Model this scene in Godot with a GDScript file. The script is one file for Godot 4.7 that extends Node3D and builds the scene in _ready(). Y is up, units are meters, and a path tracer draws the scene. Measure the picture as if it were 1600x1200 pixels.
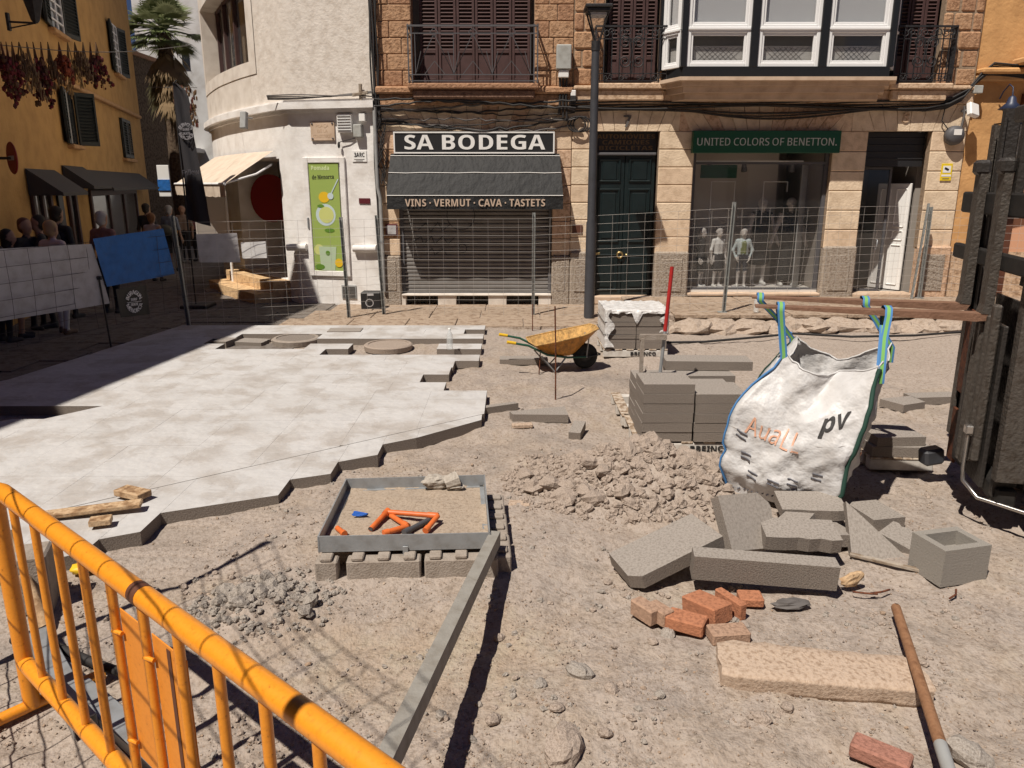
extends Node3D

var M := {}
var TX := {}
var used := {}
var rng := RandomNumberGenerator.new()
var nz := FastNoiseLite.new()
var nz2 := FastNoiseLite.new()

# ---------------------------------------------------------------- mesh builder
class B:
	var v := PackedVector3Array()
	var n := PackedVector3Array()
	var c := PackedColorArray()
	var uv := PackedVector2Array()
	var ix := PackedInt32Array()
	var col := Color(1, 1, 1)
	var use_col := false
	func tri(a: Vector3, b: Vector3, d: Vector3, out: Vector3) -> void:
		var nn := (d - a).cross(b - a)
		if nn.length_squared() < 1e-16:
			return
		nn = nn.normalized()
		var i := v.size()
		if nn.dot(out) < 0.0:
			nn = -nn
			v.append(a); v.append(d); v.append(b)
		else:
			v.append(a); v.append(b); v.append(d)
		for k in 3:
			n.append(nn); c.append(col); ix.append(i + k)
	func quad(a: Vector3, b: Vector3, d: Vector3, e: Vector3, out: Vector3) -> B:
		tri(a, b, d, out); tri(a, d, e, out)
		return self
	func box(ce: Vector3, s: Vector3, bs := Basis()) -> B:
		var h := s * 0.5
		for ax in 3:
			for sg in [-1.0, 1.0]:
				var o := Vector3.ZERO; o[ax] = sg
				var u := Vector3.ZERO; u[(ax + 1) % 3] = h[(ax + 1) % 3]
				var w := Vector3.ZERO; w[(ax + 2) % 3] = h[(ax + 2) % 3]
				var m := Vector3.ZERO; m[ax] = sg * h[ax]
				quad(ce + bs * (m - u - w), ce + bs * (m + u - w), ce + bs * (m + u + w), ce + bs * (m - u + w), bs * o)
		return self
	func cbox(ce: Vector3, s: Vector3, ch: float, bs := Basis()) -> B:
		var h := s * 0.5
		ch = minf(ch, minf(h.x, minf(h.y, h.z)) * 0.9)
		for ax in 3:
			var a1 := (ax + 1) % 3
			var a2 := (ax + 2) % 3
			for sg in [-1.0, 1.0]:
				var m := Vector3.ZERO; m[ax] = sg * h[ax]
				var u := Vector3.ZERO; u[a1] = h[a1] - ch
				var w := Vector3.ZERO; w[a2] = h[a2] - ch
				var o := Vector3.ZERO; o[ax] = sg
				quad(ce + bs * (m - u - w), ce + bs * (m + u - w), ce + bs * (m + u + w), ce + bs * (m - u + w), bs * o)
			for s1 in [-1.0, 1.0]:
				for s2 in [-1.0, 1.0]:
					var p := Vector3.ZERO; p[a1] = s1 * h[a1]; p[a2] = s2 * (h[a2] - ch)
					var q := Vector3.ZERO; q[a1] = s1 * (h[a1] - ch); q[a2] = s2 * h[a2]
					var l := Vector3.ZERO; l[ax] = h[ax] - ch
					var o := Vector3.ZERO; o[a1] = s1; o[a2] = s2
					quad(ce + bs * (p - l), ce + bs * (q - l), ce + bs * (q + l), ce + bs * (p + l), bs * o)
		for sx in [-1.0, 1.0]:
			for sy in [-1.0, 1.0]:
				for sz in [-1.0, 1.0]:
					var k := Vector3(sx, sy, sz)
					tri(ce + bs * (k * Vector3(h.x, h.y - ch, h.z - ch)), ce + bs * (k * Vector3(h.x - ch, h.y, h.z - ch)), ce + bs * (k * Vector3(h.x - ch, h.y - ch, h.z)), bs * k)
		return self
	func bar(a: Vector3, b: Vector3, w: float, h: float, up := Vector3.UP) -> B:
		var d := b - a
		var z := d.normalized()
		if absf(z.dot(up)) > 0.99:
			up = Vector3.RIGHT
		var x := up.cross(z).normalized()
		var y := z.cross(x)
		return box((a + b) * 0.5, Vector3(w, h, d.length()), Basis(x, y, z))
	func vert(p: Vector3, nn: Vector3) -> int:
		v.append(p); n.append(nn); c.append(col)
		return v.size() - 1
	func itri(a: int, b: int, d: int) -> void:
		var nn := (v[d] - v[a]).cross(v[b] - v[a])
		if nn.dot(n[a] + n[b] + n[d]) < 0.0:
			ix.append(a); ix.append(d); ix.append(b)
		else:
			ix.append(a); ix.append(b); ix.append(d)
	func tube(pts: Array, r, sides := 8, closed := true, flat_y := 1.0) -> B:
		var np := pts.size()
		var up := Vector3.UP
		var d0: Vector3 = (pts[1] - pts[0]).normalized()
		if absf(d0.dot(up)) > 0.9:
			up = Vector3.RIGHT
		var x := up.cross(d0).normalized()
		var rows := []
		for i in np:
			var d: Vector3
			if i == 0: d = pts[1] - pts[0]
			elif i == np - 1: d = pts[i] - pts[i - 1]
			else: d = (pts[i + 1] - pts[i]).normalized() + (pts[i] - pts[i - 1]).normalized()
			d = d.normalized()
			x = (x - d * x.dot(d)).normalized()
			var y := d.cross(x)
			var rr: float = r[i] if r is Array else r
			var row := []
			for k in sides:
				var a := TAU * k / sides
				var o := x * cos(a) + y * sin(a) * flat_y
				row.append(vert(pts[i] + o * rr, o.normalized()))
			rows.append(row)
			if closed and (i == 0 or i == np - 1):
				var cd := -d if i == 0 else d
				var ci := vert(pts[i], cd)
				var ring := []
				for k in sides:
					ring.append(vert(v[row[k]], cd))
				for k in sides:
					itri(ci, ring[k], ring[(k + 1) % sides])
		for i in np - 1:
			for k in sides:
				var k2 := (k + 1) % sides
				itri(rows[i][k], rows[i][k2], rows[i + 1][k2])
				itri(rows[i][k], rows[i + 1][k2], rows[i + 1][k])
		return self
	# profile: array of Vector2(radius, height); axis along y of xf
	func lathe(pr: Array, seg := 16, xf := Transform3D(), smooth := true) -> B:
		if not smooth:
			for i in pr.size() - 1:
				for k in seg:
					var a0 := TAU * k / seg
					var a1 := TAU * (k + 1) / seg
					var e := [Vector3(cos(a0), 0, sin(a0)), Vector3(cos(a1), 0, sin(a1))]
					var dn: Vector2 = pr[i + 1] - pr[i]
					var o: Vector3 = xf.basis * ((e[0] + e[1]) * 0.5 * dn.y + Vector3(0, -dn.x, 0))
					quad(xf * (e[0] * pr[i].x + Vector3(0, pr[i].y, 0)), xf * (e[1] * pr[i].x + Vector3(0, pr[i].y, 0)), xf * (e[1] * pr[i + 1].x + Vector3(0, pr[i + 1].y, 0)), xf * (e[0] * pr[i + 1].x + Vector3(0, pr[i + 1].y, 0)), o)
			return self
		var rows := []
		for i in pr.size():
			var dn: Vector2
			if i == 0: dn = pr[1] - pr[0]
			elif i == pr.size() - 1: dn = pr[i] - pr[i - 1]
			else: dn = (pr[i + 1] - pr[i]).normalized() + (pr[i] - pr[i - 1]).normalized()
			var row := []
			for k in seg:
				var a := TAU * k / seg
				var e := Vector3(cos(a), 0, sin(a))
				var o: Vector3 = (xf.basis * (e * dn.y + Vector3(0, -dn.x, 0))).normalized()
				row.append(vert(xf * (e * pr[i].x + Vector3(0, pr[i].y, 0)), o))
			rows.append(row)
		for i in pr.size() - 1:
			for k in seg:
				var k2 := (k + 1) % seg
				itri(rows[i][k], rows[i][k2], rows[i + 1][k2])
				itri(rows[i][k], rows[i + 1][k2], rows[i + 1][k])
		return self
	# polygon in xy of xf, extruded along +z of xf by depth
	func prism(poly: Array, depth: float, xf := Transform3D()) -> B:
		var pp := PackedVector2Array(poly)
		if Geometry2D.is_polygon_clockwise(pp):
			pp.reverse()
		var t := Geometry2D.triangulate_polygon(pp)
		for i in range(0, t.size(), 3):
			var a := pp[t[i]]; var b := pp[t[i + 1]]; var d := pp[t[i + 2]]
			tri(xf * Vector3(a.x, a.y, 0), xf * Vector3(b.x, b.y, 0), xf * Vector3(d.x, d.y, 0), -xf.basis.z)
			tri(xf * Vector3(a.x, a.y, depth), xf * Vector3(b.x, b.y, depth), xf * Vector3(d.x, d.y, depth), xf.basis.z)
		for i in pp.size():
			var a := pp[i]; var b := pp[(i + 1) % pp.size()]
			var o := Vector3(b.y - a.y, a.x - b.x, 0)
			if not Geometry2D.is_polygon_clockwise(pp):
				pass
			quad(xf * Vector3(a.x, a.y, 0), xf * Vector3(b.x, b.y, 0), xf * Vector3(b.x, b.y, depth), xf * Vector3(a.x, a.y, depth), xf.basis * o)
		return self
	# smooth grid: pts[i][j]
	func grid(pts: Array, out: Vector3, wrap := false) -> B:
		var ni := pts.size()
		var nj: int = pts[0].size()
		var base := v.size()
		for i in ni:
			for j in nj:
				var du: Vector3 = pts[mini(i + 1, ni - 1)][j] - pts[maxi(i - 1, 0)][j]
				var dv: Vector3
				if wrap: dv = pts[i][(j + 1) % nj] - pts[i][(j + nj - 1) % nj]
				else: dv = pts[i][mini(j + 1, nj - 1)] - pts[i][maxi(j - 1, 0)]
				var nn := du.cross(dv).normalized()
				vert(pts[i][j], nn)
		var sg := 1.0
		var acc := Vector3.ZERO
		for q in range(base, v.size()):
			acc += n[q]
		if out != Vector3.ZERO:
			if acc.dot(out) < 0.0: sg = -1.0
		else:
			var ce := Vector3.ZERO
			for q in range(base, v.size()): ce += v[q]
			ce /= v.size() - base
			var s := 0.0
			for q in range(base, v.size()): s += n[q].dot(v[q] - ce)
			if s < 0.0: sg = -1.0
		if sg < 0.0:
			for q in range(base, v.size()): n[q] = -n[q]
		for i in ni - 1:
			for j in (nj if wrap else nj - 1):
				var j2 := (j + 1) % nj
				var a := base + i * nj + j; var b := base + i * nj + j2
				var d := base + (i + 1) * nj + j2; var e := base + (i + 1) * nj + j
				itri(a, b, d); itri(a, d, e)
		return self
	func blob(ce: Vector3, s: Vector3, seed_: int, rough := 0.25, lat := 6, lon := 8, bs := Basis(), flat := true) -> B:
		var q := FastNoiseLite.new(); q.seed = seed_; q.frequency = 0.9
		var pts := []
		for i in lat + 1:
			var row := []
			var th := PI * i / lat
			for j in lon:
				var ph := TAU * j / lon
				var d := Vector3(sin(th) * cos(ph), cos(th), sin(th) * sin(ph))
				var r := 1.0 + rough * q.get_noise_3d(d.x * 1.3 + seed_ * 3.7, d.y * 1.3, d.z * 1.3) * 2.2
				row.append(ce + bs * (d * s * 0.5 * r))
			pts.append(row)
		if not flat:
			return grid(pts, Vector3.ZERO, true)
		for i in lat:
			for j in lon:
				var j2 := (j + 1) % lon
				var m: Vector3 = (pts[i][j] + pts[i + 1][j2]) * 0.5 - ce
				quad(pts[i][j], pts[i][j2], pts[i + 1][j2], pts[i + 1][j], m)
		return self
	func mesh() -> ArrayMesh:
		var a := []
		a.resize(Mesh.ARRAY_MAX)
		a[Mesh.ARRAY_VERTEX] = v
		a[Mesh.ARRAY_NORMAL] = n
		if use_col:
			a[Mesh.ARRAY_COLOR] = c
		if uv.size() == v.size():
			a[Mesh.ARRAY_TEX_UV] = uv
		a[Mesh.ARRAY_INDEX] = ix
		var m := ArrayMesh.new()
		m.add_surface_from_arrays(Mesh.PRIMITIVE_TRIANGLES, a)
		return m

# ---------------------------------------------------------------- node helpers
func numbered(nm: String) -> String:
	if not used.has(nm):
		used[nm] = 0
		return nm
	used[nm] += 1
	return "%s_%03d" % [nm, used[nm]]

func tag(o: Node, label: String, cat: String, group := "", kind := "") -> Node:
	if label != "": o.set_meta("label", label)
	if cat != "": o.set_meta("category", cat)
	if group != "": o.set_meta("group", group)
	if kind != "": o.set_meta("kind", kind)
	return o

func thing(nm: String, label: String, cat: String, at := Vector3.ZERO, yaw := 0.0, group := "") -> Node3D:
	var o := Node3D.new()
	o.name = numbered(nm)
	add_child(o)
	o.position = at
	o.rotation.y = yaw
	tag(o, label, cat, group)
	return o

func part(p: Node, nm: String, b, m: Material, at := Vector3.ZERO, bs := Basis()) -> MeshInstance3D:
	var o := MeshInstance3D.new()
	o.name = nm
	o.mesh = b.mesh() if b is B else b
	o.material_override = m
	p.add_child(o, true)
	o.transform = Transform3D(bs, at)
	return o

func solo(nm: String, label: String, cat: String, b, m: Material, at := Vector3.ZERO, bs := Basis(), group := "") -> MeshInstance3D:
	var o := part(self, numbered(nm), b, m, at, bs)
	tag(o, label, cat, group)
	return o

func struct(nm: String, b, m: Material) -> MeshInstance3D:
	var o := part(self, numbered(nm), b, m)
	o.set_meta("kind", "structure")
	return o

func dup(src: Node3D, nm: String, label: String, at: Vector3, bs := Basis(), group := "") -> Node3D:
	var r: Node3D = src.duplicate()
	r.name = numbered(nm)
	add_child(r)
	r.transform = Transform3D(bs, at)
	r.set_meta("label", label)
	if group != "": r.set_meta("group", group)
	return r

# lettering: fits the text into width w and capital height h (metres), standing on the plane xy of bs, centred on at
func words(p: Node, nm: String, s: String, w: float, h: float, m: Material, at: Vector3, bs := Basis(), bold := true, fnt := "Droid Sans", depth := 0.006) -> MeshInstance3D:
	var f := SystemFont.new()
	f.font_names = PackedStringArray([fnt])
	f.font_weight = 700 if bold else 400
	var t := TextMesh.new()
	t.text = s
	t.font = f
	t.font_size = 48
	t.pixel_size = h / (48 * 0.72)
	t.depth = depth
	t.curve_step = 2.0
	t.horizontal_alignment = HORIZONTAL_ALIGNMENT_CENTER
	t.vertical_alignment = VERTICAL_ALIGNMENT_CENTER
	var o := MeshInstance3D.new()
	o.name = nm
	o.mesh = t
	o.material_override = m
	p.add_child(o, true)
	var sx := 1.0
	var aw := t.get_aabb().size.x
	if w > 0.0 and aw > 0.0: sx = w / aw
	o.transform = Transform3D(Basis(bs.x * sx, bs.y, bs.z), at)
	return o

func yaw(deg: float) -> Basis:
	return Basis(Vector3.UP, deg_to_rad(deg))

func eul(x: float, y: float, z: float) -> Basis:
	return Basis.from_euler(Vector3(deg_to_rad(x), deg_to_rad(y), deg_to_rad(z)))

# ---------------------------------------------------------------- textures and materials
func tex(nm: String, freq: float, oct: int, ramp: Array, size := 512, seed_ := 1, kind := FastNoiseLite.TYPE_SIMPLEX_SMOOTH, gain := 0.5, warp := 0.0, stretch := 1.0) -> Texture2D:
	var q := FastNoiseLite.new()
	q.seed = seed_
	q.noise_type = kind
	q.frequency = freq
	q.fractal_octaves = oct
	q.fractal_gain = gain
	if warp > 0.0:
		q.domain_warp_enabled = true
		q.domain_warp_amplitude = warp
		q.domain_warp_frequency = freq * 2.0
	var hgt := int(size / stretch)
	var im := q.get_seamless_image(size, hgt)
	im.convert(Image.FORMAT_L8)
	var d := im.get_data()
	var lut := PackedByteArray()
	var g := Gradient.new()
	var off := PackedFloat32Array(); var cs := PackedColorArray()
	for e in ramp:
		off.append(e[0]); cs.append(e[1])
	g.offsets = off; g.colors = cs
	lut.resize(768)
	for i in 256:
		var cc := g.sample(i / 255.0)
		lut[i * 3] = int(clampf(cc.r, 0, 1) * 255); lut[i * 3 + 1] = int(clampf(cc.g, 0, 1) * 255); lut[i * 3 + 2] = int(clampf(cc.b, 0, 1) * 255)
	var o := PackedByteArray()
	o.resize(d.size() * 3)
	for i in d.size():
		var k := d[i] * 3
		o[i * 3] = lut[k]; o[i * 3 + 1] = lut[k + 1]; o[i * 3 + 2] = lut[k + 2]
	var t := ImageTexture.create_from_image(Image.create_from_data(size, hgt, false, Image.FORMAT_RGB8, o))
	TX[nm] = t
	return t

func ntex(nm: String, freq: float, oct: int, strength: float, size := 512, seed_ := 2, kind := FastNoiseLite.TYPE_SIMPLEX_SMOOTH, gain := 0.55) -> Texture2D:
	var q := FastNoiseLite.new()
	q.seed = seed_
	q.noise_type = kind
	q.frequency = freq
	q.fractal_octaves = oct
	q.fractal_gain = gain
	var im := q.get_seamless_image(size, size)
	im.convert(Image.FORMAT_RGBA8)
	im.bump_map_to_normal_map(strength)
	var t := ImageTexture.create_from_image(im)
	TX[nm] = t
	return t

# col: linear base colour
func mat(nm: String, col: Color, rough := 0.85, t := "", scale := 1.0, nt := "", ns := 1.0, metal := 0.0, world := true) -> StandardMaterial3D:
	var m := StandardMaterial3D.new()
	m.resource_name = nm
	m.albedo_color = col.linear_to_srgb()
	m.roughness = rough
	m.metallic = metal
	if t != "":
		m.albedo_texture = TX[t]
	if nt != "":
		m.normal_enabled = true
		m.normal_texture = TX[nt]
		m.normal_scale = ns
	if t != "" or nt != "":
		m.uv1_triplanar = true
		m.uv1_world_triplanar = world
		m.uv1_scale = Vector3.ONE * scale
	M[nm] = m
	return m

func make_materials() -> void:
	var w := Color(1, 1, 1)
	# greyscale wear and grain, multiplied with each base colour
	tex("grain", 0.03, 6, [[0.0, Color(.74, .73, .72)], [0.35, Color(.88, .87, .86)], [0.6, w], [1.0, Color(.94, .93, .92)]], 512, 11, FastNoiseLite.TYPE_SIMPLEX_SMOOTH, 0.66)
	tex("soft", 0.012, 6, [[0.0, Color(.85, .83, .81)], [0.5, Color(.95, .945, .94)], [1.0, w]], 512, 12)
	tex("stone", 0.02, 7, [[0.0, Color(.7, .65, .6)], [0.3, Color(.86, .83, .8)], [0.55, w], [0.8, Color(.97, .95, .92)], [1.0, Color(.84, .79, .74)]], 512, 13, FastNoiseLite.TYPE_SIMPLEX_SMOOTH, 0.64)
	tex("soil", 0.05, 6, [[0.0, Color(.62, .6, .58)], [0.3, Color(.82, .8, .78)], [0.45, Color(.93, .92, .91)], [0.6, w], [0.8, Color(.97, .97, .97)], [1.0, Color(.87, .88, .89)]], 1024, 14, FastNoiseLite.TYPE_SIMPLEX_SMOOTH, 0.85)
	tex("dusty", 0.008, 7, [[0.0, Color(.84, .81, .78)], [0.36, Color(.92, .905, .89)], [0.5, Color(.965, .96, .955)], [0.7, w], [1.0, Color(.96, .955, .955)]], 1024, 15, FastNoiseLite.TYPE_SIMPLEX_SMOOTH, 0.6, 60.0)
	tex("rust", 0.02, 6, [[0.0, Color(.3, .2, .16)], [0.4, Color(.7, .5, .4)], [0.6, Color(1, .8, .62)], [0.75, Color(.78, .66, .6)], [1.0, Color(.45, .4, .38)]], 512, 16, FastNoiseLite.TYPE_SIMPLEX_SMOOTH, 0.62)
	tex("worn", 0.018, 6, [[0.0, Color(.55, .55, .57)], [0.45, Color(.8, .78, .76)], [0.58, w], [0.72, Color(1, .96, .9)], [1.0, Color(.85, .7, .55)]], 512, 17, FastNoiseLite.TYPE_SIMPLEX_SMOOTH, 0.66)
	tex("speckle", 0.11, 3, [[0.0, Color(.5, .47, .45)], [0.35, Color(.8, .78, .76)], [0.6, w], [1.0, Color(.86, .84, .82)]], 512, 18, FastNoiseLite.TYPE_SIMPLEX_SMOOTH, 0.7)
	tex("wood", 0.012, 5, [[0.0, Color(.5, .42, .35)], [0.4, Color(.8, .74, .68)], [0.6, w], [1.0, Color(.8, .7, .6)]], 512, 19, FastNoiseLite.TYPE_SIMPLEX_SMOOTH, 0.6, 30.0)
	tex("granite", 0.16, 2, [[0.0, w * 0.6], [0.6, w * 0.72], [0.74, w * 0.8], [0.8, Color(1, 1, 1)], [1.0, Color(1, 1, 1)]], 512, 20, FastNoiseLite.TYPE_SIMPLEX_SMOOTH, 0.6)
	tex("chips", 0.035, 6, [[0.0, Color(.35, .24, .2)], [0.1, Color(.5, .4, .36)], [0.13, Color(.92, .9, .88)], [0.5, w], [0.85, Color(.96, .96, .97)], [0.9, Color(.88, .92, 1.0)], [1.0, Color(.85, .9, 1.0)]], 512, 31, FastNoiseLite.TYPE_SIMPLEX_SMOOTH, 0.62)
	ntex("n_soil", 0.07, 5, 9.0, 1024, 21, FastNoiseLite.TYPE_SIMPLEX_SMOOTH, 0.75)
	ntex("n_fine", 0.06, 4, 6.0, 512, 22)
	ntex("n_stucco", 0.035, 4, 9.0, 512, 23)
	ntex("n_cloth", 0.012, 4, 10.0, 512, 24)
	mat("soil", Color(0.3785, 0.3193, 0.2732), 0.97, "soil", 0.31, "n_soil", 0.42)
	M.soil.vertex_color_use_as_albedo = true
	mat("lump", Color(0.4089, 0.3393, 0.2871), 0.97, "speckle", 1.7, "n_fine", 0.8)
	mat("lump_grey", Color(.37, .335, .3), 0.97, "speckle", 1.7, "n_fine", 0.8)
	mat("pebble", Color(0.3915, 0.3306, 0.2828), 0.95, "speckle", 3.0)
	M.pebble.vertex_color_use_as_albedo = true
	mat("slab", Color(0.4928, 0.484, 0.4796), 0.92, "dusty", 0.19, "n_fine", 0.15)
	mat("slab_b", Color(0.4822, 0.4734, 0.469), 0.92, "dusty", 0.19, "n_fine", 0.15)
	mat("slab_c", Color(0.4998, 0.4893, 0.484), 0.92, "dusty", 0.19, "n_fine", 0.15)
	mat("slab_side", Color(0.252, 0.2187, 0.1917), 0.95, "speckle", 2.2, "n_fine", 0.5)
	mat("slab_top", Color(0.3105, 0.279, 0.2502), 0.94, "grain", 3.1, "n_fine", 0.35)
	mat("concrete", Color(0.333, 0.288, 0.2475), 0.95, "soft", 1.8, "n_fine", 0.5)
	mat("flag", Color(0.36, 0.279, 0.2115), 0.92, "stone", 0.5, "n_fine", 0.4)
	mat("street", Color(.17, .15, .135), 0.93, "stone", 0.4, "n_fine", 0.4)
	mat("kerb", Color(0.405, 0.333, 0.2745), 0.95, "stone", 1.3, "n_stucco", 0.6)
	mat("ashlar", Color(.76, .61, .445), 0.9, "soft", 0.6, "n_fine", 0.25)
	mat("ashlar2", Color(.73, .56, .4), 0.9, "soft", 0.9, "n_fine", 0.3)
	mat("ashlar3", Color(0.6138, 0.4278, 0.2976), 0.9, "stone", 0.7, "n_fine", 0.3)
	mat("brownstone", Color(0.4185, 0.2418, 0.1395), 0.93, "stone", 0.8, "n_stucco", 0.5)
	mat("brownstone2", Color(0.4464, 0.2697, 0.1581), 0.93, "stone", 0.7, "n_stucco", 0.5)
	mat("brownstone3", Color(0.3813, 0.2139, 0.1256), 0.93, "stone", 0.9, "n_stucco", 0.5)
	mat("mortar", Color(.33, .24, .165), 0.95, "grain", 1.0)
	mat("grey_stone", Color(.36, .31, .26), 0.95, "stone", 1.4, "n_stucco", 0.8)
	mat("trim", Color(0.5766, 0.4185, 0.2883), 0.9, "stone", 0.6, "n_fine", 0.3)
	mat("trim_clean", Color(0.6138, 0.465, 0.3441), 0.85, "soft", 0.5)
	mat("stain_stone", Color(.2, .12, .085), 0.95, "stone", 0.8, "n_stucco", 0.6)
	mat("white_wall", Color(.85, .835, .82), 0.92, "soft", 0.35, "n_fine", 0.1)
	mat("stucco", Color(0.7347, 0.6789, 0.6185), 0.95, "soft", 0.8, "n_stucco", 0.22)
	mat("cream", Color(0.7254, 0.6696, 0.6045), 0.9, "soft", 0.4)
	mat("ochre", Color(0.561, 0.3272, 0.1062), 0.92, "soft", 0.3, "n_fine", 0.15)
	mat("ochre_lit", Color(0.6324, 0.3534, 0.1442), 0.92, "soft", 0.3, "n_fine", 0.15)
	mat("ochre_trim", Color(.56, .33, .15), 0.9, "soft", 0.5)
	mat("far_wall", Color(.62, .62, .62), 0.95, "soft", 0.2)
	mat("far_tan", Color(.5, .36, .22), 0.95, "soft", 0.2)
	mat("painted_dark_pane", Color(.022, .024, .026), 0.06)  # opaque near-black pane: the unlit room behind is painted into its colour
	mat("plaster_inside", Color(.3, .27, .24), 0.95)
	mat("shop_wall", Color(.5, .455, .41), 0.9)
	mat("shop_floor", Color(.6, .57, .53), 0.6)
	mat("iron", Color(.028, .028, .032), 0.55, "worn", 1.5)
	mat("iron_grey", Color(.085, .083, .09), 0.6)
	mat("lamp_grey", Color(.055, .058, .068), 0.5, "soft", 0.8)
	mat("shutter_brown", Color(.075, .036, .034), 0.6, "soft", 0.7)
	mat("shutter_green", Color(.016, .022, .02), 0.55, "soft", 0.7)
	mat("roller", Color(0.2025, 0.1913, 0.1837), 0.5, "soft", 0.5, "", 1.0, 0.1)
	mat("door_green", Color(0.0072, 0.0162, 0.018), 0.4, "soft", 0.7)
	mat("brass", Color(.5, .38, .18), 0.35, "", 1.0, "", 1.0, 0.9)
	mat("sign_black", Color(0.0144, 0.0144, 0.016), 0.5)
	mat("sign_white", Color(.78, .77, .75), 0.6)
	mat("sign_green", Color(.003, .07, .032), 0.35)
	mat("letter_grey", Color(.5, .54, .5), 0.5)
	mat("letter_gold", Color(.13, .075, .03), 0.5)
	mat("letter_tan", Color(.5, .38, .29), 0.7)
	mat("awning_black", Color(0.01, 0.0104, 0.0116), 0.7, "soft", 0.8, "n_cloth", 0.6)
	mat("awning_cream", Color(.64, .54, .44), 0.85, "soft", 0.6, "n_cloth", 0.3)
	mat("awning_grey", Color(.05, .047, .048), 0.8)
	mat("white_frame", Color(.78, .78, .78), 0.4)
	mat("granite", Color(.035, .037, .04), 0.3, "granite", 1.6)
	mat("grey_pvc", Color(.36, .37, .37), 0.6, "soft", 1.0)
	mat("pale_box", Color(.42, .43, .41), 0.6, "soft", 1.0)
	mat("cable", Color(.022, .02, .02), 0.7)
	mat("cable_grey", Color(.11, .1, .095), 0.75)
	mat("galv", Color(.33, .35, .37), 0.45, "soft", 1.3, "n_fine", 0.1, 0.3)
	mat("wire", Color(.46, .43, .4), 0.5)
	mat("wire_dark", Color(.06, .052, .05), 0.7)
	mat("post_grey", Color(.27, .285, .28), 0.5, "soft", 2.0)
	mat("rusty", Color(.19, .1, .062), 0.85, "rust", 2.2, "n_fine", 0.5)
	mat("rust_pipe", Color(.3, .155, .08), 0.75, "stone", 1.1, "n_fine", 0.4, 0.1)
	mat("fork_steel", Color(.26, .145, .095), 0.6, "soft", 1.0, "n_fine", 0.3, 0.2)
	mat("mast", Color(.045, .04, .037), 0.5, "soft", 0.9, "n_fine", 0.4, 0.2)
	mat("mast_wear", Color(.1, .088, .078), 0.5, "stone", 1.0, "n_fine", 0.5, 0.3)
	mat("mast_black", Color(.018, .016, .015), 0.65, "worn", 1.0)
	mat("mast_brown", Color(.14, .065, .03), 0.8, "rust", 1.0)
	mat("chrome", Color(.5, .48, .46), 0.25, "", 1.0, "", 1.0, 0.9)
	mat("orange_paint", Color(0.7812, 0.2883, 0.01674), 0.42, "chips", 1.9, "n_fine", 0.06, 0.0, false)
	M.orange_paint.clearcoat_enabled = true
	M.orange_paint.clearcoat = 0.35
	M.orange_paint.clearcoat_roughness = 0.25
	mat("orange_plate", Color(.72, .26, .03), 0.55, "chips", 1.4)
	mat("pvc_orange", Color(.7, .16, .035), 0.5, "soft", 2.0)
	mat("pvc_grey", Color(.07, .072, .078), 0.5)
	mat("sandbed", Color(0.3828, 0.3088, 0.2393), 0.97, "soil", 0.5, "n_soil", 0.3)
	mat("timber", Color(0.522, 0.378, 0.234), 0.85, "wood", 1.1, "n_fine", 0.4)
	mat("timber_grey", Color(.36, .32, .27), 0.9, "wood", 0.8, "n_fine", 0.4)
	mat("limestone", Color(0.468, 0.3645, 0.2835), 0.93, "stone", 2.6, "n_stucco", 0.5)
	mat("brick", Color(0.432, 0.18, 0.0945), 0.92, "grain", 2.0, "n_fine", 0.6)
	mat("brick_dusty", Color(0.396, 0.2565, 0.18), 0.93, "grain", 2.0, "n_fine", 0.6)
	mat("block", Color(0.324, 0.306, 0.279), 0.95, "speckle", 3.4, "n_stucco", 0.35)
	mat("bag", Color(0.63, 0.63, 0.639), 0.5, "soft", 1.0, "n_cloth", 0.8)
	M.bag.backlight_enabled = true
	M.bag.backlight = Color(.22, .22, .22)
	mat("bag_letter_orange", Color(.68, .38, .26), 0.7)
	mat("bag_letter_black", Color(.03, .028, .028), 0.7)
	mat("bag_letter_grey", Color(.1, .1, .12), 0.7)
	mat("strap_blue", Color(.06, .19, .42), 0.8)
	mat("strap_green", Color(.17, .4, .1), 0.8)
	mat("strap_dark", Color(.012, .05, .035), 0.8)
	mat("wrap", Color(.72, .72, .72), 0.35, "soft", 2.0, "n_cloth", 0.9)
	mat("pallet", Color(.5, .44, .37), 0.9, "wood", 1.5)
	mat("pallet_white", Color(.6, .57, .53), 0.85, "soft", 1.5)
	mat("barrow", Color(0.5766, 0.2511, 0.0279), 0.5, "worn", 1.4, "n_fine", 0.2)
	mat("barrow_in", Color(.58, .36, .13), 0.9, "worn", 1.6, "n_fine", 0.5)
	mat("barrow_green", Color(.02, .09, .055), 0.45)
	mat("yellow_plastic", Color(.72, .45, .02), 0.5)
	mat("rubber", Color(.012, .012, .012), 0.8)
	mat("red_paint", Color(.42, .022, .02), 0.45, "soft", 2.0)
	mat("banner_white", Color(0.465, 0.4575, 0.4725), 0.7, "soft", 0.8, "n_cloth", 0.3)
	mat("banner_blue", Color(0.008, 0.128, 0.44), 0.6, "soft", 0.8, "n_cloth", 0.35)
	mat("paper_grey", Color(.42, .38, .33), 0.85, "grain", 2.5, "n_cloth", 0.6)
	mat("blue_cord", Color(.01, .09, .4), 0.7)
	mat("red_deep", Color(.22, .008, .01), 0.6)
	mat("plaque_red", Color(.1, .012, .018), 0.5)
	mat("plaque_brown", Color(.1, .035, .018), 0.6)
	mat("warn_yellow", Color(.75, .55, .02), 0.5)
	mat("flag_cloth", Color(.022, .02, .024), 0.8, "", 1.0, "", 1.0)
	mat("flag_print", Color(.25, .24, .26), 0.8)
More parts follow.
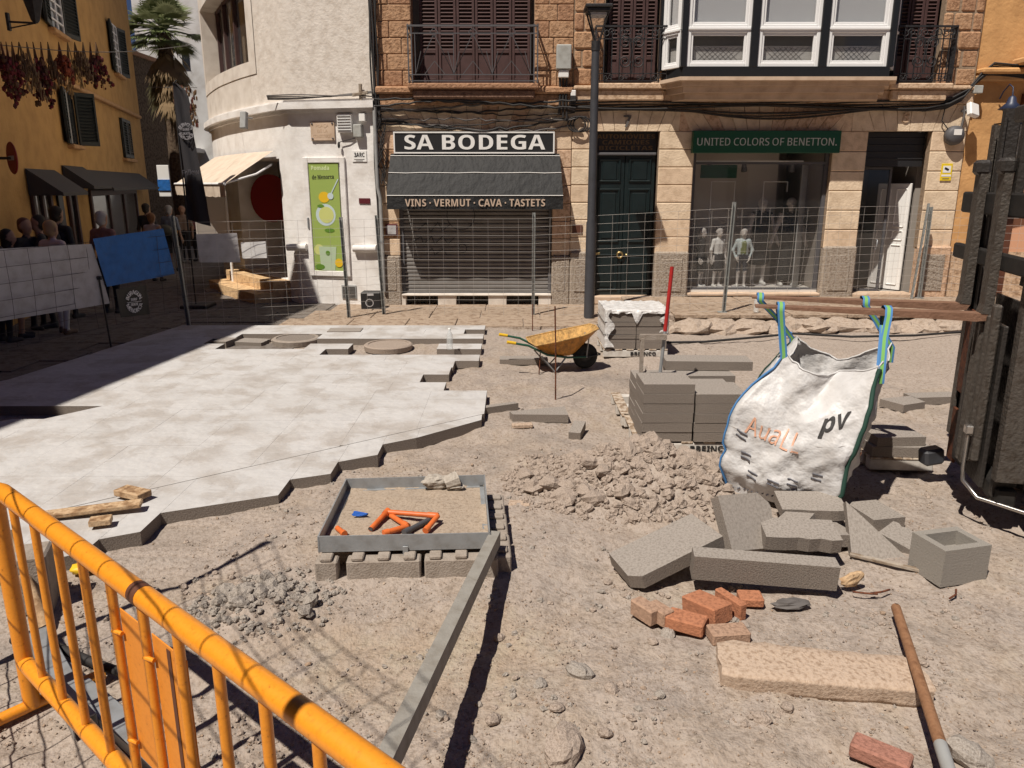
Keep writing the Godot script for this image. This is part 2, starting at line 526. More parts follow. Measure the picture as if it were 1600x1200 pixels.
	mat("trunk", Color(.13, .095, .065), 0.95, "wood", 1.0, "n_stucco", 1.0)
	mat("frond", Color(.1, .13, .035), 0.7)
	mat("frond_dry", Color(.2, .135, .07), 0.9)
	for k in ["frond", "frond_dry"]:
		M[k].backlight_enabled = true
		M[k].backlight = Color(.4, .4, .3)
	mat("figure", Color(1, 1, 1), 0.75)
	M.figure.vertex_color_use_as_albedo = true
	mat("dry_flower", Color(1, 1, 1), 0.9)
	M.dry_flower.vertex_color_use_as_albedo = true
	mat("curtain", Color(.42, .35, .26), 0.9, "soft", 1.0)
	mat("blind", Color(.58, .59, .6), 0.85)
	mat("lace", Color(.5, .485, .46), 0.9)
	mat("jug_green", Color(.2, .42, .02), 0.5)
	mat("box_white", Color(.72, .72, .7), 0.5)
	mat("tan_step", Color(.62, .43, .24), 0.9, "stone", 0.6, "n_fine", 0.3)
	mat("navy", Color(.012, .018, .05), 0.6)
	mat("blue_shade", Color(.025, .035, .075), 0.45)
	mat("salmon", Color(.62, .33, .2), 0.9)
	mat("bar_grey", Color(0.297, 0.2835, 0.2565), 0.8, "soft", 1.5, "n_fine", 0.2)
	var g := mat("glass", Color(.06, .065, .065), 0.03)
	g.transparency = BaseMaterial3D.TRANSPARENCY_ALPHA
	g.albedo_color.a = 0.08
	var gd := mat("glass_dark", Color(.05, .055, .06), 0.06)
	gd.transparency = BaseMaterial3D.TRANSPARENCY_ALPHA
	gd.albedo_color.a = 0.45
	var pt := mat("pet", Color(.75, .8, .82), 0.08)
	pt.transparency = BaseMaterial3D.TRANSPARENCY_ALPHA
	pt.albedo_color.a = 0.28

# ================================================================ scene
func _ready() -> void:
	rng.seed = 4711
	nz.seed = 5; nz.frequency = 1.0; nz.fractal_octaves = 3
	nz2.seed = 9; nz2.frequency = 1.0; nz2.fractal_octaves = 5; nz2.fractal_gain = 0.6
	var cam := Camera3D.new()
	cam.name = "camera"
	cam.fov = 53.13
	cam.near = 0.05
	cam.far = 400.0
	add_child(cam)
	cam.position = Vector3(0, 2.25, 0)
	cam.rotation_degrees = Vector3(-14.6, 0, 0)
	cam.current = true
	var env := Environment.new()
	env.background_mode = Environment.BG_SKY
	var sky := Sky.new()
	var sm := ProceduralSkyMaterial.new()
	sm.sky_top_color = Color(.2, .33, .6)
	sm.sky_horizon_color = Color(.58, .66, .78)
	sm.sky_curve = 0.12
	sm.ground_bottom_color = Color(.3, .26, .22)
	sm.ground_horizon_color = Color(.5, .5, .5)
	sm.sun_angle_max = 1.0
	sky.sky_material = sm
	env.sky = sky
	env.background_energy_multiplier = 0.29
	env.tonemap_mode = Environment.TONE_MAPPER_LINEAR
	env.tonemap_exposure = 1.12
	env.sdfgi_enabled = true
	env.ssao_enabled = true
	env.ssil_enabled = true
	var we := WorldEnvironment.new()
	we.name = "world_environment"
	we.environment = env
	add_child(we)
	var sun := DirectionalLight3D.new()
	sun.name = "sun"
	sun.light_color = Color(1.0, .965, .915)
	sun.light_energy = 1.6
	sun.light_angular_distance = 0.5
	sun.shadow_enabled = true
	add_child(sun)
	sun.look_at_from_position(Vector3(-3.7, 10, 4.66), Vector3.ZERO, Vector3.UP)
	make_materials()
	build_ground()
	build_paving()
	build_sidewalk()
	build_white_building()
	build_bodega()
	build_shop_building()
	build_right_yellow()
	build_left_yellow()
	build_far_street()
	build_facade_things()
	build_fence()
	build_people()
	build_barrier()
	build_forklift()
	build_bag()
	build_stacks()
	build_tray()
	build_barrow()
	build_rubble()
	build_small()

# ---------------------------------------------------------------- ground
func bump(x: float, z: float, cx: float, cz: float, rx: float, rz: float, h: float) -> float:
	var d := Vector2((x - cx) / rx, (z - cz) / rz).length_squared()
	return h * exp(-d * 1.6)

func gh(x: float, z: float) -> float:
	var h := nz.get_noise_2d(x * 0.7, z * 0.7) * 0.035 - 0.012
	if z > -16.0:
		h += nz2.get_noise_2d(x * 3.0 + 40.0, z * 3.0) * 0.03
		if z > -8.0 and absf(x) < 5.0:
			h += nz2.get_noise_2d(x * 14.0, z * 14.0 + 9.0) * 0.014 * clampf(nz.get_noise_2d(x * 1.1 + 20.0, z * 1.1) * 2.5 + .55, .12, 1.3)
	h += bump(x, z, 0.98, -5.55, 0.85, 0.55, 0.30)
	h += bump(x, z, -1.35, -3.75, 0.32, 0.25, 0.10)
	h += bump(x, z, 0.2, -6.0, 0.3, 0.22, 0.06)
	h += bump(x, z, 1.2, -8.6, 0.55, 0.3, 0.05)
	h += bump(x, z, 0.35, -2.9, 0.5, 0.4, 0.05)
	h += bump(x, z, -0.35, -7.0, 0.35, 0.3, 0.03)
	# level bed round the drain frame, lower bed beside and under the new paving
	var t := clampf((Vector2(x + 0.75, (z + 4.75) * 1.2).length() - 0.9) / 0.5, 0.0, 1.0)
	h = lerpf(0.03 + nz2.get_noise_2d(x * 6.0, z * 6.0) * .02, h, t)
	if x < 0.0 and z < -4.0 and z > -13.0 and seam(x, z) > -0.35:
		h = minf(h, 0.0) + 0.012
	if x < -5.0 or z < -12.4:
		h = minf(h, -0.015)
	return h

# > 0 on the paved side of the joint line in front of the border course
func seam(x: float, z: float) -> float:
	var a := Vector2(-0.19, -7.22)
	var d := (Vector2(-3.5, -4.57) - a).normalized()
	var p := Vector2(x, z) - a
	return p.y * d.x - p.x * d.y

func gcol(x: float, z: float) -> Color:
	var c := Color(1, 1, 1)
	var a := clampf(nz.get_noise_2d(x * 0.9 + 70.0, z * 0.9) * 1.6 + 0.5, 0.0, 1.0)
	c = Color(.96, .965, .98).lerp(Color(1.03, 1.0, .95), a)
	var g := clampf(nz2.get_noise_2d(x * 1.7, z * 1.7 + 33.0) * 2.2 + 0.1, 0.0, 1.0)
	c = c.lerp(Color(.86, .88, .9), g * 0.5)
	var k2 := nz2.get_noise_2d(x * 5.0 + 3.0, z * 2.2)
	c = c * (1.0 + .16 * clampf(k2 * 2.0, -1.0, 1.0))
	# pale trodden sand on the road side, grey mortar sand under the barrow, ochre sand near the drain frame
	var pale := clampf((-z - 8.3 + nz.get_noise_2d(x * 1.5, z * 1.5)) * 0.8, 0.0, 1.0) * clampf((x - 1.2) * 0.8, 0.0, 1.0)
	c = c.lerp(Color(1.36, 1.39, 1.4), pale)
	var e := nz2.get_noise_2d(x * 4.0, z * 4.0) * 0.6
	c = c.lerp(Color(.72, .73, .74), clampf(1.3 - Vector2((x - 1.2) / 0.75, (z + 8.75) / 0.42).length() + e, 0.0, 1.0) * 0.8)
	c = c.lerp(Color(1.06, .95, .78), clampf(1.2 - Vector2((x + 0.35) / 0.9, (z + 3.4) / 0.5).length() + e, 0.0, 1.0) * 0.5)
	c = c.lerp(Color(.8, .8, .8), clampf(1.2 - Vector2((x - 0.1) / 0.9, (z + 6.2) / 0.5).length() + e, 0.0, 1.0) * 0.6)
	c = c.lerp(Color(1.1, 1.07, 1.04), clampf(1.2 - Vector2((x - 0.9) / 1.2, (z + 5.4) / 0.7).length() + e, 0.0, 1.0) * 0.7)
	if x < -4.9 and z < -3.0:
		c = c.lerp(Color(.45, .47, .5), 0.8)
	return c

func build_ground() -> void:
	var xs := []
	var x := -90.0
	while x < 90.0:
		xs.append(x)
		var a := absf(x)
		x += 0.05 if a < 4.6 else (0.3 if a < 10.0 else 8.0)
		if x > -10.0 and x < -9.0 and a > 10.0: x = -10.0
	var zs := []
	var z := 8.0
	while z > -120.0:
		zs.append(z)
		if z > -2.3: z -= 0.5
		elif z > -6.2: z -= 0.034
		elif z > -9.5: z -= 0.06
		elif z > -13.5: z -= 0.13
		elif z > -16.0: z -= 0.5
		else: z -= 10.0
	var b := B.new()
	b.use_col = true
	var nx := xs.size()
	for zz in zs:
		for xx in xs:
			b.v.append(Vector3(xx, gh(xx, zz), zz))
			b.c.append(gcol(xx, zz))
	b.n.resize(b.v.size())
	for j in zs.size():
		for i in nx:
			var l: Vector3 = b.v[j * nx + maxi(i - 1, 0)]
			var r: Vector3 = b.v[j * nx + mini(i + 1, nx - 1)]
			var u: Vector3 = b.v[mini(j + 1, zs.size() - 1) * nx + i]
			var d: Vector3 = b.v[maxi(j - 1, 0) * nx + i]
			var nn := (r - l).cross(u - d)
			b.n[j * nx + i] = (nn if nn.y > 0 else -nn).normalized()
	for j in zs.size() - 1:
		for i in nx - 1:
			var p := j * nx + i
			b.ix.append_array([p, p + nx, p + nx + 1, p, p + nx + 1, p + 1])
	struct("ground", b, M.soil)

# two-tone slab: worn top, raw sides. poly in xz
func slab_mesh(poly: Array, y0: float, y1: float, top: Material, side: Material) -> ArrayMesh:
	var pp := PackedVector2Array(poly)
	var bt := B.new()
	var bs := B.new()
	var t := Geometry2D.triangulate_polygon(pp)
	for i in range(0, t.size(), 3):
		var a := pp[t[i]]; var d := pp[t[i + 1]]; var e := pp[t[i + 2]]
		bt.tri(Vector3(a.x, y1, a.y), Vector3(d.x, y1, d.y), Vector3(e.x, y1, e.y), Vector3.UP)
		bs.tri(Vector3(a.x, y0, a.y), Vector3(d.x, y0, d.y), Vector3(e.x, y0, e.y), Vector3.DOWN)
	var ce := Vector2.ZERO
	for p in pp: ce += p
	ce /= pp.size()
	# inset the top by a small arris
	for i in pp.size():
		var a := pp[i]; var d := pp[(i + 1) % pp.size()]
		var m := (a + d) * 0.5 - ce
		var o := Vector3(m.x, 0, m.y)
		var ar := 0.004
		bs.quad(Vector3(a.x, y0, a.y), Vector3(d.x, y0, d.y), Vector3(d.x, y1, d.y), Vector3(a.x, y1, a.y), o)
	var am := bt.mesh()
	var arr := []
	arr.resize(Mesh.ARRAY_MAX)
	arr[Mesh.ARRAY_VERTEX] = bs.v
	arr[Mesh.ARRAY_NORMAL] = bs.n
	arr[Mesh.ARRAY_INDEX] = bs.ix
	am.add_surface_from_arrays(Mesh.PRIMITIVE_TRIANGLES, arr)
	am.surface_set_material(0, top)
	am.surface_set_material(1, side)
	return am

func build_paving() -> void:
	var root := Node3D.new()
	root.name = "new_pavement"
	root.set_meta("kind", "structure")
	add_child(root)
	var top := 0.088
	var a := Vector2(-0.19, -7.22)
	var dir := (Vector2(-3.5, -4.57) - a).normalized()
	var far_l := a + dir * 9.0
	# region inside the joint line
	var region := PackedVector2Array([a - dir * 0.9, far_l, Vector2(-9.0, -3.0), Vector2(-5.75, -8.5), Vector2(-5.15, -12.4), Vector2(0.6, -12.4)])
	if Geometry2D.is_polygon_clockwise(region): region.reverse()
	var hole1 := PackedVector2Array([Vector2(-4.25, -11.35), Vector2(-2.62, -11.35), Vector2(-2.62, -10.12), Vector2(-4.25, -10.12)])
	var hole2 := PackedVector2Array([Vector2(-2.3, -10.85), Vector2(-0.95, -10.85), Vector2(-0.95, -9.85), Vector2(-2.3, -9.85)])
	var hole3 := PackedVector2Array([Vector2(-6.4, -7.42), Vector2(-4.12, -7.42), Vector2(-4.45, -6.98), Vector2(-4.75, -6.98), Vector2(-5.1, -6.6), Vector2(-6.4, -6.6)])
	for hp in [hole1, hole2, hole3]:
		if Geometry2D.is_polygon_clockwise(hp): hp.reverse()
	var D := 0.36
	var L := 0.6
	var zt := -11.98
	var row := 0
	while zt < -4.0:
		var z1 := zt + D
		var zc := (zt + z1) * 0.5
		var odd := row % 2 == 1
		var xr := -0.42
		if zc > -9.2 and zc < -7.95: xr = -0.74
		if zc >= -7.95: xr = -0.27
		if odd and zc < -7.95: xr -= 0.3
		var xl := xr
		while xl > -9.0:
			var x0 := xl - L + 0.0008
			var rect := PackedVector2Array([Vector2(x0, zt + 0.0004), Vector2(xl - 0.0005, zt + 0.0004), Vector2(xl - 0.0005, z1 - 0.0004), Vector2(x0, z1 - 0.0004)])
			if Geometry2D.is_polygon_clockwise(rect): rect.reverse()
			xl -= L
			var got := Geometry2D.intersect_polygons(rect, region)
			var left: Array = []
			left.assign(got)
			if Geometry2D.is_point_in_polygon(Vector2(x0 + L / 2, zc), hole1) or Geometry2D.is_point_in_polygon(Vector2(x0 + L / 2, zc), hole2):
				continue
			for hp in [hole3]:
				var nxt := []
				for g in left:
					nxt.append_array(Geometry2D.clip_polygons(g, hp))
				left = nxt
			for g in left:
				if g.size() < 3: continue
				var area := 0.0
				for i in g.size():
					area += g[i].cross(g[(i + 1) % g.size()])
				if absf(area) * 0.5 < 0.004: continue
				part(root, "paving_slab", slab_mesh(Array(g), -0.01, top + rng.randf_range(-0.0006, 0.0006), [M.slab, M.slab_b, M.slab_c, M.slab][rng.randi() % 4], M.slab_side), null)
		zt += D
		row += 1
	# border course outside the joint line: stepped outer edge
	var o := [Vector2(-0.29, -6.96), Vector2(-0.84, -6.43), Vector2(-1.11, -6.25), Vector2(-1.11, -5.99), Vector2(-1.40, -5.82), Vector2(-1.40, -5.56), Vector2(-1.68, -5.44), Vector2(-1.68, -5.14), Vector2(-2.39, -4.83), Vector2(-2.39, -4.54), Vector2(-2.60, -4.43), Vector2(-2.60, -4.25), Vector2(-3.03, -4.0), Vector2(-3.03, -3.7), Vector2(-3.7, -3.3)]
	var segs := [[0, 1], [1, 2], [3, 4], [5, 6], [7, 8], [9, 10], [11, 12], [13, 14]]
	for s in segs:
		var p: Vector2 = o[s[0]]
		var q: Vector2 = o[s[1]]
		var nn := Vector2(-dir.y, dir.x)
		var gap := 0.003
		var hp := p + nn * ((a - p).dot(nn)) 
		var hq := q + nn * ((a - q).dot(nn))
		var off := nn * gap * (1.0 if (p - a).dot(nn) > 0.0 else -1.0)
		hp += off; hq += off
		# square the slab ends to the step edges
		var sh := Vector2(0.0, -1.0)
		var kp := (hp - p)
		var t0 := p + sh * (kp.dot(nn) / sh.dot(nn)) if absf(sh.dot(nn)) > 0.01 else hp
		var kq := (hq - q)
		var t1 := q + sh * (kq.dot(nn) / sh.dot(nn)) if absf(sh.dot(nn)) > 0.01 else hq
		var d2 := (q - p).normalized() * 0.0008
		part(root, "border_slab", slab_mesh([p + d2, q - d2, t1 - d2, t0 + d2], -0.02, top - 0.002, M.slab, M.slab_side), null)

func build_sidewalk() -> void:
	# old flagstone pavement along the facades: level with the plaza on the bodega side, a raised broken kerb on the shop side
	var root := Node3D.new()
	root.name = "old_pavement"
	root.set_meta("kind", "structure")
	add_child(root)
	var bed := B.new()
	bed.box(Vector3(-0.6, 0.0, -13.5), Vector3(5.4, 0.04, 2.6))
	part(root, "bed", bed, M.kerb)
	var r := RandomNumberGenerator.new()
	r.seed = 77
	var zz := -14.48
	for row in 3:
		var dz: float = [0.75, 0.8, 0.72][row]
		var xx := -3.3 - row * 0.25
		while xx < 2.0:
			var w := r.randf_range(0.65, 1.15)
			var x1 := minf(xx + w, 2.05)
			if x1 - xx > 0.15:
				var b := B.new()
				b.cbox(Vector3((xx + x1) * 0.5, 0.005 + r.randf_range(-.006, .006), zz + dz * 0.5), Vector3(x1 - xx - 0.015, 0.07, dz - 0.015), 0.008)
				part(root, "flagstone", b, M.flag)
			xx = x1
		zz += dz
	var rb := B.new()
	rb.box(Vector3(9.0, 0.06, -13.6), Vector3(13.9, 0.2, 2.2))
	part(root, "bed", rb, M.kerb)
	zz = -14.48
	for row in 3:
		var dz: float = [0.7, 0.8, 0.62][row]
		var xx := 2.05 + row * 0.3
		while xx < 15.9:
			var w := r.randf_range(0.8, 1.3)
			var x1 := minf(xx + w, 15.9)
			var b := B.new()
			b.cbox(Vector3((xx + x1) * 0.5, 0.165 + r.randf_range(-.006, .006), zz + dz * 0.5), Vector3(x1 - xx - 0.015, 0.06, dz - 0.015), 0.008)
			part(root, "flagstone", b, M.flag)
			xx = x1
		zz += dz
	# broken kerb stones and crumbled bedding at the front of the raised part
	var kx := 1.9
	while kx < 15.5:
		var w := r.randf_range(0.22, 0.6)
		var b := B.new()
		b.blob(Vector3.ZERO, Vector3(w * 1.4, 0.27, 0.75), r.randi() % 1000, 0.2, 8, 12)
		part(root, "kerb_stone", b, M.kerb, Vector3(kx + w * 0.5, 0.02 + r.randf_range(-.03, .02), -12.15 + r.randf_range(-.06, .08)), eul(r.randf_range(-6, 6), r.randf_range(-8, 8), r.randf_range(-4, 4)))
		kx += w * 0.92
	# stone-flagged street in the shade of the ochre house
	var st := Node3D.new()
	st.name = "street"
	st.set_meta("kind", "structure")
	add_child(st)
	var sb := B.new()
	sb.box(Vector3(-12.0, -0.03, -22.0), Vector3(17.8, 0.06, 27.4))
	part(st, "bed", sb, M.street)
	var z := -9.2
	var row := 0
	while z > -22.0:
		var dz := r.randf_range(0.5, 0.62)
		var x := -9.5 + (row % 2) * 0.4
		var xe := -5.35 if z > -12.3 else -3.4
		while x < xe:
			var w := r.randf_range(0.7, 1.0)
			var x1 := minf(x + w, xe)
			# not under the white house, nor over the paving edge
			if x1 - x > 0.15 and not (z < -14.4 and x1 > -4.4 - (-14.9 - z) * 0.85) and not (z > -12.0 and x1 > -5.9 + (-8.5 - z) * 0.17):
				var b := B.new()
				b.cbox(Vector3((x + x1) * 0.5, 0.002 + r.randf_range(-.004, .004), z - dz * 0.5), Vector3(x1 - x - 0.014, 0.03, dz - 0.014), 0.006)
				part(st, "flagstone", b, M.street)
			x = x1
		z -= dz
		row += 1

# ---------------------------------------------------------------- buildings
const ZF := -14.5

# a wall of separate stone blocks standing a little proud of their mortar
func ashlar(p: Node, nm: String, x0: float, x1: float, y0: float, y1: float, rh: float, len: float, mats: Array, zf: float, sd: int, uneven := 0.004, ch := 0.012, mortar := true) -> void:
	var r := RandomNumberGenerator.new()
	r.seed = sd
	if mortar:
		part(p, "mortar", B.new().box(Vector3((x0 + x1) / 2, (y0 + y1) / 2, zf - 0.09), Vector3(x1 - x0 - 0.004, y1 - y0 - 0.004, 0.14)), M.mortar)
	var rows := maxi(1, roundi((y1 - y0) / rh))
	var h := (y1 - y0) / rows
	for i in rows:
		var x := x0
		var first := true
		while x < x1 - 0.01:
			var l := len * r.randf_range(0.8, 1.2)
			if first and i % 2 == 1: l *= 0.55
			first = false
			if x1 - x - l < len * 0.4: l = x1 - x
			var f := r.randf_range(-uneven, uneven)
			part(p, nm, B.new().cbox(Vector3(x + l / 2, y0 + h * (i + 0.5), zf - 0.06 + f), Vector3(l - 0.009, h - 0.009, 0.12), ch), mats[r.randi() % mats.size()])
			x += l

# fan of wedge stones over an opening
func voussoirs(p: Node, x0: float, x1: float, y0: float, y1: float, cnt: int, spread: float, zf: float, mats: Array, sd: int) -> void:
	var r := RandomNumberGenerator.new()
	r.seed = sd
	part(p, "mortar", B.new().box(Vector3((x0 + x1) / 2, (y0 + y1) / 2, zf - 0.09), Vector3(x1 - x0, y1 - y0 - 0.01, 0.12)), M.mortar)
	var cx := (x0 + x1) / 2
	for i in cnt:
		var a := lerpf(x0, x1, float(i) / cnt) + 0.004
		var b := lerpf(x0, x1, float(i + 1) / cnt) - 0.004
		var ta := a if i == 0 else cx + (a - cx) * spread
		var tb := b if i == cnt - 1 else cx + (b - cx) * spread
		ta = clampf(ta, x0, x1); tb = clampf(tb, x0, x1)
		if i == 0: ta = x0
		if i == cnt - 1: tb = x1
		if tb - ta < 0.02:
			tb = ta + 0.02
		part(p, "wedge_stone", B.new().prism([Vector2(a, y0), Vector2(b, y0), Vector2(tb, y1), Vector2(ta, y1)], 0.12, Transform3D(Basis(), Vector3(0, 0, zf - 0.12 + r.randf_range(-.003, .004)))), mats[r.randi() % mats.size()])

# louvred shutter leaf in the xy plane, front at z
func louvre(p: Node, x0: float, x1: float, y0: float, y1: float, z: float, m: Material, pitch := 0.055, solid := 0.0, bs := Basis(), at := Vector3.ZERO) -> Node3D:
	var leaf := Node3D.new()
	leaf.name = "shutter_leaf"
	p.add_child(leaf, true)
	leaf.transform = Transform3D(bs, at)
	var f := 0.045
	var b := B.new()
	b.cbox(Vector3(x0 + f / 2, (y0 + y1) / 2, z), Vector3(f, y1 - y0, 0.04), 0.004)
	b.cbox(Vector3(x1 - f / 2, (y0 + y1) / 2, z), Vector3(f, y1 - y0, 0.04), 0.004)
	for yy in [y0 + f, y1 - f]:
		b.cbox(Vector3((x0 + x1) / 2, yy, z), Vector3(x1 - x0 - 2 * f, 2 * f, 0.036), 0.004)
	if solid > 0.0:
		b.cbox(Vector3((x0 + x1) / 2, y0 + 2 * f + solid / 2, z - 0.01), Vector3(x1 - x0 - 2 * f, solid, 0.02), 0.003)
		b.cbox(Vector3((x0 + x1) / 2, y0 + 2 * f + solid + 0.03, z), Vector3(x1 - x0 - 2 * f, 0.06, 0.036), 0.003)
	part(leaf, "frame", b, m)
	part(leaf, "backing", B.new().box(Vector3((x0 + x1) / 2, (y0 + y1) / 2, z - .034), Vector3(x1 - x0 - .01, y1 - y0 - .01, .01)), m)  # solid sheet added so the gaps between slats look dark
	var s := B.new()
	var y := y0 + 2 * f + (solid + 0.07 if solid > 0.0 else 0.02)
	while y < y1 - 2 * f - 0.01:
		s.box(Vector3((x0 + x1) / 2, y, z), Vector3(x1 - x0 - 2 * f, 0.009, 0.05), Basis(Vector3.RIGHT, 0.75))
		y += pitch
	var o := part(leaf, "louvre_slats", s, m)
	o.set_meta("kind", "stuff")
	return leaf

func spiral(c: Vector3, r0: float, turns: float, start: float, dirn: float) -> Array:
	var pts := []
	var nn := int(turns * 12)
	for i in nn + 1:
		var t := float(i) / nn
		var a := start + dirn * turns * TAU * t
		var r := r0 * (1.0 - 0.8 * t)
		pts.append(c + Vector3(cos(a) * r, sin(a) * r, 0))
	return pts

const WP := [Vector2(-2.42, -14.5), Vector2(-4.1, -14.878), Vector2(-4.65, -15.5), Vector2(-5.5, -16.55), Vector2(-6.4, -17.9), Vector2(-7.25, -19.5), Vector2(-7.7, -20.6), Vector2(-7.9, -22.5), Vector2(-7.9, -25.0)]
var wpath := []

func wall_strip(b: B, a: int, e: int, y0: float, y1: float, off: float, nrm: Array) -> void:
	for i in range(a, e):
		var p: Vector2 = wpath[i] + nrm[i] * off
		var q: Vector2 = wpath[i + 1] + nrm[i + 1] * off
		var base := b.v.size()
		for t in [[p, y0, nrm[i]], [q, y0, nrm[i + 1]], [q, y1, nrm[i + 1]], [p, y1, nrm[i]]]:
			b.vert(Vector3(t[0].x, t[1], t[0].y), Vector3(t[2].x, 0, t[2].y))
		b.itri(base, base + 1, base + 2); b.itri(base, base + 2, base + 3)

func wall_ledge(b: B, a: int, e: int, y: float, o0: float, o1: float, nrm: Array, up: float) -> void:
	for i in range(a, e):
		var p0: Vector2 = wpath[i] + nrm[i] * o0
		var p1: Vector2 = wpath[i] + nrm[i] * o1
		var q0: Vector2 = wpath[i + 1] + nrm[i + 1] * o0
		var q1: Vector2 = wpath[i + 1] + nrm[i + 1] * o1
		b.quad(Vector3(p0.x, y, p0.y), Vector3(q0.x, y, q0.y), Vector3(q1.x, y, q1.y), Vector3(p1.x, y, p1.y), Vector3(0, up, 0))

func build_white_building() -> void:
	# the footprint line, straight along the plaza and then curving into the side street
	wpath = []
	for i in 9: wpath.append(WP[0].lerp(WP[1], i / 8.0))
	for k in range(1, WP.size() - 1):
		var p1: Vector2 = WP[k]; var p2: Vector2 = WP[k + 1]
		for i in range(1, 9):
			wpath.append(p1.lerp(p2, i / 8.0))
	# soften the corners
	for it in 6:
		var q := wpath.duplicate()
		for i in range(9, wpath.size() - 1):
			q[i] = (wpath[i - 1] + wpath[i] * 2.0 + wpath[i + 1]) / 4.0
		wpath = q
	var nrm := []
	var N := wpath.size()
	for i in N:
		var d: Vector2 = (wpath[mini(i + 1, N - 1)] - wpath[maxi(i - 1, 0)]).normalized()
		nrm.append(Vector2(d.y, -d.x))
	var o := thing("white_corner_house", "white rounded corner house with cream stucco upper floor and beige shop awning", "building")
	var near := func(x: float) -> int:
		var bi := 0
		for i in N:
			if absf(wpath[i].x - x) < absf(wpath[bi].x - x): bi = i
		return bi
	var d0: int = near.call(-4.42)
	var d1: int = near.call(-5.9)
	# inner core, dark, seen only through the openings
	var core := []
	for i in range(0, N, 2): core.append(wpath[i] - nrm[i] * 0.9)
	core.append(Vector2(-6.0, -27.0)); core.append(Vector2(-2.47, -27.0)); core.append(Vector2(-2.47, -15.4))
	var cb := B.new()
	cb.prism(core, 9.0, Transform3D(Basis(Vector3(1, 0, 0), Vector3(0, 0, 1), Vector3(0, 1, 0)), Vector3.ZERO))
	part(o, "inner_wall", cb, M.plaster_inside)
	# ground floor wall with the doorway
	var lw := B.new()
	wall_strip(lw, 0, d0, -0.05, 3.5, 0.0, nrm)
	wall_strip(lw, d0, d1, 2.72, 3.5, 0.0, nrm)
	wall_strip(lw, d0, d1, -0.05, 0.42, 0.0, nrm)
	wall_strip(lw, d1, N - 1, -0.05, 3.5, 0.0, nrm)
	wall_ledge(lw, d0, d1, 2.72, -0.9, 0.0, nrm, -1.0)
	wall_ledge(lw, d0, d1, 0.42, -0.9, 0.0, nrm, 1.0)
	for e in [d0, d1]:
		var a: Vector2 = wpath[e]; var c: Vector2 = wpath[e] - nrm[e] * 0.9
		var al: Vector2 = (wpath[d1] - wpath[d0]).normalized() * (1.0 if e == d0 else -1.0)
		lw.quad(Vector3(a.x, .4, a.y), Vector3(c.x, .4, c.y), Vector3(c.x, 2.72, c.y), Vector3(a.x, 2.72, a.y), Vector3(al.x, 0, al.y))
	var e0: Vector2 = wpath[0] - nrm[0] * 0.9
	lw.quad(Vector3(-2.42, 0, -14.5), Vector3(e0.x, 0, e0.y), Vector3(e0.x, 9, e0.y), Vector3(-2.42, 9, -14.5), Vector3(1, 0, 0))
	part(o, "ground_floor_wall", lw, M.white_wall)
	# string course
	var cn := B.new()
	wall_strip(cn, 0, N - 1, 3.5, 3.56, 0.05, nrm)
	wall_strip(cn, 0, N - 1, 3.56, 3.68, 0.16, nrm)
	wall_strip(cn, 0, N - 1, 3.68, 3.72, 0.10, nrm)
	wall_ledge(cn, 0, N - 1, 3.5, 0.0, 0.05, nrm, -1.0)
	wall_ledge(cn, 0, N - 1, 3.56, 0.05, 0.16, nrm, -1.0)
	wall_ledge(cn, 0, N - 1, 3.68, 0.10, 0.16, nrm, 1.0)
	wall_ledge(cn, 0, N - 1, 3.72, 0.03, 0.10, nrm, 1.0)
	part(o, "cornice", cn, M.white_wall)
	# upper floor with the wide curved window
	var u0: int = near.call(-5.05)
	var u1: int = near.call(-7.3)
	var wy0 := 4.55
	var wy1 := 6.15
	var uw := B.new()
	wall_strip(uw, 0, u0, 3.7, 9.0, 0.03, nrm)
	part(o, "stucco_wall", uw, M.stucco)
	var uc := B.new()
	wall_strip(uc, u0, u1, 3.7, wy0, 0.031, nrm)
	wall_strip(uc, u0, u1, wy1, 9.0, 0.031, nrm)
	wall_strip(uc, u1, N - 1, 3.7, 9.0, 0.031, nrm)
	wall_ledge(uc, u0, u1, wy0, -0.45, 0.03, nrm, 1.0)
	wall_ledge(uc, u0, u1, wy1, -0.45, 0.03, nrm, -1.0)
	for e in [u0, u1]:
		var a: Vector2 = wpath[e] + nrm[e] * 0.03; var c: Vector2 = wpath[e] - nrm[e] * 0.45
		uc.quad(Vector3(a.x, wy0, a.y), Vector3(c.x, wy0, c.y), Vector3(c.x, wy1, c.y), Vector3(a.x, wy1, a.y), Vector3(-nrm[e].y, 0, nrm[e].x) * (1.0 if e == u1 else -1.0))
	part(o, "curved_wall", uc, M.cream)
	# flat smooth band framing the window
	var fb := B.new()
	wall_strip(fb, u0 - 2, u0, 4.3, 9.0, 0.045, nrm)
	wall_strip(fb, u0, u1 + 2, 4.3, wy0 - 0.02, 0.045, nrm)
	wall_ledge(fb, u0 - 2, u1 + 2, 4.3, 0.03, 0.045, nrm, -1.0)
	part(o, "window_band", fb, M.cream)
	var win := Node3D.new()
	win.name = "window"
	o.add_child(win)
	var gp := B.new()
	wall_strip(gp, u0, u1, wy0, wy1, -0.36, nrm)
	part(win, "pane", gp, M.glass_dark)
	var cu := B.new()
	for i in range(u0, u1):
		if (i - u0) % 3 != 2:
			wall_strip(cu, i, i + 1, wy0 + 0.04, wy1, -0.5 + 0.05 * (i % 2), nrm)
	part(win, "curtain", cu, M.curtain)
	var fr := B.new()
	var step := maxi(2, (u1 - u0) / 4)
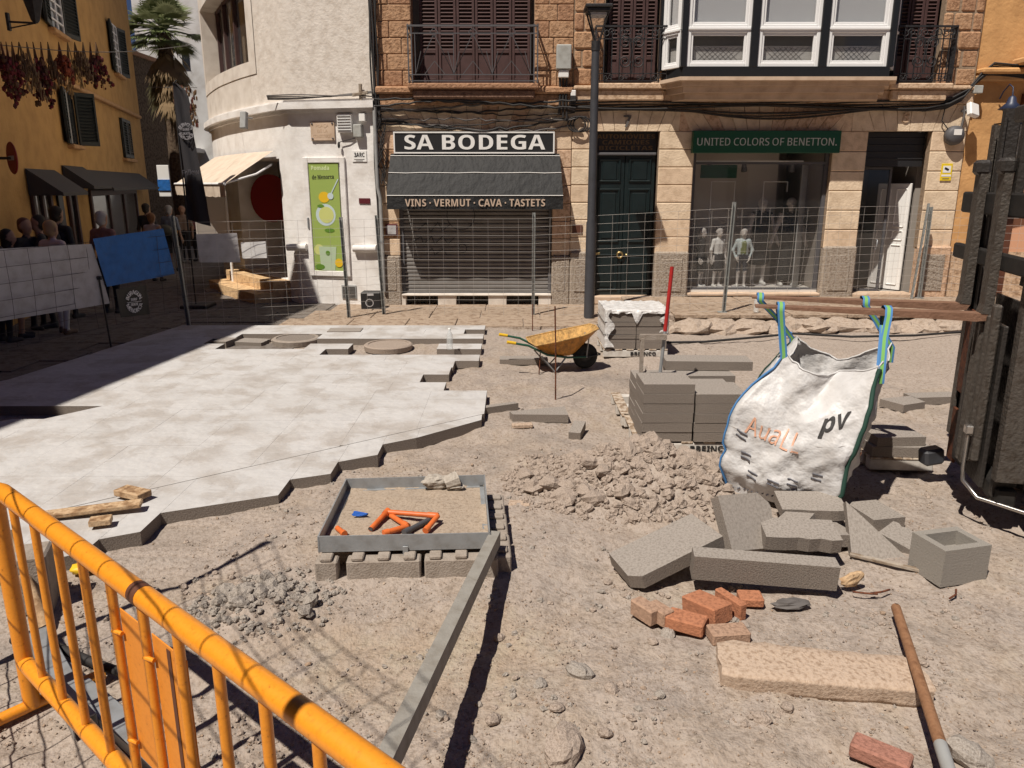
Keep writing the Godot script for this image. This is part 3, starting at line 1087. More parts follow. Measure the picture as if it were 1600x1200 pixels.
	for i in range(u0, u1 + 1, step):
		var c: Vector2 = wpath[i] - nrm[i] * 0.34
		fr.box(Vector3(c.x, (wy0 + wy1) / 2, c.y), Vector3(0.09, wy1 - wy0, 0.09), Basis(Vector3.UP, -atan2(nrm[i].x, nrm[i].y) * -1.0))
	for yy in [wy0 + 0.03, wy1 - 0.03]:
		var pts := []
		for i in range(u0, u1 + 1):
			var c: Vector2 = wpath[i] - nrm[i] * 0.33
			pts.append(Vector3(c.x, yy, c.y))
		fr.tube(pts, 0.035, 6)
	part(win, "frame", fr, M.shutter_brown)
	# roof
	var rp := []
	for i in range(0, N, 2): rp.append(wpath[i])
	rp.append(Vector2(-6.0, -27.0)); rp.append(Vector2(-2.44, -27.0))
	part(o, "roof", B.new().prism(rp, 0.2, Transform3D(Basis(Vector3(1, 0, 0), Vector3(0, 0, 1), Vector3(0, 1, 0)), Vector3(0, 9.0, 0))), M.cream)
	# side ledges beside the poster and low wall vent
	var U := Vector3(-.9756, 0, -.2195)
	var Nn := Vector3(-.2195, 0, .9756)
	var wb := Basis(-U, Vector3.UP, Nn)
	var at := func(sy: Vector2, off: float) -> Vector3: return Vector3(-2.42, 0, -14.5) + U * sy.x + Vector3(0, sy.y, 0) + Nn * off
	for sp in [[Vector2(1.911, 1.079), Vector2(1.51, 1.086)], [Vector2(0.555, 1.078), Vector2(0.093, 1.087)]]:
		var p0: Vector3 = at.call(sp[0], 0.04); var p1: Vector3 = at.call(sp[1], 0.04)
		var lb := B.new()
		lb.tube([p0, p1], 0.07, 10)
		part(o, "ledge", lb, M.white_wall)
	# glazed poster door
	var dr := Node3D.new()
	dr.name = "poster_door"
	o.add_child(dr)
	var f0 := Vector2(1.481, 2.725)
	var f1 := Vector2(0.649, 0.548)
	var fx0 := minf(f0.x, f1.x); var fx1 := maxf(f0.x, f1.x)
	var df := B.new()
	for e in [[fx0, fx0 + .1], [fx1 - .1, fx1]]:
		df.cbox(at.call(Vector2((e[0] + e[1]) / 2, (f0.y + f1.y) / 2), 0.02), Vector3(e[1] - e[0], f0.y - f1.y, 0.06), 0.008, wb)
	for e in [[f1.y, f1.y + .1], [f0.y - .1, f0.y]]:
		df.cbox(at.call(Vector2((fx0 + fx1) / 2, (e[0] + e[1]) / 2), 0.018), Vector3(fx1 - fx0 - .2, .1, 0.055), 0.008, wb)
	part(dr, "frame", df, M.white_wall)
	part(dr, "handle", B.new().cbox(at.call(Vector2(1.438, 1.541), 0.06), Vector3(.03, .2, .03), .008, wb), M.galv)
	# vent plate
	var vt := Node3D.new()
	vt.name = "vent"
	o.add_child(vt)
	var vc: Vector3 = at.call(Vector2(0.705, 0.254), 0.012)
	part(vt, "plate", B.new().cbox(vc, Vector3(.3, .26, .02), .004, wb), M.grey_pvc)
	var vs := B.new()
	for i in 8: vs.box(vc + Nn * .014 + Vector3(0, -.1 + i * .028, 0), Vector3(.26, .008, .012), wb)
	part(vt, "slats", vs, M.cable_grey)
	# doorway: red wall discs, counter, steps
	var rd := B.new()
	rd.lathe([Vector2(0, .02), Vector2(.5, .02), Vector2(.5, -.02), Vector2(0, -.02)], 28, Transform3D(Basis(Vector3.RIGHT, PI / 2).rotated(Vector3.UP, -0.35), Vector3(-5.2, 1.95, -17.0)), false)
	rd.lathe([Vector2(0, .02), Vector2(.5, .02), Vector2(.5, -.02), Vector2(0, -.02)], 28, Transform3D(Basis(Vector3.RIGHT, PI / 2).rotated(Vector3.UP, -0.35), Vector3(-4.5, 1.75, -16.6)), false)
	part(o, "red_disc_sign", rd, M.red_deep)
	var sm := B.new()
	var stp := []
	for k in 2:
		var off := 0.75 - 0.38 * k
		var pl := []
		for i in range(d0 - 1, d1 + 2): pl.append(wpath[i] + nrm[i] * off)
		for i in range(d1 + 1, d0 - 2, -1): pl.append(wpath[i] - nrm[i] * 0.02)
		part(o, "step", B.new().prism(pl, 0.2, Transform3D(Basis(Vector3(1, 0, 0), Vector3(0, 0, 1), Vector3(0, 1, 0)), Vector3(0, 0.004 + 0.2 * k, 0))), M.tan_step)
	# beige canopy over the doorway
	var aw := thing("shop_awning", "beige folding canvas awning over the white house's doorway", "awning")
	var ai0: int = near.call(-4.5)
	var ai1: int = near.call(-7.0)
	var an := Vector2(-.75, .66)
	var rows := []
	var valance := []
	for i in range(ai0, ai1 + 1):
		var w0: Vector2 = wpath[i] + nrm[i] * 0.06
		var w1: Vector2 = wpath[i] + an * 1.05
		rows.append([Vector3(w0.x, 2.86, w0.y), Vector3((w0.x + w1.x) / 2, 2.56, (w0.y + w1.y) / 2), Vector3(w1.x, 2.25, w1.y)])
		var sc := 0.02 * absf(sin(i * 1.4))
		valance.append([Vector3(w1.x, 2.25, w1.y), Vector3(w1.x, 2.13, w1.y), Vector3(w1.x, 2.0 + sc, w1.y)])
	part(aw, "canopy", B.new().grid(rows, Vector3.UP), M.awning_cream)
	part(aw, "valance", B.new().grid(valance, Vector3(-1, 0, 1)), M.awning_cream)
	var fbp := []
	for rr in valance: fbp.append(rr[0])
	part(aw, "front_bar", B.new().tube(fbp, 0.025, 8), M.white_frame)
	var ar := B.new()
	for e in [1, rows.size() - 2]:
		var pw: Vector3 = rows[e][0] + Vector3(0, -.25, 0)
		ar.tube([pw, (pw + rows[e][2]) / 2 + Vector3(.2, 0, .1), rows[e][2]], 0.02, 6)
	part(aw, "arm", ar, M.white_frame)
	# panel on a leg, added in place of the shaded wall by the doorway
	var bd := thing("shaded_wall_panel", "upright panel standing in for the shaded wall, on a steel leg beside the doorway steps", "board", Vector3(-6.35, 0, -16.55), 0.5)
	part(bd, "panel", B.new().cbox(Vector3(0, 1.55, 0), Vector3(.62, 1.35, .03), .006), M.shop_wall)
	part(bd, "leg", B.new().tube([Vector3(.33, 0, .02), Vector3(.33, 2.1, .02)], .03, 8), M.white_frame)
	part(bd, "foot", B.new().cbox(Vector3(.1, .025, 0), Vector3(.7, .05, .4), .01), M.concrete)

func build_bodega() -> void:
	var o := thing("bodega_house", "brown sandstone house with a roller shutter shop and long iron balcony", "building")
	part(o, "inner_wall", B.new().box(Vector3(-.67, 4.4, -15.9), Vector3(3.48, 9.2, 1.8)), M.plaster_inside)
	var xa := -2.42
	var xb := 1.08
	var sx0 := -2.08
	var sx1 := 0.74
	var c := [M.ashlar2, M.ashlar3, M.brownstone2]
	# piers beside the shutter
	ashlar(o, "stone_block", xa, sx0, 0.95, 3.17, .33, .5, c, ZF, 1)
	ashlar(o, "stone_block", sx1, xb, 0.95, 3.17, .33, .5, [M.ashlar3, M.ashlar2], ZF, 2)
	for e in [[xa, sx0], [sx1, xb]]:
		part(o, "pier_base", B.new().cbox(Vector3((e[0] + e[1]) / 2, .45, ZF - .04), Vector3(e[1] - e[0] - .006, 1.0, .2), .02), M.grey_stone)
		part(o, "base_panel", B.new().cbox(Vector3((e[0] + e[1]) / 2, .58, ZF + .062), Vector3((e[1] - e[0]) * .5, .55, .02), .015), M.grey_stone)
	# sill with cellar vents
	var vents := [-1.7, -0.75, 0.2]
	var edges := [sx0]
	for v in vents: edges.append_array([v - .3, v + .3])
	edges.append(sx1)
	for i in range(0, edges.size(), 2):
		part(o, "sill_block", B.new().cbox(Vector3((edges[i] + edges[i + 1]) / 2, .09, ZF - .05), Vector3(edges[i + 1] - edges[i] - .004, .24, .22), .008), M.cream)
	part(o, "sill", B.new().cbox(Vector3((sx0 + sx1) / 2, .225, ZF - .04), Vector3(sx1 - sx0 - .006, .03, .26), .006), M.cream)
	for v in vents:
		var g := Node3D.new()
		g.name = "cellar_vent"
		o.add_child(g, true)
		part(g, "opening", B.new().box(Vector3(v, .09, ZF - .38), Vector3(.59, .2, .04)), M.concrete)
		var gb := B.new()
		for k in 9: gb.box(Vector3(v - .26 + k * .065, .09, ZF - .06), Vector3(.012, .2, .012))
		gb.box(Vector3(v, .09, ZF - .05), Vector3(.58, .012, .012))
		part(g, "grille", gb, M.door_green)
	# roller shutter
	var sh := Node3D.new()
	sh.name = "roller_shutter"
	o.add_child(sh)
	var y := 0.25
	var k := 0
	while y < 2.1:
		var sb := B.new()
		var prof := [Vector2(0, .002), Vector2(.012, .012), Vector2(.016, .035), Vector2(.012, .058), Vector2(0, .068), Vector2(-.006, .068), Vector2(-.006, .002)]
		sb.prism(prof, sx1 - sx0 - .08, Transform3D(Basis(Vector3(0, 0, 1), Vector3(0, 1, 0), Vector3(1, 0, 0)), Vector3(sx0 + .04, y, ZF - .12)))
		part(sh, "slat", sb, M.roller)
		y += .072
		k += 1
	for e in [sx0 + .03, sx1 - .03]:
		part(sh, "guide_rail", B.new().box(Vector3(e, 1.2, ZF - .1), Vector3(.058, 1.96, .08)), M.iron_grey)
	part(sh, "bottom_bar", B.new().cbox(Vector3((sx0 + sx1) / 2, .248, ZF - .098), Vector3(sx1 - sx0 - .1, .016, .04), .004), M.iron_grey)
	# spray-paint scrawl on the slats
	var gf := B.new()
	for s in [[[-1.75, 1.42], [-1.6, 1.55], [-1.52, 1.38], [-1.38, 1.56], [-1.3, 1.4], [-1.15, 1.52]], [[-1.85, 1.2], [-1.7, 1.3], [-1.66, 1.16], [-1.5, 1.3], [-1.45, 1.16], [-1.3, 1.3], [-1.2, 1.16], [-1.08, 1.27]], [[-1.6, .98], [-1.5, 1.08], [-1.45, .96], [-1.3, 1.06], [-1.22, .95]]]:
		for i in s.size() - 1:
			gf.bar(Vector3(s[i][0], s[i][1], ZF - .1), Vector3(s[i + 1][0], s[i + 1][1], ZF - .1), .012, .003, Vector3(0, 0, 1))
	for cc in [[-.95, 1.68, .26], [-.93, 1.08, .08]]:
		for i in 20:
			if cc[2] > .2 and i > 5 and i < 9: continue
			var a0 := TAU * i / 20; var a1 := TAU * (i + 1) / 20
			gf.bar(Vector3(cc[0] + cos(a0) * cc[2], cc[1] + sin(a0) * cc[2], ZF - .1), Vector3(cc[0] + cos(a1) * cc[2], cc[1] + sin(a1) * cc[2], ZF - .1), .012, .003, Vector3(0, 0, 1))
	part(sh, "spray_scrawl", gf, M.sign_black)
	# lintel stones and the moulded band below the balcony
	part(o, "lintel_beam", B.new().box(Vector3((sx0 + sx1) / 2, 2.66, ZF - .12), Vector3(sx1 - sx0, 1.0, .2)), M.mortar)
	voussoirs(o, xa, xb, 3.17, 3.6, 15, 1.25, ZF, [M.ashlar2, M.ashlar3, M.ashlar], 5)
	part(o, "band", B.new().cbox(Vector3((xa + xb) / 2, 3.69, ZF - .02), Vector3(xb - xa - .004, .18, .2), .01), M.brownstone2)
	part(o, "band_moulding", B.new().cbox(Vector3((xa + xb) / 2, 3.85, ZF + .01), Vector3(xb - xa - .004, .13, .26), .03), M.brownstone)
	# upper floor
	var wx0 := -1.755
	var wx1 := 0.391
	var bm := [M.brownstone, M.brownstone2, M.brownstone3, M.brownstone2]
	ashlar(o, "stone_block", xa, wx0, 3.92, 9.0, .262, .42, bm, ZF, 6, .006, .014)
	ashlar(o, "stone_block", wx1, xb, 3.92, 9.0, .262, .42, bm, ZF, 7, .006, .014)
	ashlar(o, "stone_block", wx0, wx1, 6.6, 9.0, .262, .42, bm, ZF, 8, .006, .014)
	for e in [wx0, wx1]:
		part(o, "reveal", B.new().box(Vector3(e + (-.02 if e == wx0 else .02), 5.27, ZF - .2), Vector3(.036, 2.65, .28)), M.brownstone3)
	var lv := [[655, 683], [685.5, 712], [714.5, 740], [742, 767], [770, 795], [797.5, 824]]
	for i in 6:
		var a: float = wx0 + .12 + i * (wx1 - wx0 - .18) / 6.0
		louvre(o, a, a + (wx1 - wx0 - .18) / 6.0 - .012, 4.0, 6.55, ZF - .26, M.shutter_brown, .06, .42)
	part(o, "roof", B.new().box(Vector3((xa + xb) / 2, 9.08, -15.6), Vector3(xb - xa - .01, .15, 2.5)), M.brownstone3)
	# balcony
	var bx0 := -1.784
	var bx1 := 0.44
	var bl := Node3D.new()
	bl.name = "balcony"
	o.add_child(bl)
	part(bl, "floor_slab", B.new().cbox(Vector3((bx0 + bx1) / 2, 3.9, ZF + .15), Vector3(bx1 - bx0 + .06, .1, .32), .02), M.brownstone3)
	part(bl, "corbel_slab", B.new().cbox(Vector3((bx0 + bx1) / 2, 3.77, ZF + .12), Vector3(bx1 - bx0 - .08, .158, .26), .03), M.stain_stone)
	var z := ZF + .3
	var y0 := 3.98
	var y1 := 4.86
	for yy in [y0, y0 + .1, y1 - .12, y1]:
		var rl := B.new()
		var t := .03 if yy == y1 else .016
		rl.box(Vector3((bx0 + bx1) / 2, yy, z), Vector3(bx1 - bx0, t, t))
		for e in [bx0, bx1]:
			rl.box(Vector3(e, yy, ZF + .15), Vector3(t, t, .3))
		part(bl, "rail", rl, M.iron_grey)
	for e in [bx0, bx0 + .06, bx1 - .06, bx1]:
		part(bl, "post", B.new().box(Vector3(e, (y0 + y1) / 2, z), Vector3(.022, y1 - y0 + .06, .022)), M.iron_grey)
	var ft := B.new()
	var bays := 3
	var bw := (bx1 - bx0 - .24) / bays
	for i in bays + 1:
		var px := bx0 + .12 + i * bw
		ft.bar(Vector3(px, y0 + .1, z), Vector3(px, y1 - .12, z), .012, .012)
		for dx in [-1.0, -.62, -.3, .3, .62, 1.0]:
			var tx: float = px + dx * bw * .5
			if tx < bx0 + .1 or tx > bx1 - .1: continue
			var ty: float = y1 - .12 - (0.0 if absf(dx) > .9 else .2 + .12 * (1.0 - absf(dx)))
			ft.bar(Vector3(px, y0 + .1, z), Vector3(tx, ty, z), .01, .01, Vector3(0, 0, 1))
		if i < bays:
			var mx := px + bw * .5
			ft.bar(Vector3(mx - .18, y0 + .1, z), Vector3(mx, y0 + .32, z), .01, .01, Vector3(0, 0, 1))
			ft.bar(Vector3(mx + .18, y0 + .1, z), Vector3(mx, y0 + .32, z), .01, .01, Vector3(0, 0, 1))
			for q in 4:
				var aa := PI / 2 * q; var ab := PI / 2 * (q + 1)
				ft.bar(Vector3(mx + cos(aa) * .07, y1 - .1 + sin(aa) * .07, z), Vector3(mx + cos(ab) * .07, y1 - .1 + sin(ab) * .07, z), .01, .01, Vector3(0, 0, 1))
	part(bl, "lattice", ft, M.iron_grey)
	# shop sign
	var s := thing("shop_sign", "black signboard with bold white capitals above the black awning", "sign")
	var p0 := Vector2(-2.128, 3.156)
	var p1 := Vector2(0.764, 2.781)
	var cx := (p0.x + p1.x) / 2
	var cy := (p0.y + p1.y) / 2
	var W := p1.x - p0.x
	var Hh := p0.y - p1.y
	part(s, "board", B.new().cbox(Vector3(cx, cy, ZF + .03), Vector3(W - .03, Hh - .03, .05), .004), M.sign_black)
	var fr := B.new()
	for e in [-1, 1]:
		fr.box(Vector3(cx, cy + e * (Hh / 2 - .012), ZF + .035), Vector3(W, .024, .064))
		fr.box(Vector3(cx + e * (W / 2 - .012), cy, ZF + .035), Vector3(.024, Hh - .05, .064))
	part(s, "frame", fr, M.sign_white)
	words(s, "lettering", "SA BODEGA", W * .875, Hh * .66, M.sign_white, Vector3(cx, cy, ZF + .06))
	# awning
	var aw := thing("shop_awning", "black fabric awning with tan lettering on its valance over the roller shutter", "awning")
	var ax0 := -2.189
	var ax1 := 0.857
	var fx0 := -2.221
	var fx1 := 0.906
	var ay := 2.78
	var fy := 2.046
	var vy := 1.814
	var zf := -14.0
	var rows := []
	for i in 41:
		var t := i / 40.0
		var row := []
		for j in 13:
			var q := j / 12.0
			var sag := sin(PI * q) * -0.012 + .006 * sin(t * 23.0 + q * 5.0) * q * (1 - q) * 4.0
			row.append(Vector3(lerpf(lerpf(ax0, ax1, t), lerpf(fx0, fx1, t), q), lerpf(ay, fy, pow(q, 1.15)) + sag, lerpf(ZF + .02, zf, pow(q, .85))))
		rows.append(row)
	part(aw, "canopy", B.new().grid(rows, Vector3.UP), M.awning_black)
	var vr := []
	for i in 41:
		var t := i / 40.0
		var wv := .006 * sin(t * 31.0)
		vr.append([Vector3(lerpf(fx0, fx1, t), fy, zf), Vector3(lerpf(fx0, fx1, t), (fy + vy) / 2, zf + .004 + wv), Vector3(lerpf(fx0, fx1, t), vy, zf + .004 + wv * 1.6)])
	part(aw, "valance", B.new().grid(vr, Vector3.BACK), M.awning_black)
	for e in [[ax0, fx0, -1], [ax1, fx1, 1]]:
		var sd := B.new()
		sd.quad(Vector3(e[0], ay, ZF + .02), Vector3(e[1], fy, zf), Vector3(e[1], vy, zf), Vector3(e[0], vy, ZF + .02), Vector3(e[2], 0, 0))
		part(aw, "side_panel", sd, M.awning_black)
	for q in [.12, .52, 1.0]:
		var pts := []
		for i in 11:
			var rr: Array = rows[i * 4]
			pts.append(rr[roundi(q * 12)] + Vector3(0, .006, .006))
		part(aw, "piping", B.new().tube(pts, .007, 5), M.sign_white)
	words(aw, "lettering", "VINS · VERMUT · CAVA · TASTETS", 0.59 - -1.894, .125, M.letter_tan, Vector3((0.59 + -1.894) / 2, 1.925, zf + .018), Basis(), true, "Droid Sans", .004)

func build_shop_building() -> void:
	var o := thing("shop_house", "cream ashlar house with a glazed bay, two iron balconies and a clothes shop", "building")
	var c := [M.ashlar, M.ashlar, M.ashlar2, M.ashlar]
	var xs := [1.08, 1.50, 2.66, 3.30, 5.80, 6.42, 7.56, 8.18]
	part(o, "inner_wall", B.new().box(Vector3(1.3, 1.6, -15.9), Vector3(.44, 3.6, 2.0)), M.plaster_inside)
	part(o, "inner_wall", B.new().box(Vector3(2.98, 1.6, -15.9), Vector3(.6, 3.6, 2.0)), M.plaster_inside)
	part(o, "inner_wall", B.new().box(Vector3(6.1, 1.6, -15.9), Vector3(.58, 3.6, 2.0)), M.plaster_inside)
	part(o, "inner_wall", B.new().box(Vector3(7.88, 1.6, -15.9), Vector3(.6, 3.6, 2.0)), M.plaster_inside)
	part(o, "inner_wall", B.new().box(Vector3(4.63, 6.3, -15.95), Vector3(7.06, 5.6, 1.9)), M.plaster_inside)
	part(o, "back_wall", B.new().box(Vector3(4.63, 1.6, -17.0), Vector3(7.1, 3.6, .2)), M.plaster_inside)
	# piers
	var piers := [[1.08, 1.50], [2.66, 3.30], [5.80, 6.42], [7.56, 8.18]]
	var k := 0
	for p in piers:
		var yb := 0.98 if k < 2 else 1.08
		ashlar(o, "stone_block", p[0], p[1], yb, 3.17, .335, 3.0, c, ZF, 20 + k, .003, .014)
		part(o, "pier_base", B.new().cbox(Vector3((p[0] + p[1]) / 2, yb / 2, ZF - .03), Vector3(p[1] - p[0] - .004, yb + .1, .2), .03), M.grey_stone if k != 3 else M.ashlar3)
		part(o, "base_panel", B.new().cbox(Vector3((p[0] + p[1]) / 2, yb * .5 + .1, ZF + .075), Vector3((p[1] - p[0]) * .62, yb * .62, .02), .016), M.grey_stone)
		k += 1
	# flat arches
	voussoirs(o, 1.08, 3.0, 3.17, 3.62, 10, 1.3, ZF, c, 30)
	voussoirs(o, 3.0, 6.1, 3.17, 3.62, 15, 1.35, ZF, [M.ashlar2, M.ashlar3, M.ashlar], 31)
	voussoirs(o, 6.1, 8.18, 3.17, 3.62, 10, 1.3, ZF, c, 32)
	part(o, "band", B.new().cbox(Vector3(4.63, 3.74, ZF - .02), Vector3(7.09, .23, .2), .01), M.trim)
	part(o, "band_moulding", B.new().cbox(Vector3(4.63, 3.89, ZF + .01), Vector3(7.09, .07, .26), .02), M.trim)
	# upper floor stone with rusticated quoins
	var bm := [M.brownstone, M.brownstone2, M.brownstone3]
	var b0 := 1.621
	var b1 := 2.582
	ashlar(o, "quoin_stone", 1.08, b0, 3.93, 9.0, .30, .3, bm, ZF + .03, 33, .012, .03)
	ashlar(o, "quoin_stone", b1, 2.9, 3.93, 9.0, .30, .4, bm, ZF + .03, 34, .012, .03)
	ashlar(o, "stone_block", b0, b1, 6.6, 9.0, .30, .4, bm, ZF, 35, .006, .014)
	ashlar(o, "stone_block", 2.9, 6.6, 6.9, 9.0, .30, .4, bm, ZF, 36, .006, .014)
	var r0 := 6.751
	var r1 := 7.488
	part(o, "wall_panel", B.new().box(Vector3((6.4 + r0) / 2, 5.4, ZF - .08), Vector3(r0 - 6.4, 3.0, .1)), M.brownstone3)
	ashlar(o, "quoin_stone", r1, 8.18, 3.93, 9.0, .30, .3, bm, ZF + .03, 37, .012, .03)
	ashlar(o, "stone_block", 6.6, r1, 6.6, 9.0, .30, .4, bm, ZF, 38, .006, .014)
	part(o, "roof", B.new().box(Vector3(4.63, 9.1, -15.6), Vector3(7.1, .15, 2.5)), M.brownstone3)
	# shutters of the two balcony doors
	var n := 4
	for i in n:
		var w := (b1 - b0 - .1) / n
		louvre(o, b0 + .08 + i * w, b0 + .08 + (i + 1) * w - .012, 4.0, 6.55, ZF - .2, M.shutter_brown, .06, .3)
	for i in 3:
		var w := (r1 - r0) / 3.0
		louvre(o, r0 + i * w + .006, r0 + (i + 1) * w - .006, 4.0, 6.55, ZF - .2, M.shutter_brown, .06, .3)
	scroll_balcony(o, 1.452, 2.694, -14.3, true)
	scroll_balcony(o, 6.641, 7.661, -14.3, false)
	bay_window(o)
	# house number over the green door and at the right-hand doorway
	words(o, "house_number", "7", .0, .2, M.cable_grey, Vector3(2.064, 3.331, ZF + .02), Basis(), true)
	words(o, "house_number", "8", .0, .17, M.trim, Vector3(7.043, 3.396, ZF + .02), Basis(), true)
	# green panelled double door
	var dg := Node3D.new()
	dg.name = "panelled_door"
	o.add_child(dg)
	var dx0 := 1.52
	var dx1 := 2.64
	var dz := ZF - .22
	for e in 2:
		var a := dx0 + e * (dx1 - dx0) / 2 + .004
		var b := a + (dx1 - dx0) / 2 - .008
		var leaf := Node3D.new()
		leaf.name = "door_leaf"
		dg.add_child(leaf, true)
		part(leaf, "board", B.new().cbox(Vector3((a + b) / 2, 1.49, dz), Vector3(b - a, 2.62, .05), .006), M.door_green)
		for rr in [[.3, .95], [1.2, 2.15], [2.3, 2.68]]:
			var fm := B.new()
			var hx := (b - a) * .34
			var yc: float = (rr[0] + rr[1]) / 2
			var hy: float = (rr[1] - rr[0]) / 2
			for sgn in [-1, 1]:
				fm.cbox(Vector3((a + b) / 2 + sgn * hx, yc, dz + .035), Vector3(.035, hy * 2, .03), .01)
				fm.cbox(Vector3((a + b) / 2, yc + sgn * hy, dz + .035), Vector3(hx * 2 + .035, .035, .03), .01)
			part(leaf, "panel_moulding", fm, M.door_green)
			part(leaf, "panel", B.new().cbox(Vector3((a + b) / 2, yc, dz + .03), Vector3(hx * 1.4, hy * 1.75, .02), .012), M.door_green)
	part(dg, "knob_ring", B.new().lathe([Vector2(.05, -.012), Vector2(.072, 0), Vector2(.05, .012), Vector2(.03, 0), Vector2(.05, -.012)], 20, Transform3D(Basis(Vector3.RIGHT, PI / 2), Vector3(2.037, 0.952, dz + .07))), M.brass)
	part(dg, "knob", B.new().lathe([Vector2(0, .05), Vector2(.02, .045), Vector2(.03, .02), Vector2(.015, 0), Vector2(.015, -.03)], 12, Transform3D(Basis(Vector3.RIGHT, PI / 2), Vector3(2.159, 0.952, dz + .06))), M.brass)
	part(dg, "letter_slot", B.new().cbox(Vector3(1.565, 0.973, dz + .04), Vector3(.2, .05, .02), .006), M.brass)
	part(dg, "door_step", B.new().cbox(Vector3(2.08, .12, ZF - .12), Vector3(1.15, .14, .35), .012), M.trim_clean)
	part(dg, "reveal", B.new().box(Vector3(1.494, 1.6, ZF - .2), Vector3(.012, 3.1, .26)), M.ashlar)
	part(dg, "cornice", B.new().cbox(Vector3(2.08, 2.78, dz + .03), Vector3(1.12, .05, .12), .012), M.iron_grey)
	var tr := part(dg, "transom_board", B.new().box(Vector3(2.08, 2.99, dz - .0), Vector3(1.12, .36, .05)), M.sign_black)
	words(tr, "lettering", "AUTOMÓVILES", 2.561 - 1.5, .075, M.letter_gold, Vector3(2.08, 3.085, dz + .032))
	words(tr, "lettering", "CAMIONES", .86, .075, M.letter_gold, Vector3(2.08, 2.985, dz + .032))
	words(tr, "lettering", "BICICLETAS", .98, .075, M.letter_gold, Vector3(2.08, 2.885, dz + .032))
	shop_window(o)
	# right-hand doorway with a white leaf standing open
	var rd := Node3D.new()
	rd.name = "doorway"
	o.add_child(rd)
	var q0 := 6.42
	var q1 := 7.56
	part(rd, "step", B.new().cbox(Vector3((q0 + q1) / 2, .2, ZF - .1), Vector3(q1 - q0 - .01, .1, .4), .012), M.trim_clean)
	part(rd, "floor", B.new().box(Vector3((q0 + q1) / 2, .22, -15.8), Vector3(q1 - q0 - .02, .04, 2.0)), M.plaster_inside)
	part(rd, "transom", B.new().box(Vector3((q0 + q1) / 2, 2.86, ZF - .25), Vector3(q1 - q0 - .01, .6, .06)), M.sign_black)
	for i in 4: part(rd, "transom_slat", B.new().cbox(Vector3((q0 + q1) / 2, 2.7 + i * .12, ZF - .215), Vector3(q1 - q0 - .02, .02, .02), .004), M.sign_black)
	part(rd, "glass_leaf", B.new().box(Vector3(q0 + .33, 1.4, ZF - .35), Vector3(.6, 2.2, .01)), M.glass)
	var lfr := B.new()
	for e in [q0 + .02, q0 + .64]: lfr.box(Vector3(e, 1.4, ZF - .35), Vector3(.04, 2.3, .04))
	for e in [.27, 2.53]: lfr.box(Vector3(q0 + .33, e, ZF - .35), Vector3(.58, .04, .038))
	part(rd, "leaf_frame", lfr, M.iron_grey)
	part(rd, "handle", B.new().tube([Vector3(q0 + .5, 1.05, ZF - .31), Vector3(q0 + .5, 1.05, ZF - .26), Vector3(q0 + .5, 1.22, ZF - .26), Vector3(q0 + .5, 1.22, ZF - .31)], .012, 6), M.galv)
	var lf := Node3D.new()
	lf.name = "white_leaf"
	rd.add_child(lf)
	lf.position = Vector3(q1 - .06, .26, ZF - .34)
	lf.rotation.y = deg_to_rad(-56)
	part(lf, "board", B.new().cbox(Vector3(-.34, 1.0, 0), Vector3(.66, 2.0, .04), .006), M.sign_white)
	for rr in [[.1, .85], [.95, 1.12], [1.2, 1.9]]:
		for sx in [-.5, -.18]:
			var fm := B.new()
			for sgn in [-1, 1]:
				fm.cbox(Vector3(sx + sgn * .1, (rr[0] + rr[1]) / 2, .026), Vector3(.02, rr[1] - rr[0], .02), .006)
				fm.cbox(Vector3(sx, (rr[0] + rr[1]) / 2 + sgn * (rr[1] - rr[0]) / 2, .026), Vector3(.2, .02, .02), .006)
			part(lf, "panel_moulding", fm, M.sign_white)

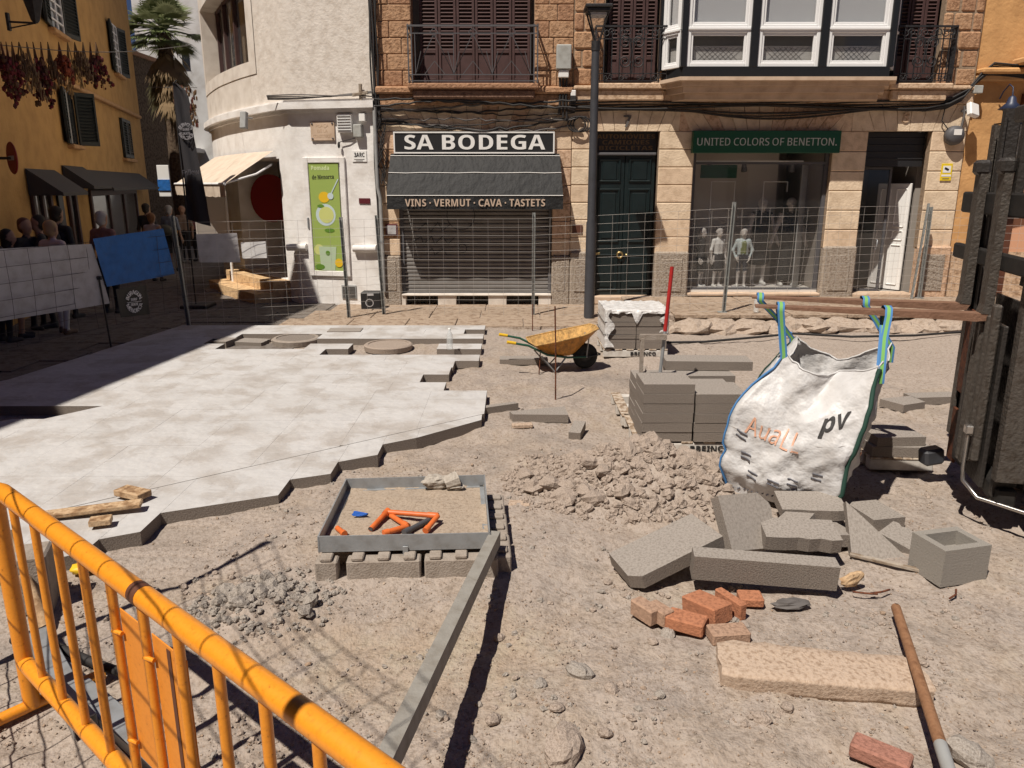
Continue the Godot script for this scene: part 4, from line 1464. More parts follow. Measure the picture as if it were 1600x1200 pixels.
func scroll_balcony(o: Node, x0: float, x1: float, z: float, mirrored: bool) -> void:
	var bl := Node3D.new()
	bl.name = "balcony"
	o.add_child(bl, true)
	var y0 := 3.99
	var y1 := 4.87
	var cx := (x0 + x1) / 2
	part(bl, "floor_slab", B.new().cbox(Vector3(cx, 3.905, (z + ZF) / 2 + .01), Vector3(x1 - x0 + .1, .1, z - ZF + .03), .02), M.trim)
	part(bl, "corbel_slab", B.new().cbox(Vector3(cx, 3.76, (z + ZF) / 2 - .01), Vector3(x1 - x0 - .04, .18, .16), .02), M.trim)
	for yy in [y0, y0 + .12, y1 - .2, y1]:
		var rl := B.new()
		var t := .03 if yy == y1 else .016
		rl.box(Vector3(cx, yy, z), Vector3(x1 - x0, t, t))
		for e in [x0, x1]: rl.box(Vector3(e, yy, (z + ZF) / 2), Vector3(t, t, z - ZF))
		part(bl, "rail", rl, M.iron)
	var nb := 9
	for i in nb + 1:
		var x := lerpf(x0, x1, float(i) / nb)
		if i == 4 or i == 5: continue
		part(bl, "baluster", B.new().box(Vector3(x, (y0 + y1) / 2, z), Vector3(.016, y1 - y0, .016)), M.iron)
	for i in 4:
		for e in [x0, x1]:
			part(bl, "baluster", B.new().box(Vector3(e, (y0 + y1) / 2, lerpf(ZF + .04, z - .04, i / 3.0)), Vector3(.014, y1 - y0, .014)), M.iron)
	for s in [-1.0, 1.0]:
		for t in [[.32, .11, PI], [.62, .11, 0.0]]:
			var cpt := Vector3(cx + s * .12, y0 + t[0], z)
			part(bl, "scroll", B.new().tube(spiral(cpt, t[1], 1.6, PI if s > 0 else 0.0, s * (1.0 if t[2] > 1.0 else -1.0)), .011, 5), M.iron)
		part(bl, "scroll", B.new().tube([Vector3(cx + s * .01, y0 + .12, z), Vector3(cx + s * .03, y0 + .32, z), Vector3(cx + s * .01, y0 + .47, z), Vector3(cx + s * .03, y0 + .62, z), Vector3(cx + s * .06, y1 - .2, z)], .011, 5), M.iron)
		for q in [-.32, -.1, .14, .36]:
			part(bl, "scroll", B.new().tube(spiral(Vector3(cx + q * (x1 - x0) + s * .04, y0 + .06, z), .045, 1.2, 0.0, s), .008, 5), M.iron)
			part(bl, "scroll", B.new().tube(spiral(Vector3(cx + q * (x1 - x0) + s * .05, y1 - .1, z), .07, 1.2, PI, -s), .009, 5), M.iron)

func bay_window(o: Node) -> void:
	var bw := Node3D.new()
	bw.name = "bay_window"
	o.add_child(bw)
	var zf := -13.88
	var x0 := 2.889
	var x1 := 6.376
	var xl := x0 - .28
	var xr := x1 + .28
	var yb := 3.994
	var yt := 7.0
	var top := Transform3D(Basis(Vector3(1, 0, 0), Vector3(0, 0, 1), Vector3(0, 1, 0)), Vector3.ZERO)
	var ring := func(g: float) -> Array: return [Vector2(xl - g, ZF - .02), Vector2(x0 - g * .5, zf + g), Vector2(x1 + g * .5, zf + g), Vector2(xr + g, ZF - .02)]
	# moulded stone base
	var lev := [[3.66, 3.76, -.16], [3.76, 3.86, -.06], [3.86, 3.96, 0.02], [3.96, yb - .06, 0.08], [yb - .06, yb, .14]]
	for l in lev:
		part(bw, "base_moulding", B.new().prism(ring.call(l[2]), l[1] - l[0] - .002, top.translated(Vector3(0, l[0], 0))), M.trim_clean)
	# granite plinth and posts
	part(bw, "granite_plinth", B.new().prism(ring.call(0.0), .17, top.translated(Vector3(0, yb, 0))), M.granite)
	part(bw, "top_slab", B.new().prism(ring.call(0.05), .3, top.translated(Vector3(0, yt, 0))), M.granite)
	var wy0 := yb + .17
	var posts := [x0, x0 + (x1 - x0) * .338, x0 + (x1 - x0) * .672, x1]
	for i in 4:
		part(bw, "granite_post", B.new().cbox(Vector3(posts[i], (wy0 + yt) / 2, zf - .07), Vector3(.13 if i in [1, 2] else .1, yt - wy0, .15), .004), M.granite)
	for s in [[xl, x0], [xr, x1]]:
		part(bw, "granite_post", B.new().cbox(Vector3(s[0], (wy0 + yt) / 2, ZF + .06), Vector3(.08, yt - wy0, .16), .004), M.granite)
	# three front windows, two side lights
	var mid := 4.762
	for i in 3:
		var a: float = posts[i] + (.065 if i > 0 else .05)
		var b: float = posts[i + 1] - (.065 if i < 2 else .05)
		bay_light(bw, a, b, wy0, mid, yt, Transform3D(Basis(), Vector3(0, 0, zf - .06)))
	for s in 2:
		var p := Vector2(xl, ZF + .1) if s == 0 else Vector2(x1, zf - .1)
		var q := Vector2(x0, zf - .1) if s == 0 else Vector2(xr, ZF + .1)
		var d := (q - p)
		var bx := Vector3(d.x, 0, d.y).normalized()
		bay_light(bw, .04, d.length() - .04, wy0, mid, yt, Transform3D(Basis(bx, Vector3.UP, bx.cross(Vector3.UP)), Vector3(p.x, 0, p.y)))
	part(bw, "floor", B.new().prism(ring.call(-.12), .02, top.translated(Vector3(0, wy0 + .004, 0))), M.shop_floor)
	part(bw, "room_back", B.new().box(Vector3((xl + xr) / 2, 5.7, ZF + .015), Vector3(xr - xl - .1, 2.9, .02)), M.shop_wall)

func bay_light(bw: Node, a: float, b: float, y0: float, mid: float, y1: float, xf: Transform3D) -> void:
	var w := Node3D.new()
	w.name = "window"
	bw.add_child(w, true)
	w.transform = xf
	var f := .065
	for seg in [[y0, mid], [mid, y1]]:
		var fm := B.new()
		var h: float = seg[1] - seg[0]
		for e in [[a + f / 2, (seg[0] + seg[1]) / 2, f, h], [b - f / 2, (seg[0] + seg[1]) / 2, f, h], [(a + b) / 2, seg[0] + f / 2, b - a - 2 * f, f], [(a + b) / 2, seg[1] - f / 2, b - a - 2 * f, f]]:
			fm.cbox(Vector3(e[0], e[1], 0), Vector3(e[2] - .001, e[3] - .001, .07), .008)
		# raised inner sash
		var g := .04
		for e in [[a + f + g / 2, (seg[0] + seg[1]) / 2, g, h - 2 * f], [b - f - g / 2, (seg[0] + seg[1]) / 2, g, h - 2 * f], [(a + b) / 2, seg[0] + f + g / 2, b - a - 2 * f - 2 * g, g], [(a + b) / 2, seg[1] - f - g / 2, b - a - 2 * f - 2 * g, g]]:
			fm.cbox(Vector3(e[0], e[1], -.012), Vector3(e[2] - .001, e[3] - .001, .05), .006)
		part(w, "frame", fm, M.white_frame)
		part(w, "pane", B.new().box(Vector3((a + b) / 2, (seg[0] + seg[1]) / 2, -.015), Vector3(b - a - 2 * f - 2 * g + .01, h - 2 * f - 2 * g + .01, .006)), M.glass)
	part(w, "sill_rail", B.new().cbox(Vector3((a + b) / 2, mid, .03), Vector3(b - a - .02, .045, .05), .008), M.white_frame)
	# roller blind above, lace below
	part(w, "blind", B.new().box(Vector3((a + b) / 2, (mid + y1) / 2, -.09), Vector3(b - a - .06, y1 - mid - .04, .008)), M.blind)
	var lh := (mid - y0) * .55
	part(w, "lace_curtain", B.new().box(Vector3((a + b) / 2, y0 + lh / 2 + .02, -.10), Vector3(b - a - .06, lh, .006)), M.lace)
	var lt := B.new()
	var k := a - lh
	while k < b:
		for s in [0, 1]:
			var p := Vector2(k, y0 + .03) if s == 0 else Vector2(k + lh, y0 + .03)
			var q := Vector2(k + lh, y0 + lh) if s == 0 else Vector2(k, y0 + lh)
			if minf(p.x, q.x) > a + .05 and maxf(p.x, q.x) < b - .05:
				lt.bar(Vector3(p.x, p.y, -.094), Vector3(q.x, q.y, -.094), .006, .003, Vector3(0, 0, 1))
		k += .09
	if lt.v.size() > 0: part(w, "lace_lattice", lt, M.cable_grey)

func shop_window(o: Node) -> void:
	var sw := Node3D.new()
	sw.name = "shop_window"
	o.add_child(sw)
	var x0 := 3.30
	var x1 := 5.80
	var y0 := .26
	var y1 := 3.16
	part(sw, "floor", B.new().box(Vector3((x0 + x1) / 2, .27, -15.35), Vector3(x1 - x0 - .01, .06, 1.5)), M.shop_floor)
	part(sw, "back_panel", B.new().box(Vector3(x0 + .98, 1.7, -15.75), Vector3(1.94, 2.8, .05)), M.shop_wall)
	part(sw, "side_panel", B.new().box(Vector3(x0 + .02, 1.7, -15.25), Vector3(.03, 2.8, 1.0)), M.shop_wall)
	part(sw, "ceiling", B.new().box(Vector3((x0 + x1) / 2, 3.2, -15.4), Vector3(x1 - x0 - .01, .06, 1.6)), M.shop_wall)
	var fr := B.new()
	for e in [x0 + .035, x1 - .035]:
		fr.box(Vector3(e, (y0 + y1) / 2, ZF - .16), Vector3(.065, y1 - y0, .08))
	fr.box(Vector3((x0 + x1) / 2, y0 + .04, ZF - .16), Vector3(x1 - x0 - .14, .07, .078))
	fr.box(Vector3((x0 + x1) / 2, 2.62, ZF - .16), Vector3(x1 - x0 - .14, .04, .078))
	part(sw, "frame", fr, M.iron_grey)
	part(sw, "pane", B.new().box(Vector3((x0 + x1) / 2, 1.45, ZF - .16), Vector3(x1 - x0 - .14, 2.3, .008)), M.glass)
	part(sw, "side_pane", B.new().box(Vector3(x1 - .3, 1.45, ZF - .45), Vector3(.24, 2.28, .02), Basis(Vector3.UP, .8)), M.grey_pvc)
	part(sw, "sill", B.new().cbox(Vector3((x0 + x1) / 2, .235, ZF - .06), Vector3(x1 - x0 - .01, .05, .3), .01), M.trim_clean)
	# spot lamps under the ceiling, white hanging frames
	var tl := B.new().box(Vector3(x0 + 1.1, 2.66, -14.95), Vector3(2.1, .025, .025))
	part(sw, "lamp_track", tl, M.sign_white)
	for x in [x0 + .4, x0 + 1.05, x0 + 1.95]:
		part(sw, "spot_lamp", B.new().lathe([Vector2(.03, .1), Vector2(.04, .08), Vector2(.06, -.06), Vector2(0, -.06)], 12, Transform3D(eul(25, 0, 10), Vector3(x, 2.54, -14.95))), M.iron_grey)
	for f in [[3.821, 4.274, 2.291, .32], [4.825, 5.278, 2.291, 1.5]]:
		part(sw, "hanging_frame", B.new().tube([Vector3(f[0], f[3], -15.2), Vector3(f[0], f[2], -15.2), Vector3(f[1], f[2], -15.2), Vector3(f[1], f[3] if f[3] < 1 else 2.1, -15.2)], .012, 5), M.sign_white)
	part(sw, "green_card", B.new().cbox(Vector3(3.866, 2.475, -14.9), Vector3(.68, .24, .02), .003), M.sign_green)
	# fascia sign
	var s := thing("fascia_sign", "dark green fascia sign with thin grey capitals over the clothes shop window", "sign")
	var p0 := Vector2(3.234, 3.169)
	var p1 := Vector2(5.871, 2.787)
	var cx := (p0.x + p1.x) / 2
	var cy := (p0.y + p1.y) / 2
	part(s, "board", B.new().cbox(Vector3(cx, cy, ZF + .07), Vector3(p1.x - p0.x, p0.y - p1.y, .14), .006), M.sign_green)
	words(s, "lettering", "UNITED COLORS OF BENETTON.", (p1.x - p0.x) * .945, (p0.y - p1.y) * .34, M.letter_grey, Vector3(cx, cy, ZF + .145), Basis(), false)

func build_right_yellow() -> void:
	var o := thing("ochre_house", "sunlit ochre rendered house at the right end of the row", "building")
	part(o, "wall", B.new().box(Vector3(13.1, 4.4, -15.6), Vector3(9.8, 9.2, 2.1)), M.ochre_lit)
	part(o, "cornice", B.new().cbox(Vector3(13.1, 4.156 - .1, ZF - .02), Vector3(9.78, .1, .2), .02), M.ochre_trim)
	part(o, "cornice", B.new().cbox(Vector3(13.1, 4.156 + .01, ZF + .03), Vector3(9.78, .1, .3), .03), M.ochre_lit)
	part(o, "balcony_slab", B.new().cbox(Vector3(9.011 + .9, 4.314, ZF + .35), Vector3(2.2, .12, .8), .03), M.ochre_trim)
	part(o, "plinth", B.new().box(Vector3(13.1, .55, ZF - .02), Vector3(9.78, .95, .1)), M.trim)
	var d := Node3D.new()
	d.name = "door_surround"
	o.add_child(d)
	part(d, "jamb", B.new().box(Vector3(9.059 + .1, 2.0, ZF + .0), Vector3(.14, 3.6, .12)), M.plaque_brown)
	part(d, "panel", B.new().box(Vector3(9.059 + .8, 2.0, ZF - .02), Vector3(1.2, 3.5, .08)), M.salmon)
	var lp := thing("wall_lamp", "dark blue goose-neck wall lamp on the ochre house", "lamp")
	var c := Vector2(8.715, 3.574)
	part(lp, "shade", B.new().lathe([Vector2(.03, .16), Vector2(.06, .13), Vector2(.08, .05), Vector2(.2, -.06), Vector2(.19, -.065), Vector2(.07, .04)], 20, Transform3D(Basis(), Vector3(c.x, c.y, -14.2))), M.blue_shade)
	part(lp, "neck", B.new().tube([Vector3(c.x, c.y + .15, -14.2), Vector3(c.x, c.y + .3, -14.22), Vector3(c.x - .02, c.y + .36, -14.3), Vector3(c.x - .04, c.y + .25, -14.42), Vector3(c.x - .04, c.y + .14, -14.5)], .012, 6), M.blue_shade)
	part(lp, "bulb", B.new().blob(Vector3(c.x, c.y - .05, -14.2), Vector3(.12, .13, .12), 3, 0.0, 8, 12, Basis(), false), M.sign_white)
	var sg := thing("hanging_sign", "navy hanging shop sign with white rim beside the forklift mast top", "sign")
	var h := Vector2(8.749, 3.024)
	part(sg, "panel", B.new().cbox(Vector3(h.x + .1, h.y, -13.9), Vector3(.5, .55, .04), .01, eul(0, 0, 12)), M.navy)
	part(sg, "rim", B.new().tube([Vector3(h.x - .22, h.y - .3, -13.87), Vector3(h.x - .1, h.y + .26, -13.87), Vector3(h.x + .4, h.y + .3, -13.87)], .018, 6), M.sign_white)
	part(sg, "bracket", B.new().tube([Vector3(h.x - .1, h.y + .26, -13.9), Vector3(h.x - .1, h.y + .26, -14.5)], .015, 6), M.iron)
	var star := []
	for i in 10: star.append(Vector2(sin(TAU * i / 10), cos(TAU * i / 10)) * (.09 if i % 2 == 0 else .04))
	part(sg, "star_mark", B.new().prism(star, .004, Transform3D(Basis(), Vector3(h.x + .1, h.y + .02, -13.876))), M.sign_white)

# ---------------------------------------------------------------- ochre house on the left, street behind, things on the facades
func build_left_yellow() -> void:
	var o := thing("ochre_house", "tall ochre house in shade with dark shutters and three grey awnings", "building")
	var top := Transform3D(Basis(Vector3(1, 0, 0), Vector3(0, 0, 1), Vector3(0, 1, 0)), Vector3(0, -.05, 0))
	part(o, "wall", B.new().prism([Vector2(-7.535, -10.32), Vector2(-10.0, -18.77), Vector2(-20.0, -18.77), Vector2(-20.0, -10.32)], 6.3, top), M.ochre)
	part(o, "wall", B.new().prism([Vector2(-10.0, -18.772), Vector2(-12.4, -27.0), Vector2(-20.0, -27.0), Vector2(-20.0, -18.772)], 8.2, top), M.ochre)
	# the taller neighbour outside the picture that shades the plaza
	var tall := thing("tall_house", "tall ochre house outside the picture whose shade falls on the plaza", "building")
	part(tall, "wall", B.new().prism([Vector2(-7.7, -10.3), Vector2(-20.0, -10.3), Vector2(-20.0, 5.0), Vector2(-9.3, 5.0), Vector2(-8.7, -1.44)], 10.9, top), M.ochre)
	part(tall, "roof", B.new().prism([Vector2(-7.7, -10.28), Vector2(-20.0, -10.28), Vector2(-20.0, 5.0), Vector2(-9.3, 5.0), Vector2(-8.7, -1.44)], .14, top.translated(Vector3(0, 10.9, 0))), M.ochre_trim)
	# houses on the side of the plaza behind the photographer, mirrored by the shop glass
	var paint := [M.ashlar2, M.ochre, M.white_wall]
	for i in 3:
		var hs := thing("opposite_house", ["stone house across the plaza, behind the photographer on the left", "ochre house across the plaza, behind the photographer", "white house across the plaza, behind the photographer on the right"][i], "building", Vector3(-6.0 + i * 9.0, 0, 15.0), 0, "houses behind the photographer")
		part(hs, "wall", B.new().box(Vector3(0, 4.4, 0), Vector3(8.9, 9.0 + i * .6, 4.0)), paint[i])
		for k in 6:
			var wn := part(hs, "window", B.new().box(Vector3(-2.8 + (k % 3) * 2.8, 2.0 + (k / 3) * 3.6, -2.02), Vector3(1.1, 2.2, .06)), M.shutter_green)
			part(wn, "sill", B.new().box(Vector3(-2.8 + (k % 3) * 2.8, .86 + (k / 3) * 3.6, -2.08), Vector3(1.4, .08, .16)), M.trim)
	var f := Node3D.new()
	f.name = "facade"
	o.add_child(f)
	f.transform = Transform3D(Basis(Vector3(-.28, 0, -.96), Vector3.UP, Vector3(.96, 0, -.28)), Vector3(-7.5, 0, -10.2))
	var X := f.transform
	var ad := func(nm: String, b: B, m: Material) -> MeshInstance3D:
		var q := part(o, nm, b, m)
		q.transform = X
		return q
	f.free()
	# string course
	var c0 := Vector2(5.94, 4.352)
	var c1 := Vector2(19.288, 4.369)
	ad.call("string_course", B.new().cbox(Vector3(8.5, (c0.y + c1.y) / 2, .06), Vector3(17.0, .1, .14), .02), M.ochre_trim)
	# windows: [corner, corner, leaves open?]
	var wins := [[Vector2(7.266, 6.009), Vector2(8.312, 5.399), 1], [Vector2(13.978, 6.676), Vector2(14.794, 5.369), 1], [Vector2(7.533, 3.914), Vector2(8.294, 3.11), 0], [Vector2(13.691, 3.85), Vector2(15.056, 3.002), 2]]
	for w in wins:
		var a: Vector2 = w[0]; var b: Vector2 = w[1]
		var s0 := a.x; var s1 := b.x; var y0 := b.y; var y1 := maxf(a.y, b.y + 1.1)
		var n := Node3D.new()
		n.name = "window"
		o.add_child(n, true)
		n.transform = X
		part(n, "pane", B.new().box(Vector3((s0 + s1) / 2, (y0 + y1) / 2, .012), Vector3(s1 - s0, y1 - y0, .02)), M.painted_dark_pane)
		part(n, "sill", B.new().cbox(Vector3((s0 + s1) / 2, y0 - .07, .06), Vector3(s1 - s0 + .3, .09, .16), .02), M.ochre_trim)
		if w[2] == 1:
			var mb := B.new()
			for i in 3: mb.box(Vector3(lerpf(s0, s1, i / 2.0), (y0 + y1) / 2, .035), Vector3(.06, y1 - y0, .03))
			var k := 6
			for i in k + 1: mb.box(Vector3((s0 + s1) / 2, lerpf(y0, y1, float(i) / k), .034), Vector3(s1 - s0 - .07, .035, .026))
			part(n, "glazing_bars", mb, M.white_frame)
			var lw := (s1 - s0) * .62
			louvre(n, -lw, 0, y0 - .02, y1 + .02, 0, M.shutter_green, .07, 0.0, eul(0, 6, 0), Vector3(s0 - .02, 0, .05))
			louvre(n, 0, lw, y0 - .02, y1 + .02, 0, M.shutter_green, .07, 0.0, eul(0, -14, 0), Vector3(s1 + .02, 0, .05))
		elif w[2] == 0:
			part(n, "frame", B.new().box(Vector3(s0 + .1, (y0 + y1) / 2, .04), Vector3(.1, y1 - y0, .03)), M.grey_pvc)
			var lw := (s1 - s0) * .6
			louvre(n, -lw, 0, y0 - .02, y1 + .02, 0, M.shutter_green, .07, 0.0, eul(0, 8, 0), Vector3(s0 - .02, 0, .05))
			louvre(n, 0, lw, y0 - .02, y1 + .02, 0, M.shutter_green, .07, 0.0, eul(0, -50, 0), Vector3(s1 + .02, 0, .05))
		else:
			louvre(n, s0, (s0 + s1) / 2 - .01, y0, y1, .06, M.shutter_green, .07)
			louvre(n, (s0 + s1) / 2 + .01, s1, y0, y1, .06, M.shutter_green, .07)
	# ground floor shop openings
	var shops := [[Vector2(4.2, 2.11), Vector2(5.308, 1.223), 2], [Vector2(6.698, 2.243), Vector2(7.252, 0.819), 0], [Vector2(8.711, 2.038), Vector2(14.724, 0.929), 3]]
	for s in shops:
		var n := Node3D.new()
		n.name = "shop_opening"
		o.add_child(n, true)
		n.transform = X
		var s0: float = s[0].x; var s1: float = s[1].x
		var y1: float = s[0].y
		var y0 := .1 if s[2] != 3 else .75
		part(n, "pane", B.new().box(Vector3((s0 + s1) / 2, (y0 + y1) / 2, .012), Vector3(s1 - s0, y1 - y0, .02)), M.painted_dark_pane if s[2] == 0 else M.glass_dark)
		if s[2] > 0:
			part(n, "display", B.new().box(Vector3((s0 + s1) / 2, (y0 + y1) / 2, .004), Vector3(s1 - s0 - .1, y1 - y0 - .1, .006)), M.shop_wall)
		var fb := B.new()
		for i in s[2] + 1 if s[2] > 0 else 2:
			var t: float = float(i) / maxf(1.0, s[2])
			fb.cbox(Vector3(lerpf(s0, s1, t), (y0 + y1) / 2, .04), Vector3(.14, y1 - y0, .06), .01)
		fb.cbox(Vector3((s0 + s1) / 2, y1, .04), Vector3(s1 - s0 + .14, .14, .07), .01)
		part(n, "frame", fb, M.shutter_brown)
	ad.call("menu_board", B.new().cbox(Vector3((Vector2(6.039, 1.777)).x, 1.75, .03), Vector3(.35, .8, .04), .006), M.sign_black)
	# three canopies
	var aws := [[Vector2(4.077, 2.518), Vector2(6.001, 2.143)], [Vector2(6.61, 2.628), Vector2(8.415, 2.285)], [Vector2(8.647, 2.572), Vector2(15.903, 2.079)]]
	var lab := ["narrow dark grey awning, the one nearest the red round sign", "short dark grey awning over the ochre house's door", "long dark grey awning over the ochre house's wide window"]
	for i in 3:
		var a: Vector2 = aws[i][0]; var b: Vector2 = aws[i][1]
		var w := thing("shop_awning", lab[i], "awning", Vector3.ZERO, 0, "grey awnings on the ochre house")
		w.transform = X
		var y1 := a.y
		var y0 := y1 - .42
		var d := .55
		var g := B.new()
		g.prism([Vector2(0, y1), Vector2(d, y0), Vector2(d, y0 - .06), Vector2(d - .015, y0 - .06), Vector2(0, y1 - .03)], b.x - a.x, Transform3D(Basis(Vector3(0, 0, 1), Vector3(0, 1, 0), Vector3(1, 0, 0)), Vector3(a.x, 0, .02)))
		part(w, "canopy", g, M.awning_grey)
		var sd := B.new()
		for e in [a.x, b.x]: sd.prism([Vector2(0, y1 - .03), Vector2(d - .02, y0 - .05), Vector2(0, y0 - .05)], .008, Transform3D(Basis(Vector3(0, 0, 1), Vector3(0, 1, 0), Vector3(1, 0, 0)), Vector3(e - .004, 0, .02)))
		part(w, "side_panel", sd, M.awning_grey)
	# red round traffic sign seen edge on, lantern on its bracket
	var rs := thing("traffic_sign", "round red traffic sign turned sideways on the ochre wall", "sign")
	var rp := Vector3(-6.622, 2.582, -10.6)
	part(rs, "disc", B.new().lathe([Vector2(0, .012), Vector2(.2, .012), Vector2(.21, 0), Vector2(.2, -.012), Vector2(0, -.012)], 28, Transform3D(Basis(Vector3.RIGHT, PI / 2).rotated(Vector3.UP, -.75), rp), false), M.red_deep)
	part(rs, "white_bar", B.new().cbox(rp, Vector3(.24, .06, .03), .004, yaw(-43)), M.banner_white)
	part(rs, "bracket", B.new().tube([rp, rp + Vector3(-.5, 0, -.1)], .02, 6), M.iron)
	var ln := thing("wall_lantern", "black wrought-iron lantern on a bracket at the ochre house's upper window", "lantern")
	var l0 := Vector3(-6.639, 4.319, -11)
	var l1 := Vector3(-6.279, 4.303, -11)
	part(ln, "wall_plate", B.new().cbox(l0, Vector3(.04, .22, .05), .006), M.iron)
	part(ln, "arm", B.new().tube([l0, l1], .014, 6), M.iron)
	part(ln, "brace", B.new().tube([l0 + Vector3(0, -.08, 0), (l0 + l1) / 2 + Vector3(0, -.04, 0), l1], .009, 6), M.iron)
	part(ln, "cage", B.new().lathe([Vector2(.03, 0), Vector2(.06, .04), Vector2(.15, .36), Vector2(.17, .38), Vector2(.05, .52), Vector2(0, .54)], 6, Transform3D(Basis(), l1), false), M.iron)
	# dried flower bunches on a line
	var r := RandomNumberGenerator.new()
	r.seed = 31
	var line := []
	for i in 13: line.append(Vector3(-7.09, 4.086, -11.2).lerp(Vector3(-6.178, 4.85, -16), i / 12.0) + Vector3(0, -.12 * sin(PI * i / 12.0), 0))
	solo("hanging_line", "thin line strung across the street carrying dried bunches", "line", B.new().tube(line, .006, 4), M.cable_grey)
	var hang := [Vector3(-6.964, 4.086, -11.3), Vector3(-6.992, 4.112, -11.46), Vector3(-7.009, 4.138, -11.62), Vector3(-7.005, 4.164, -11.78), Vector3(-6.995, 4.192, -11.95), Vector3(-6.996, 4.218, -12.11), Vector3(-6.974, 4.244, -12.27), Vector3(-6.96, 4.27, -12.43), Vector3(-6.884, 4.296, -12.59), Vector3(-6.834, 4.322, -12.75), Vector3(-6.815, 4.349, -12.92), Vector3(-6.768, 4.375, -13.08), Vector3(-6.738, 4.401, -13.24), Vector3(-6.727, 4.427, -13.4)]
	var kind := [0, 0, 0, 1, 2, 0, 0, 1, 3, 4, 1, 2, 0, 0]
	var ln2 := [46, 70, 60, 40, 66, 60, 84, 60, 50, 66, 44, 44, 50, 60]
	var desc := ["dark red dried flower bunch", "thin brown dried twig bunch", "pale straw dried grass bunch", "orange-red dried flower bunch", "yellowish dried grass bunch"]
	var cols := [[Color(.16, .02, .025), Color(.09, .02, .02), Color(.12, .06, .03)], [Color(.12, .07, .04), Color(.17, .1, .05)], [Color(.35, .24, .13), Color(.28, .18, .1)], [Color(.3, .07, .03), Color(.2, .05, .03)], [Color(.4, .26, .1), Color(.3, .2, .1)]]
	for i in hang.size():
		var p: Vector3 = hang[i]
		var L: float = ln2[i] * .0118
		var t := thing("dried_bunch", "%s, number %s along the line from the photo's left edge" % [desc[kind[i]], ["one", "two", "three", "four", "five", "six", "seven", "eight", "nine", "ten", "eleven", "twelve", "thirteen", "fourteen"][i]], "dried flowers", p, 0, "dried bunches hanging over the street")
		var st := B.new(); st.use_col = true
		var hd := B.new(); hd.use_col = true
		var cc: Array = cols[kind[i]]
		for k in 9:
			st.col = cc[r.randi() % cc.size()].lerp(Color(.15, .1, .05), .5)
			var e := Vector3(r.randf_range(-.13, .13), -L * r.randf_range(.6, 1.0), r.randf_range(-.13, .13))
			st.tube([Vector3(0, .04, 0), Vector3(e.x * .25, -L * .3, e.z * .25), e], [.006, .006, .003], 4)
			for q in 13:
				hd.col = cc[r.randi() % cc.size()] * r.randf_range(.7, 1.3)
				var tt := r.randf_range(.45, 1.0)
				var s := r.randf_range(.03, .07) if kind[i] in [0, 3] else r.randf_range(.012, .028)
				hd.blob(e * tt + Vector3(r.randf_range(-.04, .04), r.randf_range(-.04, .04), r.randf_range(-.04, .04)), Vector3(s, s * (1.2 if kind[i] in [0, 3] else 4.0), s), r.randi() % 500, .3, 3, 5)
		part(t, "stems", st, M.dry_flower)
		part(t, "flower_heads", hd, M.dry_flower)

